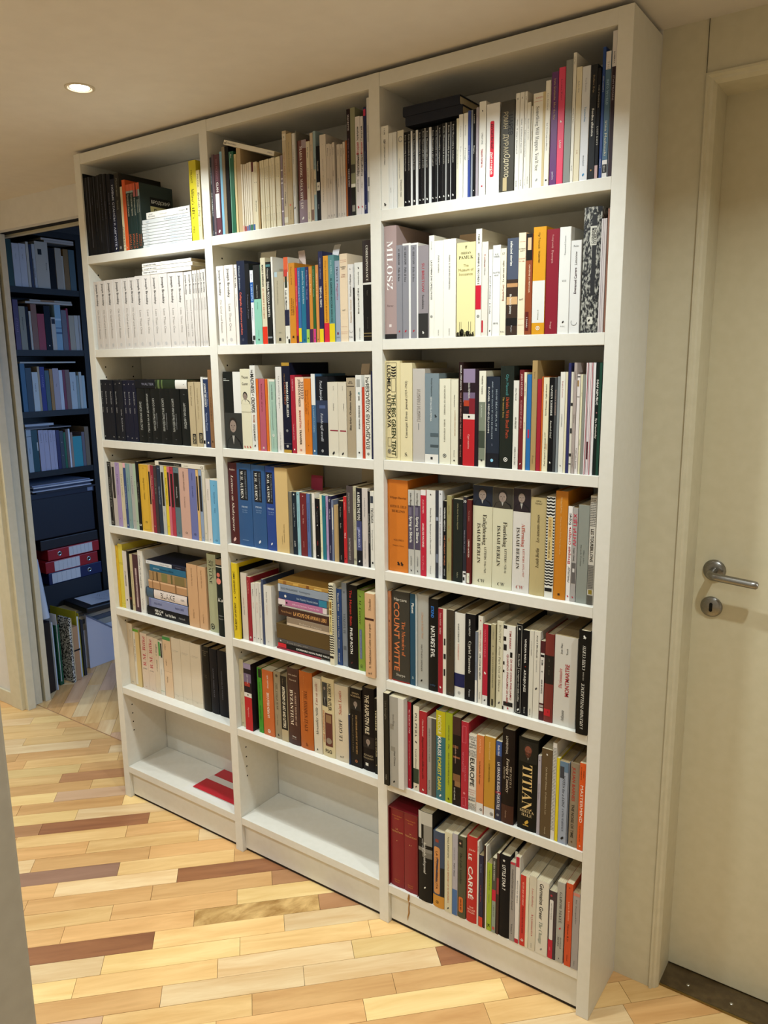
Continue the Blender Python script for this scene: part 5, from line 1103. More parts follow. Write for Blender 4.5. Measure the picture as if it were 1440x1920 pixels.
1503.4 49.1 231.4 6 #14140f H|P|#14140f|.03|.26|.04|.96|#7d4433;dS|TITIAN|#d8b878|.28|.78|.52|.5;hS|SHEILA|#d0b888|.79|.03;hS|HALE|#d0b888|.83|.03;m|leaf|#c8a040|.91|.22;b|#a8883c|.94|.952|.32|.6
1552.7 8.1 198.8 6 #a49da6 -|m|bird|k|.06|.4;d|Antonio Moresco|#555|.35|.55|.3
1561.2 25.8 219.8 6 #54422a -|m|bird|w|.06|.2;dI|Luis Buñuel Tristana|#c8b898|.2|.46|.16;dI|El ultimo Buen Luis|#b8a888|.48|.74|.16;d|Feltrinelli|#b8a888|.88|.96|.14
1587.3 9.6 240.1 6 #d5d0c8 -|B|#555|.05|.9
1597.3 7.4 206.3 6 #d8c21c -|
1605.1 21.7 201.4 6 #98a0b0 -|b|#5f7890|0|.12;b|#3a3c44|.06|.2|.05|.5;dI|NOTES for a LOST|#14141a|.16|.55|.3|.5;dI|CATHA MARTINEN|#3a3c48|.57|.85|.24|.5;m|leaf|k|.93|.36;b|k|0|1|.93|1
1629.8 20.9 205.3 6 #897964 H|dB|JULIAN BARNES|#a8281c|.05|.45|.34|.4;dB|THE NOISE OF TIME|#16120e|.49|.89|.32|.4;m|dot|#5a4428|.94|.2|.4
1651.2 14.1 211.7 6 #d5541a -|d|MARIA|#3a1808|.08|.17|.18|.7;d|KONNIKOVA|#3a1808|.05|.19|.18|.3;d|MASTERMIND|#f4e8d8|.23|.7|.46|.5;d|HOW TO THINK LIKE|#6a2408|.72|.9|.16|.4;m|ring|w|.95|.24
@3 7
1139.9 42.9 228.9 8 #7d1520 H|h|Gustave Flaubert|#c8883c|.085|.014;h|OEUVRES|#c8883c|.12|.012;h|LA|#c8a060|.25|.02;h|TENTATION|#c8a060|.285|.02;m|dot|#e0c080|.4|.05;h|EDITIONS|#c8883c|.91|.012;h|PLEIADE|#c8883c|.935|.012
1183.6 40.9 229.1 8 #7d1520 H|h|Gustave Flaubert|#c8883c|.085|.014;h|OEUVRES|#c8883c|.12|.012;h|LA|#c8a060|.25|.02;h|TENTATION|#c8a060|.285|.02;m|dot|#e0c080|.39|.05|.45;m|dot|#e0c080|.39|.05|.56;h|EDITIONS|#c8883c|.91|.012;h|PLEIADE|#c8883c|.935|.012
1232.8 41.4 256.4 0 #1a1816 H|b|#b8b4aa|0|.14|.2|1;b|#8a867e|.14|.36|.4|1;b|#c0bcb2|0|.3|0|.22;b|#807c74|.4|.44;b|#6a665e|.44|.5|.3|1;dI|leningrado underground|w|.33|.68|.2|.5;dI|una storia|#ccc|.3|.45|.1|.32;m|leaf|w|.84|.14|.5
1277.4 33.4 215.4 0 #33435c H|p|#c88a50|.2|.82|.08|.62;b|#8a3a2c|.1|.14|.2|.5;dB|LA STORIA PERDUTA|#5a2c18|.26|.76|.2|.35;b|#14161a|.46|.86|.66|1;b|#c48a34|.84|1;m|ring|#2a1a08|.93|.26|.4
1311.6 22.1 224.6 0 #cdc6a8 -|dS|NIALL KISHTAINY|#3a362c|.05|.32|.22;dS|A LITTLE HISTORY OF ECONOMICS|#b86a48|.34|.88|.22;m|leaf|#444|.95|.28
1333.9 15.6 228.4 0 #a8a3ab -|b|#45689a|.68|1;d|La luna di carta|#555|.17|.32|.2|.4;dB|Fabio Stassi|#222|.34|.54|.22|.4
1349.8 22.7 227.7 0 #474936 H|b|#16120f|.04|.13|.05|.6;m|dot|#c8a088|.085|.24|.3;dI|The Lady Vanishes|#1c1e14|.2|.58|.34|.4;p|#c86a2c|.74|.93|.15|.7;dB|NICE ED|#3a1808|.77|.91|.2|.42
1374.8 29.1 237.5 0 #b21f20 H|h|JOHN|#f0c8b8|.15|.02;dB|LE|w|.2|.27|.34|.35;dB|CARRÉ|w|.29|.78|.44|.4;h|THE|#f0c8b8|.82|.02;h|MOLAR|#f0c8b8|.85|.02;h|PAGES|#f0c8b8|.88|.02
1404.2 4.7 232.5 0 #d8d4cc -|d|MILAN|k|.05|.12|.5
1409.2 12.3 197.7 0 #14183a -|b|#c83c28|.86|1;d|Nino Haratis|#9aa4c8|.12|.24|.22;d|La luce che manca|#b84848|.4|.66|.22
1422 5.1 228.6 0 #32160f -|
1427.4 3.8 228.2 0 #dcd8d0 -|
1431.6 13.5 185.8 0 #97ad28 -|d|THE ROOT OF THE CAT|#333|.1|.4|.22;d|Emanuele|#555|.46|.58|.2;dB|K|k|.9|.96|.5
1445.3 11.5 204.6 0 #45453d -|dB|SERGIO ROMANO|#d8d4c8|.04|.3|.32;b|#c01c38|.42|.57;b|#8a9484|.57|1;d|L'EPILOGO|#222|.62|.8|.26;b|#b05048|.92|.96|.2|.8
1457.2 7.4 221.1 0 #33191a -|b|#8a3038|.3|.5
1465.4 27.3 222.4 0 #101014 H|m|star|w|.065|.3|.4;dB|LITTLE STAR 7|w|.12|.42|.32|.42
1493 13.8 212.8 0 #948e89 -|b|#b83844|0|.03;dS|Gotland Dream Literary Journal|#4a4644|.09|.6|.34;dS|Volume 8|#444|.78|.91|.3
1507.2 11.1 231.8 0 #dcd6d0 -|b|#b01c34|0|.115|0|.85;b|#b01c34|.95|1;d|RIZZOLI DA VEDERE|#444|.25|.55|.26
1520 22.5 190 0 #ddd4ba -|b|#c03028|0|1|.03|.66;dB|RECIPE AND FEE DREAM|#f0a898|.1|.42|.18|.34;d|THE BODY ABOVE THE GAME|#4a1410|.44|.82|.18|.34;m|ring|w|.92|.3|.34
1542.9 18.1 196.6 0 #cdc5b2 -|dI|Lisa Halliday|#b8484c|.16|.42|.26;dI|Asymmetry|#b8383c|.49|.82|.32|.55;d|granta|#666|.91|.97|.14
1561.3 30.5 193.4 0 #d6d0c2 -|dB|Germaine Greer|k|.04|.53|.32|.42;dI|The Change|#6a7a6c|.56|.86|.3|.42;m|leaf|#888|.93|.2
1592.6 18.7 178.5 0 #3a2c34 -|m|dot|#a82c3c|.07|.3|.3;p|#d8d4d0|.13|.72|.12|.6;d|METTERSI INSIEME|#555|.18|.42|.16|.36;b|#b81c34|.72|1|0|.64;d|LA NAVE|#e89098|.83|.88|.16|.3
1611.7 18.9 209.2 0 #a5a39b -|dS|GABOR MATÉ|#4a4844|.12|.5|.34|.5;m|leaf|#c02c40|.57|.3;dS|Scattered|#4a4844|.68|.82|.2|.66;dS|MINDS|#4a4844|.68|.8|.22|.34;m|bird|k|.95|.2
1633 16.2 214.6 0 #ca4b22 -|m|bird|k|.05|.22;d|Laura Bonvini|#f0b898|.2|.46|.24;d|Naveen & Io|#2a1008|.49|.7|.28;d|Feltrinelli|#6a2008|.86|.94|.18
1649.8 16.6 197.6 0 #9f9896 -|b|#c88070|0|.04;d|Rose|#444|.09|.14|.2;d|Dieci sguardi ferri|#555|.17|.4|.2;d|Feltrin|#666|.89|.96|.18
@4 1
507.6 30.6 206.3 8 #1c4038 -|
538.6 33.2 191.4 8 #c8ccd6 -|h|I|#345|.1|.03;d|Opere|#556|.2|.4|.12
572.3 33.7 193.3 8 #c8ccd6 -|h|II|#345|.1|.03;d|Opere|#556|.2|.4|.12
606.9 13.3 204.4 8 #c8c4b8 -|
622 13.4 193.5 8 #22284a -|
635.8 15.7 197.1 8 #b8bcc0 -|b|#3a4058|.33|1|0|.2;d|Gallimard|#345|.5|.8|.3
652 66.3 212.5 8 #c0bcb0 -|b|#16161a|.16|.28|.2|.5;d|Revue|#333|.45|.6|.1|.8
718.7 33.2 189.5 8 #14141a -|
752.9 33.2 192.4 8 #aea696 -|
786.5 10.1 158.3 8 #b8b4a8 -|
797.1 27.5 192.1 8 #866632 -|
825.1 32.8 191.1 8 #4a6068 -|
F 702.6 155.7 212.8 10 8 #b0aca8 - -|
F 687.4 170.9 223.1 10 8 #b8b4b0 - -|
@4 2
515.2 26.2 228 8 #48285a -|d|СТИХИ|#8a6a9a|.1|.9|.3
541.8 31.4 198.8 8 #96907a -|d|Mémoires|#333|.2|.6|.2
573.6 15.6 198.2 8 #1a1e30 -|
589.7 11.2 178.7 8 #c4c0b4 -|
601.3 29.5 212 8 #85563a -|
631.3 36.3 168.7 8 #9c1b30 -|
668.1 32.2 207.3 8 #1a2230 -|m|dot|#ccc|.9|.2
700.8 23.2 154.8 8 #c0bcb4 -|b|#1a1a30|.05|.2|.1|.9
724.4 33 214.4 8 #86aec8 -|b|#b8d4e8|.3|.34;b|#4a6a90|.5|.52;b|#4a6a90|.6|.64
757.9 27.6 190.8 8 #686672 -|
786 10.3 200.3 8 #881b3c -|
796.7 29.1 167.2 8 #aea692 -|
826.3 21.9 168.3 8 #b6b6b2 -|
848.7 12 169.1 8 #a6a6a6 -|
F 579.1 244 214.7 10 8 #b4b0ac - -|
F 602.1 218 225 9 8 #a8a49c - -|b|#8a6a48|.25|.58
@4 3
519.6 24.6 226.1 8 #2d6286 -|
544.6 30.7 206.1 8 #1f3648 -|
575.8 29.8 184.9 8 #c6d2d6 -|d|Lettres|#345|.2|.6|.2
606 11.6 210.9 8 #b6a686 -|
618.1 24.7 209.4 8 #1b1b80 -|d|LEGAMI|#8a8ad0|.15|.5|.3
643.2 23.1 192.3 8 #385862 -|
666.8 16.6 198.3 8 #a67a2e -|
683.9 32.2 201.5 8 #aea6b2 -|d|Vie|#445|.3|.5|.16
716.5 19.4 192.5 8 #c6d2e2 -|
736.4 14.2 194.4 8 #781b38 -|
751.1 24.2 194.2 8 #785e56 -|
775.7 33.9 181.6 8 #b6c6ce -|d|Journal|#345|.15|.6|.2
810.2 14.6 164.9 8 #889ea2 -|
825.3 15.2 182.2 8 #b6c2c2 -|
841 17.4 164.3 8 #a6bec6 -|
F 523.4 290.6 226.4 8 8 #b4b8b4 - -|
@4 4
518.3 25.1 203.9 8 #a6b6c2 -|b|#445|.15|.16;d|Essais|#345|.3|.7|.2
543.8 31.9 201.8 8 #1b4852 -|b|#c8d0d0|.3|.5|.8|1
580.3 25.8 199.1 8 #aeaec8 -|d|Oeuvres 1|#334|.08|.3|.2
606.5 25.6 197.1 8 #aeaec8 -|d|Oeuvres 2|#334|.08|.3|.2
632.6 21.5 195.2 8 #aeaec8 -|d|Oeuvres 3|#334|.08|.3|.2
654.6 15.9 193.6 8 #aeaec8 -|d|Oeuvres 4|#334|.08|.3|.2
671 19 192.3 8 #292458 -|
690.5 21.1 186.4 8 #38424e -|m|dot|#aaa|.3|.2;m|dot|#aaa|.65|.2
712 12.3 178.3 8 #1e684a -|
724.9 14.4 192.7 8 #685852 -|
739.8 9.5 193.9 8 #ccdcec -|
749.7 12 175.3 8 #9e887a -|
762.3 50.3 153.2 8 #3896a4 -|
813.1 17.5 172.4 8 #68626e -|
831.1 24.4 197.9 8 #786852 -|
F 516.4 242.5 204.2 6 8 #7a7a80 - -|
F 522.4 118.3 210.5 8 8 #3a3c48 - -|
F 517.3 148.8 218.8 12 8 #a8b4c4 - -|"""


# ------------------------------------------------------------------ lettering
TEXT_CACHE = {}
FONT_OB = bpy.data.objects.new('font_source', bpy.data.curves.new('font_source', 'FONT'))
FONT_TRASH = []


def math_letters(t, base_up, base_lo, holes=None):
    out = []
    for ch in t:
        if 'A' <= ch <= 'Z':
            out.append(chr(base_up + ord(ch) - 65))
        elif 'a' <= ch <= 'z':
            out.append(chr(base_lo + ord(ch) - 97))
        else:
            out.append(ch)
    return ''.join(out)


def glyphs(text, style, res):
    key = (text, style, res)
    if key in TEXT_CACHE:
        return TEXT_CACHE[key]
    body = text
    cyr = any(ord(c) > 0x3ff for c in text)
    cu = FONT_OB.data
    cu.offset = 0.0
    cu.shear = 0.0
    if style == 'S' and not cyr:
        body = math_letters(text, 0x1D400, 0x1D41A)
        cu.offset = -0.006
    elif style == 'I':
        cu.shear = 0.25
        if not cyr:
            body = math_letters(text, 0x1D400, 0x1D41A)
            cu.offset = -0.012
    elif style in ('B', 'S'):
        cu.offset = 0.014
    cu.body = body
    cu.size = 1.0
    cu.resolution_u = res
    me = bpy.data.meshes.new_from_object(FONT_OB)
    vs = [(v.co.x, v.co.y) for v in me.vertices]
    fs = [tuple(p.vertices) for p in me.polygons]
    FONT_TRASH.append(me)
    if vs:
        x0, x1 = min(v[0] for v in vs), max(v[0] for v in vs)
    else:
        x0, x1 = 0, 1
    TEXT_CACHE[key] = (vs, fs, x0, max(x1 - x0, 1e-3))
    return TEXT_CACHE[key]


class Print:
    """flat print on a spine; coordinates in metres: al = down from the head, ac = across from the left edge"""

    def __init__(self, w, h, bulge):
        self.w, self.h, self.bulge = w, h, bulge
        self.v, self.f, self.i, self.mats = [], [], [], []
        self.n = 0
        self.bands = []

    def slot(self, colour):
        m = ink_mat(colour)
        if m not in self.mats:
            self.mats.append(m)
        return self.mats.index(m)

    def pt(self, al, ac, lift):
        u = 2 * ac / self.w - 1
        return (ac, self.bulge * u * u - lift, self.h - al)

    def add(self, pts, faces, colour, lift):
        s = self.slot(colour)
        n = len(self.v)
        self.v.extend(self.pt(a, c, lift) for a, c in pts)
        for q in faces:
            self.f.append(tuple(i + n for i in q))
            self.i.append(s)

    def lift(self, extra=0.0):
        self.n += 1
        return 0.00012 + 0.00005 * self.n + extra

    def rect(self, a0, a1, c0, c1, colour, lift=None):
        l = self.lift() if lift is None else lift
        if not self.bulge:
            e = min(0.0006, 0.14 * self.w)
            c0, c1 = max(c0, e), min(c1, self.w - e)
            if c1 <= c0:
                return
        k = 6 if self.bulge and (c1 - c0) > 0.35 * self.w else 1
        pts, fs = [], []
        for j in range(k + 1):
            c = c0 + (c1 - c0) * j / k
            pts += [(a0, c), (a1, c)]
        for j in range(k):
            fs.append((2 * j, 2 * j + 1, 2 * j + 3, 2 * j + 2))
        self.add(pts, fs, colour, l)

    def poly(self, pts, colour, lift=None):
        self.add(pts, [tuple(range(len(pts)))], colour, self.lift() if lift is None else lift)

    def ell(self, a, c, ra, rc, colour, n=14, lift=None):
        self.poly([(a + ra * math.sin(2 * math.pi * k / n), c + rc * math.cos(2 * math.pi * k / n)) for k in range(n)], colour, lift)

    def ring(self, a, c, r, t, colour, n=16, arc=1.0):
        pts, fs = [], []
        for k in range(n + 1):
            w = 2 * math.pi * arc * k / n
            for rr in (r, r - t):
                pts.append((a + rr * math.sin(w), c + rr * math.cos(w)))
        for k in range(n):
            fs.append((2 * k, 2 * k + 1, 2 * k + 3, 2 * k + 2))
        self.add(pts, fs, colour, self.lift())

    def text(self, t, style, colour, a0, a1, height, c, mode):
        cap = max(height * 0.72, 0.0006)
        res = 1 if height < 0.0045 else 2 if height < 0.009 else 3
        vs, fs, x0, wd = glyphs(t, style, res)
        if not fs:
            return
        length = a1 - a0
        sy = height / 0.72
        sx = length / wd
        if sx < 0.42 * sy:
            sy = sx / 0.42
        if sx > 1.7 * sy:
            sx = 1.7 * sy
        start = (a0 + a1) / 2 - wd * sx / 2
        mid = 0.36 * sy
        pts = []
        for x, y in vs:
            p, q = start + (x - x0) * sx, y * sy - mid
            if mode == 'd':
                pts.append((p, c + q))
            else:
                pts.append((a0 + a1 - p, c - q))
        self.add(pts, fs, colour, self.lift(0.0001 + 0.03 * self.bulge))

    def htext(self, t, style, colour, a, height, maxw):
        vs, fs, x0, wd = glyphs(t, style, 1 if height < 0.0045 else 2)
        if not fs:
            return
        sy = height / 0.72
        sx = sy
        if wd * sx > maxw:
            sx = maxw / wd
            if sx < 0.55 * sy:
                sy = sx / 0.55
        pts = []
        for x, y in vs:
            pts.append((a - (y * sy - 0.36 * sy), self.w / 2 + (x - x0 - wd / 2) * sx))
        self.add(pts, fs, colour, self.lift(0.0001 + 0.03 * self.bulge))


def decorate(P, dec, horiz):
    """fill the Print from its record; returns dominant colours as (colour, a0, a1, c0, c1)"""
    W, L = P.w, P.h
    areas = []
    ink = None
    plain = not any(q[:1] in 'durlh' for q in dec.split(';') if q)
    for tok in dec.split(';'):
        t = tok.split('|')
        k = t[0]
        if not k:
            continue
        if k in ('b', 'p', 'f', 'z', 'Z', 'B', 'P', 'q'):
            col = t[1]
            a0, a1 = float(t[2]) * L, float(t[3]) * L
            c0 = float(t[4]) * W if len(t) > 4 else 0.0
            c1 = float(t[5]) * W if len(t) > 5 else W
            big = plain or (a1 - a0) * (c1 - c0) > 0.06 * W * L
            if k == 'b':
                if big:
                    Q = Print(W, L, P.bulge)
                    Q.n = P.n
                    Q.rect(a0, a1, c0, c1, col)
                    P.n = Q.n
                    P.bands.append(Q)
                else:
                    P.rect(a0, a1, c0, c1, col)
                areas.append((col, a0, a1, c0, c1))
            elif k == 'p':
                r = min((c1 - c0), (a1 - a0)) * 0.3
                pts = []
                for (ca, cc, s0) in ((a0 + r, c0 + r, 180), (a0 + r, c1 - r, 90), (a1 - r, c1 - r, 0), (a1 - r, c0 + r, 270)):
                    for q in range(0, 91, 30):
                        w = R(s0 + 90 - q)
                        pts.append((ca + r * math.cos(w) * (1 if True else 1), cc + r * math.sin(w)))
                Q = Print(W, L, P.bulge)
                Q.n = P.n
                Q.poly(pts, col, Q.lift(0.12 * P.bulge))
                P.n = Q.n
                P.bands.append(Q)
                areas.append((col, a0, a1, c0, c1))
            elif k == 'f':
                th = 0.0008
                for q in ((a0, a0 + th, c0, c1), (a1 - th, a1, c0, c1), (a0, a1, c0, c0 + th), (a0, a1, c1 - th, c1)):
                    P.rect(q[0], q[1], q[2], q[3], col)
            elif k in ('z', 'Z'):
                step = 0.0062
                n = max(1, int((a1 - a0) / step))
                peaks = max(2, int(round((c1 - c0) / 0.0055)))
                l = P.lift(0.03 * P.bulge)
                for j in range(n):
                    b = a0 + (j + 0.2) * (a1 - a0) / n
                    th = 0.5 * (a1 - a0) / n
                    pts = []
                    for q in range(peaks + 1):
                        pts.append((b + (0.0018 if q % 2 else 0), c0 + (c1 - c0) * q / peaks))
                    for q in range(peaks, -1, -1):
                        pts.append((b + th + (0.0018 if q % 2 else 0), c0 + (c1 - c0) * q / peaks))
                    m = len(pts)
                    P.add(pts, [(q, q + 1, m - 2 - q, m - 1 - q) for q in range(peaks)], col, l)
            elif k == 'B':
                rr = random.Random(len(dec))
                l = P.lift()
                a = a0
                while a < a1:
                    c = c0 + 0.06 * W
                    while c < c1 - 0.1 * W:
                        ln = rr.uniform(0.08, 0.2) * W
                        P.rect(a, a + 0.0016, c, min(c + ln, c1 - 0.04 * W), col, l)
                        c += ln + 0.05 * W
                    a += 0.0036
            elif k == 'P':
                P.rect(a0, a1, c0, c1, col)
                areas.append((col, a0, a1, c0, c1))
                h, w = a1 - a0, c1 - c0
                m = (c0 + c1) / 2
                l = P.lift(0.06 * P.bulge)
                P.poly([(a1, c0 + 0.04 * w), (a1 - 0.24 * h, c0 + 0.14 * w), (a1 - 0.36 * h, m - 0.12 * w), (a1 - 0.36 * h, m + 0.12 * w), (a1 - 0.22 * h, c1 - 0.12 * w), (a1, c1 - 0.04 * w)], '#0f0f12', l)
                P.poly([(a1 - 0.12 * h, m), (a1 - 0.37 * h, m - 0.07 * w), (a1 - 0.37 * h, m + 0.07 * w)], '#a8a49c', l + 0.00005)
                rc, ra = 0.21 * w, 0.27 * h
                if ra > rc * 1.35:
                    ra = rc * 1.35
                if rc > ra * 0.8:
                    rc = ra * 0.8
                ca = a0 + 0.16 * h + ra
                P.ell(ca - 0.14 * ra, m, ra * 1.06, rc * 1.12, '#24201d', 16, l + 0.0001)
                P.ell(ca + 0.1 * ra, m, ra * 0.90, rc * 0.90, t[6] if len(t) > 6 else '#8f7e72', 16, l + 0.00016)
                if len(t) > 6:
                    P.poly([(ca + 0.15 * ra, m - 0.85 * rc), (ca + 0.5 * ra, m - 0.55 * rc), (ca + 0.5 * ra, m + 0.55 * rc), (ca + 0.15 * ra, m + 0.85 * rc), (ca + 1.0 * ra, m + 0.7 * rc), (ca + 1.55 * ra, m + 0.1 * rc), (ca + 1.5 * ra, m - 0.3 * rc), (ca + 0.95 * ra, m - 0.75 * rc)], '#4a2418', l + 0.0002)
                for sg in (-1, 1):
                    P.ell(ca, m + sg * 0.38 * rc, ra * 0.06, rc * 0.18, '#4a3a34', 8, l + 0.00022)
                P.poly([(ca + 0.02 * ra, m), (ca + 0.36 * ra, m - 0.13 * rc), (ca + 0.36 * ra, m + 0.13 * rc)], '#7a6a5f', l + 0.00022)
                P.ell(ca + 0.58 * ra, m, ra * 0.045, rc * 0.26, '#6a5048', 8, l + 0.00022)
            elif k == 'q':
                l = P.lift()
                rr = random.Random(5)
                n = 22
                for j in range(n):
                    hh = (a1 - a0) * rr.uniform(0.15, 0.6)
                    c = c0 + (c1 - c0) * j / n
                    P.rect(a1 - hh, a1, c, c + (c1 - c0) / n * rr.uniform(0.5, 1.1), col, l)
                for c in (0.16, 0.25, 0.66, 0.78):
                    P.rect(a0 - 0.012, a1, c * W, c * W + 0.0007, col, l)
                P.ell(a1 - 0.45 * (a1 - a0), 0.3 * W, 0.4 * (a1 - a0), 0.12 * W, col, 12, l)
                P.ell(a1 - 0.34 * (a1 - a0), 0.6 * W, 0.3 * (a1 - a0), 0.1 * W, col, 12, l)
        elif k == 'm':
            kind, col, a = t[1], t[2], float(t[3]) * L
            s = float(t[4]) * W * 0.5
            c = float(t[5]) * W if len(t) > 5 else W * 0.5
            l = P.lift(0.0001 + 0.05 * P.bulge)
            if kind == 'dot':
                P.ell(a, c, s, s, col, 14, l)
            elif kind == 'ring':
                P.ring(a, c, s, s * 0.32, col)
                P.ell(a, c, s * 0.35, s * 0.35, col, 10)
            elif kind == 'sq':
                P.rect(a - s, a + s, c - s, c + s, col, l)
            elif kind == 'leaf':
                P.poly([(a - s * 1.2, c + 0.5 * s), (a - 0.3 * s, c + s), (a + 0.5 * s, c + 0.5 * s), (a + 1.2 * s, c - 0.6 * s), (a + 0.2 * s, c - 0.9 * s), (a - 0.6 * s, c - 0.3 * s)], col, l)
            elif kind == 'bird':
                P.poly([(a - s, c - 0.3 * s), (a - 0.7 * s, c + 0.2 * s), (a - 0.1 * s, c + 0.4 * s), (a + 0.1 * s, c + s), (a + 0.5 * s, c + 0.4 * s), (a + s, c + 0.5 * s), (a + 0.6 * s, c - 0.1 * s), (a + 0.7 * s, c - 0.8 * s), (a + 0.2 * s, c - 0.3 * s), (a - 0.5 * s, c - 0.7 * s)], col, l)
            elif kind == 'star':
                P.poly([(a - (s if q % 2 == 0 else 0.42 * s) * math.cos(math.pi * q / 5), c + (s if q % 2 == 0 else 0.42 * s) * math.sin(math.pi * q / 5)) for q in range(10)], col, l)
            elif kind == 'arc':
                P.ring(a, c, s, s * 0.14, col, 12, 0.6)
        elif k[0] == 'h':
            ink = ink or t[2]
            if horiz:
                P.text(t[1], k[1:], t[2], (float(t[3]) - 0.03) * L, (float(t[3]) + 0.03) * L, 0.4 * W, W * 0.5, 'd')
            else:
                P.htext(t[1], k[1:], t[2], float(t[3]) * L, max(float(t[4]) * L, 0.0012), 0.86 * W)
        else:
            ink = ink or t[2]
            hh = (float(t[5]) if len(t) > 5 else 0.4) * W
            c = (float(t[6]) if len(t) > 6 else 0.5) * W
            P.text(t[1], k[1:], t[2], float(t[3]) * L, float(t[4]) * L, hh, c, 'd' if k[0] in 'dr' else 'u')
    return areas, ink


# ------------------------------------------------------------------ books
PAGES = noisy('page_edges', '#b9a988', '#cfc2a2', 900, 0.8, (1, 0.02, 0.02), 0, 2, 0, 0.3, 0.7)  # page tones lowered so the colour deepens the shade on book tops
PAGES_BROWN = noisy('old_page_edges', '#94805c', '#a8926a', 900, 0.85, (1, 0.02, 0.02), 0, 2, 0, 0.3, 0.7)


def lying_print(Q, w, h):
    zs = [p[2] for p in Q.v]
    return max(zs) - min(zs) > 0.5 * h


def make_book(name, w, h, d, colour, hard, dec, rnd, horiz=False):
    """book standing at the origin, spine towards -y, left bottom corner of the spine at 0,0,0"""
    root = empty(name)
    w -= 0.0004
    t = 0.0017 if hard else 0.0004
    t = min(t, w * 0.25)
    bulge = min(0.0022, 0.06 * w) if hard else 0.0
    if hard:
        n = 8
        outer = [(w * i / n, bulge * (2 * i / n - 1) ** 2) for i in range(n + 1)]
        inner = [(t + (w - 2 * t) * i / n, t + bulge * (2 * i / n - 1) ** 2) for i in range(n, -1, -1)]
    else:
        ch = min(0.0007, 0.16 * w)
        outer = [(0, ch), (ch, 0), (w - ch, 0), (w, ch)]
        inner = [(w - t, t + ch), (w - t - ch * 0.5, t + ch * 0.2), (t + ch * 0.5, t + ch * 0.2), (t, t + ch)]
    poly = outer + [(w, d), (w - t, d)] + inner + [(t, d), (0, d)]
    # U-shaped wrapper: walls and strip caps
    m = len(outer)
    ring_o = [(0, d)] + outer + [(w, d)]
    ring_i = [(t, d)] + inner[::-1] + [(w - t, d)]
    v, f = [], []
    q = len(ring_o)
    for z in (0, h):
        v += [(x, y, z) for x, y in ring_o]
        v += [(x, y, z) for x, y in ring_i]
    B, Tp = 0, 2 * q
    for i in range(q - 1):
        f.append((B + i, B + i + 1, Tp + i + 1, Tp + i))
        f.append((B + q + i + 1, B + q + i, Tp + q + i, Tp + q + i + 1))
        f.append((B + i + 1, B + i, B + q + i, B + q + i + 1))
        f.append((Tp + i, Tp + i + 1, Tp + q + i + 1, Tp + q + i))
    for i in (0, q - 1):
        f.append((B + i, B + q + i, Tp + q + i, Tp + i))
    cover = mesh_obj('cover', v, f, cover_mat(colour), root)
    e = 0.003 if hard else 0.0003
    if w - 2 * t > 0.0012:
        pv, pf = box_vf(t, w - t, t + bulge + 0.0010, d - (0.004 if hard else 0.0006), e if hard else 0.0, h - e)
        old = srgb(hexof(colour))[0] if colour != 'speck' else 0.5
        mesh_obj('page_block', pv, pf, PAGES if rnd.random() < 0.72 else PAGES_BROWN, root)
    areas, ink = [], None
    if dec:
        P = Print(w, h, bulge)
        areas, ink = decorate(P, dec, horiz)
        for Q in P.bands:
            if Q.v:
                mesh_obj('spine_band' if not lying_print(Q, w, h) else 'spine_panel', Q.v, Q.f, Q.mats, cover, Q.i)
        if P.v:
            mesh_obj('lettering', P.v, P.f, P.mats, cover, P.i)
    # dominant colour of the spine
    best = {}
    for i in range(20):
        for j in range(6):
            a, c = (i + 0.5) / 20 * h, (j + 0.5) / 6 * w
            col = colour
            for (cc, a0, a1, c0, c1) in areas:
                if a0 <= a <= a1 and c0 <= c <= c1:
                    col = cc
            best[col] = best.get(col, 0) + 1
    order = sorted(best, key=lambda z: -best[z])
    second = order[1] if len(order) > 1 and best[order[1]] >= 14 else None
    return root, order[0], second, ink


def colour_name(c):
    if c == 'speck':
        return 'speckled'
    h = hexof(c)
    if len(h) == 4:
        h = '#' + ''.join(x * 2 for x in h[1:])
    r, g, b = (int(h[i:i + 2], 16) / 255 for i in (1, 3, 5))
    mx, mn = max(r, g, b), min(r, g, b)
    s = (mx - mn) / mx if mx else 0
    if mx < 0.14:
        return 'black'
    d = mx - mn
    if d:
        hue = (60 * (((g - b) / d) % 6) if mx == r else 60 * ((b - r) / d + 2) if mx == g else 60 * ((r - g) / d + 4))
    else:
        hue = 0
    if s < 0.17:
        if mx < 0.22:
            return 'black'
        if mx < 0.42:
            return 'charcoal'
        if mx < 0.66:
            return 'grey'
        return 'pale grey' if mx < 0.8 else 'white'
    if mx < 0.24:
        return 'navy' if 190 < hue < 280 else 'blackish'
    if s < 0.34 and mx > 0.7:
        return 'cream' if 25 < hue < 70 else 'pinkish' if hue <= 25 or hue > 320 else 'pale blue' if 180 < hue < 250 else 'pale'
    if hue < 14 or hue > 345:
        return 'dark red' if mx < 0.5 else 'pink' if s < 0.6 else 'red'
    if hue < 40:
        return 'brown' if mx < 0.62 else 'tan' if s < 0.6 else 'orange'
    if hue < 66:
        return 'olive brown' if mx < 0.5 else 'tan' if s < 0.5 else 'yellow'
    if hue < 90:
        return 'lime green'
    if hue < 165:
        return 'dark green' if mx < 0.4 else 'green'
    if hue < 200:
        return 'teal'
    if hue < 255:
        return 'navy' if mx < 0.36 else 'blue' if s > 0.35 else 'grey blue'
    if hue < 300:
        return 'lavender' if mx > 0.55 else 'purple'
    return 'purple' if mx < 0.5 else 'mauve'


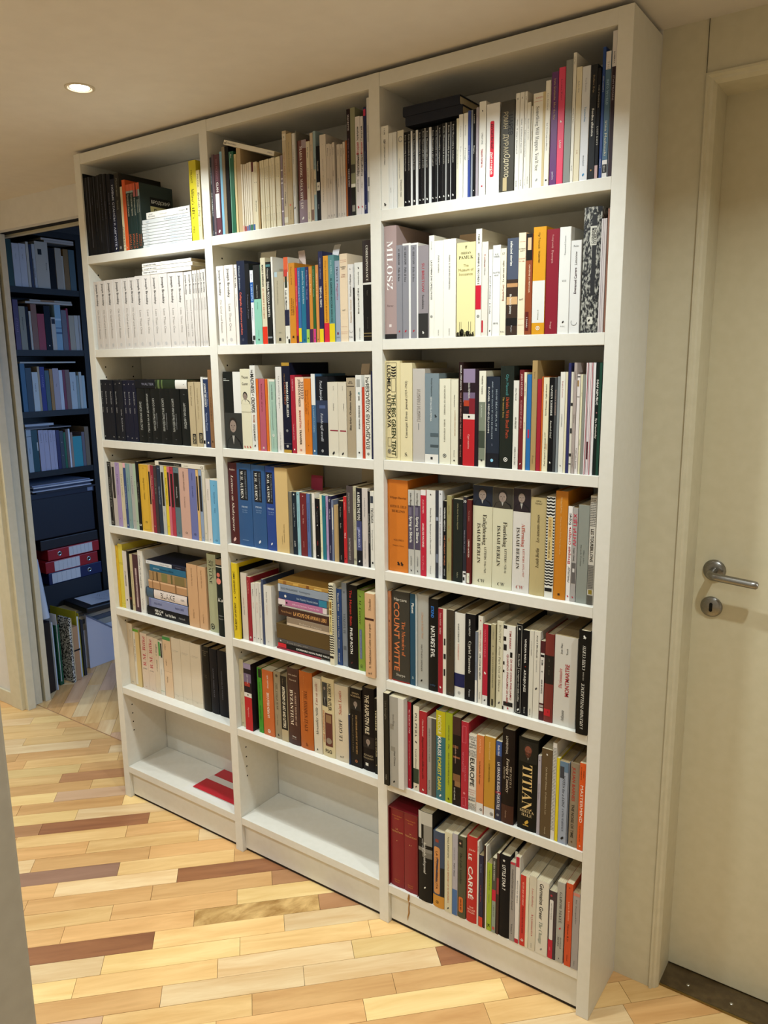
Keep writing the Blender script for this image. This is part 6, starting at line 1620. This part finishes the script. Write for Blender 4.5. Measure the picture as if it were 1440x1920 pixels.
ONES = ['', 'first', 'second', 'third', 'fourth', 'fifth', 'sixth', 'seventh', 'eighth', 'ninth', 'tenth', 'eleventh', 'twelfth', 'thirteenth', 'fourteenth', 'fifteenth', 'sixteenth', 'seventeenth', 'eighteenth', 'nineteenth']


def ordinal(n):
    if n < 20:
        return ONES[n]
    tens = {2: 'twent', 3: 'thirt', 4: 'fort', 5: 'fift'}[n // 10]
    return tens + 'ieth' if n % 10 == 0 else tens + 'y-' + ONES[n % 10]


ROWN = {1: 'top', 2: 'second', 3: 'third', 4: 'fourth', 5: 'fifth', 6: 'sixth', 7: 'lowest'}
COLN = {1: 'left column', 2: 'middle column', 3: 'right column'}
DARK_Z = {1: 1.864, 2: 1.576, 3: 1.287, 4: 0.997}
DARK_X = -1.3


def build_books():
    rnd = random.Random(11)
    c = r = 0
    up = pile = 0
    for ln in BOOKS.split('\n'):
        if not ln:
            continue
        if ln[0] == '@':
            c, r = (int(x) for x in ln[1:].split())
            up = pile = 0
            continue
        head, _, dec = ln.partition('|')
        tk = head.split()
        z0 = (ZS[c - 1][r - 1] if c < 4 else DARK_Z[r]) + 0.0002
        lying = tk[0] == 'F'
        if lying:
            x, w, z, h, s = (float(q) / 1000 for q in tk[1:6])
            col, hard, tilt = tk[6], tk[7] == 'H', tk[8]
            thick, length = h, w
        else:
            x, w, h, s = (float(q) / 1000 for q in tk[:4])
            col, hard = tk[4], tk[5] == 'H'
            thick, length = w, h
        maxd = (DCASE - 0.008 if c < 4 else 0.20) - s
        s += 0.0 if (s < 0.001 or lying) else rnd.uniform(-0.0012, 0.0012)
        d = min(maxd - 0.001 - (0.012 if c == 3 and r == 7 and up < 2 and not lying else 0), max(0.105, length * rnd.uniform(0.60, 0.70)))
        kind = 'book' if c == 4 else 'hardback' if hard else 'booklet' if thick < 0.010 else 'paperback'
        root, main, second, ink = make_book(kind, thick, length, d, col, hard, dec, rnd, lying)
        if lying:
            pile += 1
            if tilt != '-':
                a = math.atan2(float(tilt) / 1000 - z, length)
                rot = (0, -math.pi / 2 - a, 0)
                lx, lz = x + length * math.cos(a), z0 + z + length * math.sin(a)
            else:
                rot = (0, -math.pi / 2, 0)
                lx, lz = x + length, z0 + z
            if c < 4:
                root.location = (lx, s, lz)
                root.rotation_euler = rot
            else:
                root.location = (DARK_X - s, lx, lz)
                root.rotation_euler = (Matrix.Rotation(math.pi / 2, 3, 'Z') @ Matrix.Rotation(-math.pi / 2, 3, 'Y')).to_euler()
        else:
            up += 1
            if c < 4:
                root.location = (x, s, z0)
            else:
                root.location = (DARK_X - s, x, z0)
                root.rotation_euler = (0, 0, math.pi / 2)
        if (c, r, up, lying) == (1, 1, 20, False):
            # printed labels on the cover that faces the pile beside it
            xx = thick - 0.0002
            cov = root.children[0]
            for y0, y1, za, zb, pc in ((0.036, 0.112, 0.122, 0.146, '#0d0d0e'), (0.036, 0.112, 0.084, 0.121, '#b9ad74')):
                mesh_obj('cover_label', [(xx, y0, za), (xx, y1, za), (xx, y1, zb), (xx, y0, zb)], [(0, 1, 2, 3)], ink_mat(pc), cov)
            for tx, zc, hh, pc in (('БРОДСКИЙ', 0.134, 0.011, '#d8d4c8'), ('Письма', 0.110, 0.010, '#1c1a14'), ('с комментариями', 0.095, 0.008, '#1c1a14')):
                vs, fs, gx, gw = glyphs(tx, 'S', 2)
                sc = min(hh / 0.72, 0.068 / gw)
                mesh_obj('lettering', [(xx + 0.0003, 0.074 + (p - gx - gw / 2) * sc, zc + (q - 0.36) * sc) for p, q in vs], fs, ink_mat(pc), cov)
        cn = colour_name(main)
        if second and colour_name(second) != cn:
            cn = cn + ' and ' + colour_name(second)
        look = cn + ' ' + kind
        if ink and ' and ' not in cn:
            look += ' with ' + colour_name(ink) + ' lettering'
        where = '%s shelf, %s' % (ROWN[r], COLN[c]) if c < 4 else '%s shelf of dark bookcase beyond doorway' % ROWN[r]
        if lying:
            label = ('%s, lying %s up the pile, %s' if c < 4 else '%s, %s up in the pile, %s') % (look if c < 4 else cn + ' ' + kind, ordinal(pile), where)
        else:
            label = '%s, %s from left, %s' % (look if c < 4 else cn + ' ' + kind, ordinal(up), where)
        tag(root, label, 'book' if kind != 'booklet' else 'booklet',
            'books on the %s shelf of the %s' % (ROWN[r], COLN[c]) if c < 4 else 'books in the dark bookcase')


build_books()
bpy.data.batch_remove(FONT_TRASH + [FONT_OB])


# ------------------------------------------------------------------ slipcase, brochure and slips of paper
def slipcase():
    m = mat('slipcase_red', '#6b1019', 0.4)
    x0, x1 = 1.1362, 1.2284
    z = ZS[2][6] + 0.0002
    s = tag(empty('slipcase', (0, 0, 0)), 'dark red slipcase around two red volumes, lowest shelf, right column', 'slipcase')
    box('top_board', x0, x1, 0.004, 0.168, z + 0.2300, z + 0.2325, m, s)
    box('side_board', x1 - 0.0016, x1, 0.004, 0.168, z, z + 0.2299, m, s)
    box('side_board', x0, x0 + 0.0016, 0.004, 0.168, z, z + 0.2299, m, s)
    box('back_board', x0 + 0.0017, x1 - 0.0017, 0.1655, 0.168, z, z + 0.2299, m, s)


slipcase()


def brochure():
    z = ZS[0][6] + 0.0003
    b = tag(empty('brochure', (0, 0, 0)), 'red brochure with a white stripe lying on the empty bottom shelf, left column', 'brochure')
    red = mat('brochure_red', '#b3152a', 0.35)
    wh = mat('brochure_paper', '#cfcac4', 0.6)
    x0, x1 = 0.325, 0.545
    box('inner_sheets', x0 + 0.002, x1, 0.033, 0.167, z, z + 0.0042, wh, b)
    box('front_panel', x0, x1, 0.032, 0.093, z + 0.0043, z + 0.0052, red, b)
    box('rear_panel', x0 + 0.006, x1, 0.121, 0.167, z + 0.0043, z + 0.0052, red, b)
    box('stripe', x0 + 0.003, x1, 0.0935, 0.1205, z + 0.0043, z + 0.0048, wh, b)
    p = box('loose_sheet', 0.30, 0.54, 0.012, 0.15, ZS[0][6] + 0.00005, ZS[0][6] + 0.0002, mat('thin_paper', '#dedad2', 0.7))
    tag(p, 'thin white sheet of paper under the red brochure, left column', 'paper')


brochure()


def slip(x, y, z, w, h, lean, col, label, yaw=0.0):
    # strip of paper sticking up out of a book, gently curled
    v, f = [], []
    n = 6
    for i in range(n + 1):
        t = i / n
        off = lean * t * t
        v += [(0, off, h * t), (w, off, h * t)]
    for i in range(n):
        f.append((2 * i, 2 * i + 1, 2 * i + 3, 2 * i + 2))
    o = mesh_obj('paper_slip', v, f, mat('slip_' + col, col, 0.7))
    s = o.modifiers.new('thick', 'SOLIDIFY')
    s.thickness = 0.0003
    o.location = (x, y, z)
    o.rotation_euler = (0, 0, yaw)
    tag(o, label, 'paper', 'slips of paper marking pages')


slip(0.700, 0.060, ZS[1][1] + 0.195, 0.055, 0.045, 0.004, '#cfc6b6', 'pale postcard sticking up behind navy book, second shelf, middle column')
slip(0.960, 0.040, ZS[1][1] + 0.195, 0.020, 0.040, 0.012, '#d8d8dc', 'white curled slip above grey paperback, second shelf, middle column')
slip(0.845, 0.050, ZS[1][1] + 0.190, 0.022, 0.040, -0.003, '#c9b4ac', 'pinkish card above red-topped book, second shelf, middle column')
slip(1.300, 0.070, ZS[2][1] + 0.190, 0.045, 0.035, 0.004, '#b59c84', 'tan handwritten card above white paperback, second shelf, right column')
slip(1.035, 0.050, ZS[1][2] + 0.195, 0.025, 0.035, 0.006, '#b09c84', 'tan bookmark above brown hardback, third shelf, middle column')
slip(0.520, 0.040, ZS[0][2] + 0.205, 0.012, 0.036, 0.006, '#cfcac0', 'white slip leaning above blue paperback, third shelf, left column')
slip(0.995, 0.100, ZS[1][3] + 0.195, 0.085, 0.050, 0.004, '#a89a80', 'beige envelope standing behind olive paperback, fourth shelf, middle column')
slip(0.846, 0.070, ZS[1][3] + 0.170, 0.040, 0.042, 0.002, '#8a1c38', 'crimson card standing behind slim poetry books, fourth shelf, middle column')
slip(1.495, 0.020, ZS[2][6] + 0.212, 0.006, 0.016, 0.003, '#e0d8c0', 'folded page corner on black hardback, lowest shelf, right column')


# ------------------------------------------------------------------ recessed ceiling lamps, the rear and far-left ones added for fill
def downlight(i, x, y, power):
    lab = 'round recessed ceiling spotlight glowing white above left column' if i == 1 else 'unseen round recessed ceiling spotlight number %s along the corridor ceiling' % ONES[i + 1]
    t = tag(empty('downlight', (x, y, CEIL)), lab, 'lamp', 'recessed ceiling lamps')
    lathe('trim_ring', [(0.0245, 0.001), (0.026, -0.002), (0.031, -0.003), (0.034, -0.0015), (0.0345, 0.0005)], mat('lamp_ring', '#cdbfa6', 0.35), t)
    lathe('lens', [(0, -0.0012), (0.0150, -0.0010), (0.0246, 0.0004)], mat('lamp_glow', '#ffffff', 0.5, 0, 0.3, (1.0, 0.95, 0.84), 30.0), t)
    d = bpy.data.lights.new('lamp_light', 'AREA')
    d.shape = 'DISK'
    d.size = 0.045
    d.energy = power
    d.color = LAMP_COLOUR
    d.spread = R(138)
    o = bpy.data.objects.new('lamp_light', d)
    o.location = (0, 0, -0.006)
    link(o, t)


for _i, (_x, _y) in enumerate(LAMPS):
    downlight(_i, _x, _y, LAMP_POWER[_i])


# ------------------------------------------------------------------ things in the room beyond the doorway
def dark_bookcase():
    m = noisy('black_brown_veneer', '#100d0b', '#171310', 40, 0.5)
    b = tag(empty('bookcase', (0, 0, 0)), 'narrow black-brown bookcase full of books in the dim room beyond', 'bookcase')
    y0, y1 = 0.395, 0.863
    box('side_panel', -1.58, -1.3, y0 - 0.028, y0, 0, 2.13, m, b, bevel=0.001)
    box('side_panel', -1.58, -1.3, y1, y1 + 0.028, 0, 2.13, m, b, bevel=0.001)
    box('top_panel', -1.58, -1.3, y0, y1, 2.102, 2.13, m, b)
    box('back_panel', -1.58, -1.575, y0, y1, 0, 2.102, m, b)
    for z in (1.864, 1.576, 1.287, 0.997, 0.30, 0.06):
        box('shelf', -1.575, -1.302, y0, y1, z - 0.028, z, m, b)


dark_bookcase()


def binder(y0, y1, z0, z1, x, base, lab, ring_left, lx=(0.4, 0.86)):
    b = tag(empty('lever_arch_file', (0, 0, 0)), lab, 'binder', 'lever arch files lying in a stack')
    cm = mat('file_' + base, base, 0.4)
    box('cover', x - 0.25, x, y0, y1, z0, z1, cm, b, bevel=0.003)
    ly0, ly1 = y0 + (y1 - y0) * lx[0], y0 + (y1 - y0) * lx[1]
    lab_ob = box('spine_label', x, x + 0.0006, ly0, ly1, z0 + 0.004, z1 - 0.004, mat('file_label', '#c9c9cc', 0.6), b)
    for k in range(1, 6):
        yy = ly0 + (ly1 - ly0) * k / 6
        box('label_rule', x + 0.0006, x + 0.0008, yy, yy + 0.0008, z0 + 0.006, z1 - 0.006, mat('file_rule', '#70747c', 0.7), lab_ob)
    yc = y0 + (y1 - y0) * ring_left
    ring = lathe('finger_ring', [(0.006, 0.0004), (0.009, 0.002), (0.012, 0.0012), (0.0125, 0)], mat('ring_steel', '#b8bcc0', 0.3, 1.0), b, (x, yc, (z0 + z1) / 2), (0, R(90), 0), 20)
    lathe('finger_hole', [(0, 0.0003), (0.0062, 0.0003)], BLACK, b, (x, yc, (z0 + z1) / 2), (0, R(90), 0), 16)


binder(0.565, 0.855, 0.548, 0.602, -1.300, '#a01a24', 'red lever arch file with white label on top of the stack', 0.22, (0.40, 0.86))
binder(0.545, 0.840, 0.487, 0.545, -1.296, '#9a1822', 'red lever arch file second in stack with handwritten white label', 0.82, (0.16, 0.64))
binder(0.560, 0.862, 0.425, 0.485, -1.302, '#1a2450', 'blue lever arch file with white label below the two red files', 0.76, (0.06, 0.58))

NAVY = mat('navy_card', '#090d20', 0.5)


def dim_things():
    # big dark folder standing under the fourth shelf, papers on top
    b = tag(empty('archive_box', (0, 0, 0)), 'large dark navy archive box under the books in the dim room', 'box')
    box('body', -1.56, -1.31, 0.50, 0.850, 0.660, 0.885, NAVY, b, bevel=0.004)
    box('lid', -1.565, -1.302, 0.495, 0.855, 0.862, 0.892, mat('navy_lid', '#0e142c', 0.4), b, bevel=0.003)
    box('label_holder', -1.302, -1.3005, 0.815, 0.845, 0.868, 0.886, mat('holder_grey', '#7a86a0', 0.4), b)
    rr = random.Random(2)
    for i in range(5):
        z = 0.893 + i * 0.0085
        y = 0.505 + rr.uniform(0, 0.02)
        o = box('paper_bundle', -1.55, -1.29 + rr.uniform(-0.01, 0.012), y, 0.85 - rr.uniform(0, 0.03), z, z + 0.0065, mat('bundle_%d' % i, ['#2a2c38', '#aab4c8', '#3a4058', '#c2cad8', '#8894b0'][i], 0.7))
        tag(o, '%s sheaf of papers, %s up on the navy archive box' % (['black', 'pale grey', 'charcoal', 'white', 'grey blue'][i], ONES[i + 1]), 'papers', 'papers on the archive box')
    o = box('document_tray', -1.570, -1.306, 0.535, 0.858, 0.6035, 0.655, mat('tray_brown', '#171318', 0.5), None, bevel=0.004)
    tag(o, 'dark flat document case on top of the red lever arch files', 'case')
    o = box('cardboard_box', -1.56, -1.31, 0.53, 0.858, 0.3005, 0.422, mat('box_grey', '#1c1e26', 0.7), None, bevel=0.003)
    tag(o, 'grey cardboard box beneath the blue lever arch file', 'box')
    # low pile in front with a black portfolio and a drawing on top
    cols = ['#6a6e74', '#9a9284', '#5a5e68', '#b8ae9c', '#74706c', '#8a94a4', '#a89c80']
    z = 0.0
    heights = [0.20, 0.030, 0.022, 0.018, 0.014, 0.012, 0.010]
    for i, h in enumerate(heights):
        d = rr.uniform(-0.012, 0.012)
        if i == 0:
            o = box('storage_box', -1.285, -1.145, 0.62, 1.02, 0, h, mat('storage_white', '#b9b6b8', 0.6), None, bevel=0.003)
            tag(o, 'pale storage box on the floor under the pile of folders', 'box')
        else:
            o = box('document_folder', -1.288 + d, -1.160 + d, 0.58 + d, 1.0 + d, z + 0.0004, z + h, mat('folder_' + cols[i], cols[i], 0.7), None, bevel=0.001)
            tag(o, '%s document folder, %s up on the pale storage box' % (colour_name(cols[i]), ONES[i]), 'folder', 'folders piled on the storage box')
        z += h
    p = tag(empty('portfolio', (-1.168, 0.80, z + 0.0006), (0, 0, R(-5))), 'black portfolio with an ink drawing lying on the pile of folders', 'portfolio')
    box('cover', -0.115, 0.115, -0.19, 0.19, 0, 0.030, mat('portfolio_black', '#0c0c0f', 0.5), p, bevel=0.008)
    box('drawing_sheet', -0.085, 0.085, -0.145, 0.165, 0.0302, 0.0308, mat('drawing_paper', '#c6cedd', 0.7), p)
    ink = mat('drawing_ink', '#14161c', 0.8)
    for i in range(26):
        a = rr.uniform(0, math.pi)
        x, y = rr.uniform(-0.06, 0.06), rr.uniform(-0.08, 0.13)
        l, t = rr.uniform(0.008, 0.03), 0.0008
        dx, dy = math.cos(a) * l, math.sin(a) * l
        nx, ny = -math.sin(a) * t, math.cos(a) * t
        mesh_obj('ink_stroke', [(x - dx, y - dy, 0.0312), (x + dx, y + dy, 0.0312), (x + dx + nx, y + dy + ny, 0.0312), (x - dx + nx, y - dy + ny, 0.0312)], [(0, 1, 2, 3)], ink, p)
    # upright things on the floor by the jamb
    f = tag(empty('ring_binder', (-1.012, 0.335, 0), (0, 0, R(18))), 'tall black ring binder standing on the floor by the door jamb', 'binder')
    box('cover', -0.20, 0, 0.0, 0.048, 0.0005, 0.345, mat('binder_black', '#15161c', 0.35), f, bevel=0.004)
    box('sheets', -0.19, 0.006, 0.050, 0.056, 0.002, 0.335, mat('binder_sheets', '#b9c4d4', 0.7), f)
    n = 10
    v, fc = [], []
    for i in range(n + 1):
        t = i / n
        for q in range(12):
            a = 2 * math.pi * q / 12
            r = 0.022 - 0.004 * t
            v.append((-1.04 + r * math.cos(a) - 0.01 * t, 0.345 + r * math.sin(a) + 0.02 * (1 - t), 0.36 + 0.28 * t))
    for i in range(n):
        for q in range(12):
            u = (q + 1) % 12
            fc.append((i * 12 + q, i * 12 + u, (i + 1) * 12 + u, (i + 1) * 12 + q))
    o = mesh_obj('paper_roll', v, fc, mat('roll_paper', '#c2ccda', 0.7), smooth=True)
    tag(o, 'rolled sheet of white paper standing on the black ring binder', 'paper')
    f = tag(empty('sketchbook', (-1.062, 0.425, 0), (0, 0, R(8))), 'green marbled sketchbook with a white sheet sticking out', 'sketchbook')
    box('cover', -0.20, 0, 0, 0.022, 0.0005, 0.30, noisy('green_marble', '#0f3a26', '#1c5a3a', 120, 0.5), f, bevel=0.002)
    box('sheet', -0.17, 0.004, 0.005, 0.007, 0.02, 0.355, mat('sheet_white', '#c9ced6', 0.7), f)
    f = tag(empty('composition_book', (-1.036, 0.478, 0), (0, 0, R(2))), 'black and white marbled composition notebook on the floor', 'notebook')
    box('cover', -0.085, 0, 0, 0.012, 0.0005, 0.325, noisy('marbled_black_white', '#101012', '#c8c8c0', 140, 0.5, lo=0.44, hi=0.56, detail=1.0), f, bevel=0.002)
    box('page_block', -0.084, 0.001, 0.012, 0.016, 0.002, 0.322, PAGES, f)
    f = tag(empty('notebook', (-1.045, 0.500, 0), (0, 0, R(3))), 'tan notebook closed with a black elastic band', 'notebook')
    box('cover', -0.15, 0, 0, 0.030, 0.0005, 0.272, mat('tan_card', '#b08862', 0.6), f, bevel=0.003)
    for z0, z1 in ((0.150, 0.157),):
        box('elastic_band', -0.152, 0.002, -0.002, 0.032, z0, z1, BLACK, f)
    f = tag(empty('folder', (-1.062, 0.536, 0), (0, 0, R(3))), 'yellow cardboard folder standing behind the tan notebook', 'folder')
    box('flap', -0.2, 0, 0, 0.002, 0.0005, 0.338, mat('yellow_card', '#a8a020', 0.6), f)
    box('rear_flap', -0.2, -0.002, 0.014, 0.016, 0.0005, 0.325, mat('yellow_card', '#a8a020', 0.6), f)
    box('sheets', -0.19, -0.004, 0.003, 0.013, 0.001, 0.31, mat('sheet_white', '#c9ced6', 0.7), f)
    f = tag(empty('folder', (-1.068, 0.560, 0), (0, 0, R(3))), 'slim dark folder leaning behind the yellow folder', 'folder')
    box('flap', -0.2, 0, 0, 0.014, 0.0005, 0.285, mat('dark_card', '#23242c', 0.5), f, bevel=0.001)
    f = tag(empty('presentation_board', (-1.128, 0.632, 0)), 'white presentation board standing on edge before the pile of folders', 'board')
    v = [(0, 0, 0.0005), (-0.004, 0.36, 0.0005), (-0.004, 0.36, 0.02), (0, 0, 0.285), (-0.012, 0, 0.0005), (-0.016, 0.36, 0.0005), (-0.016, 0.36, 0.02), (-0.012, 0, 0.285)]
    mesh_obj('board', v, [(0, 1, 2, 3), (7, 6, 5, 4), (0, 4, 5, 1), (1, 5, 6, 2), (2, 6, 7, 3), (3, 7, 4, 0)], mat('board_white', '#b9b7c0', 0.6), f)
    mesh_obj('edge_tape', [(0.0006, 0.0, 0.275), (0.0006, 0.0, 0.285), (-0.0034, 0.36, 0.02), (-0.0034, 0.36, 0.010)], [(0, 1, 2, 3)], mat('board_tape', '#6a6e80', 0.6), f)


dim_things()
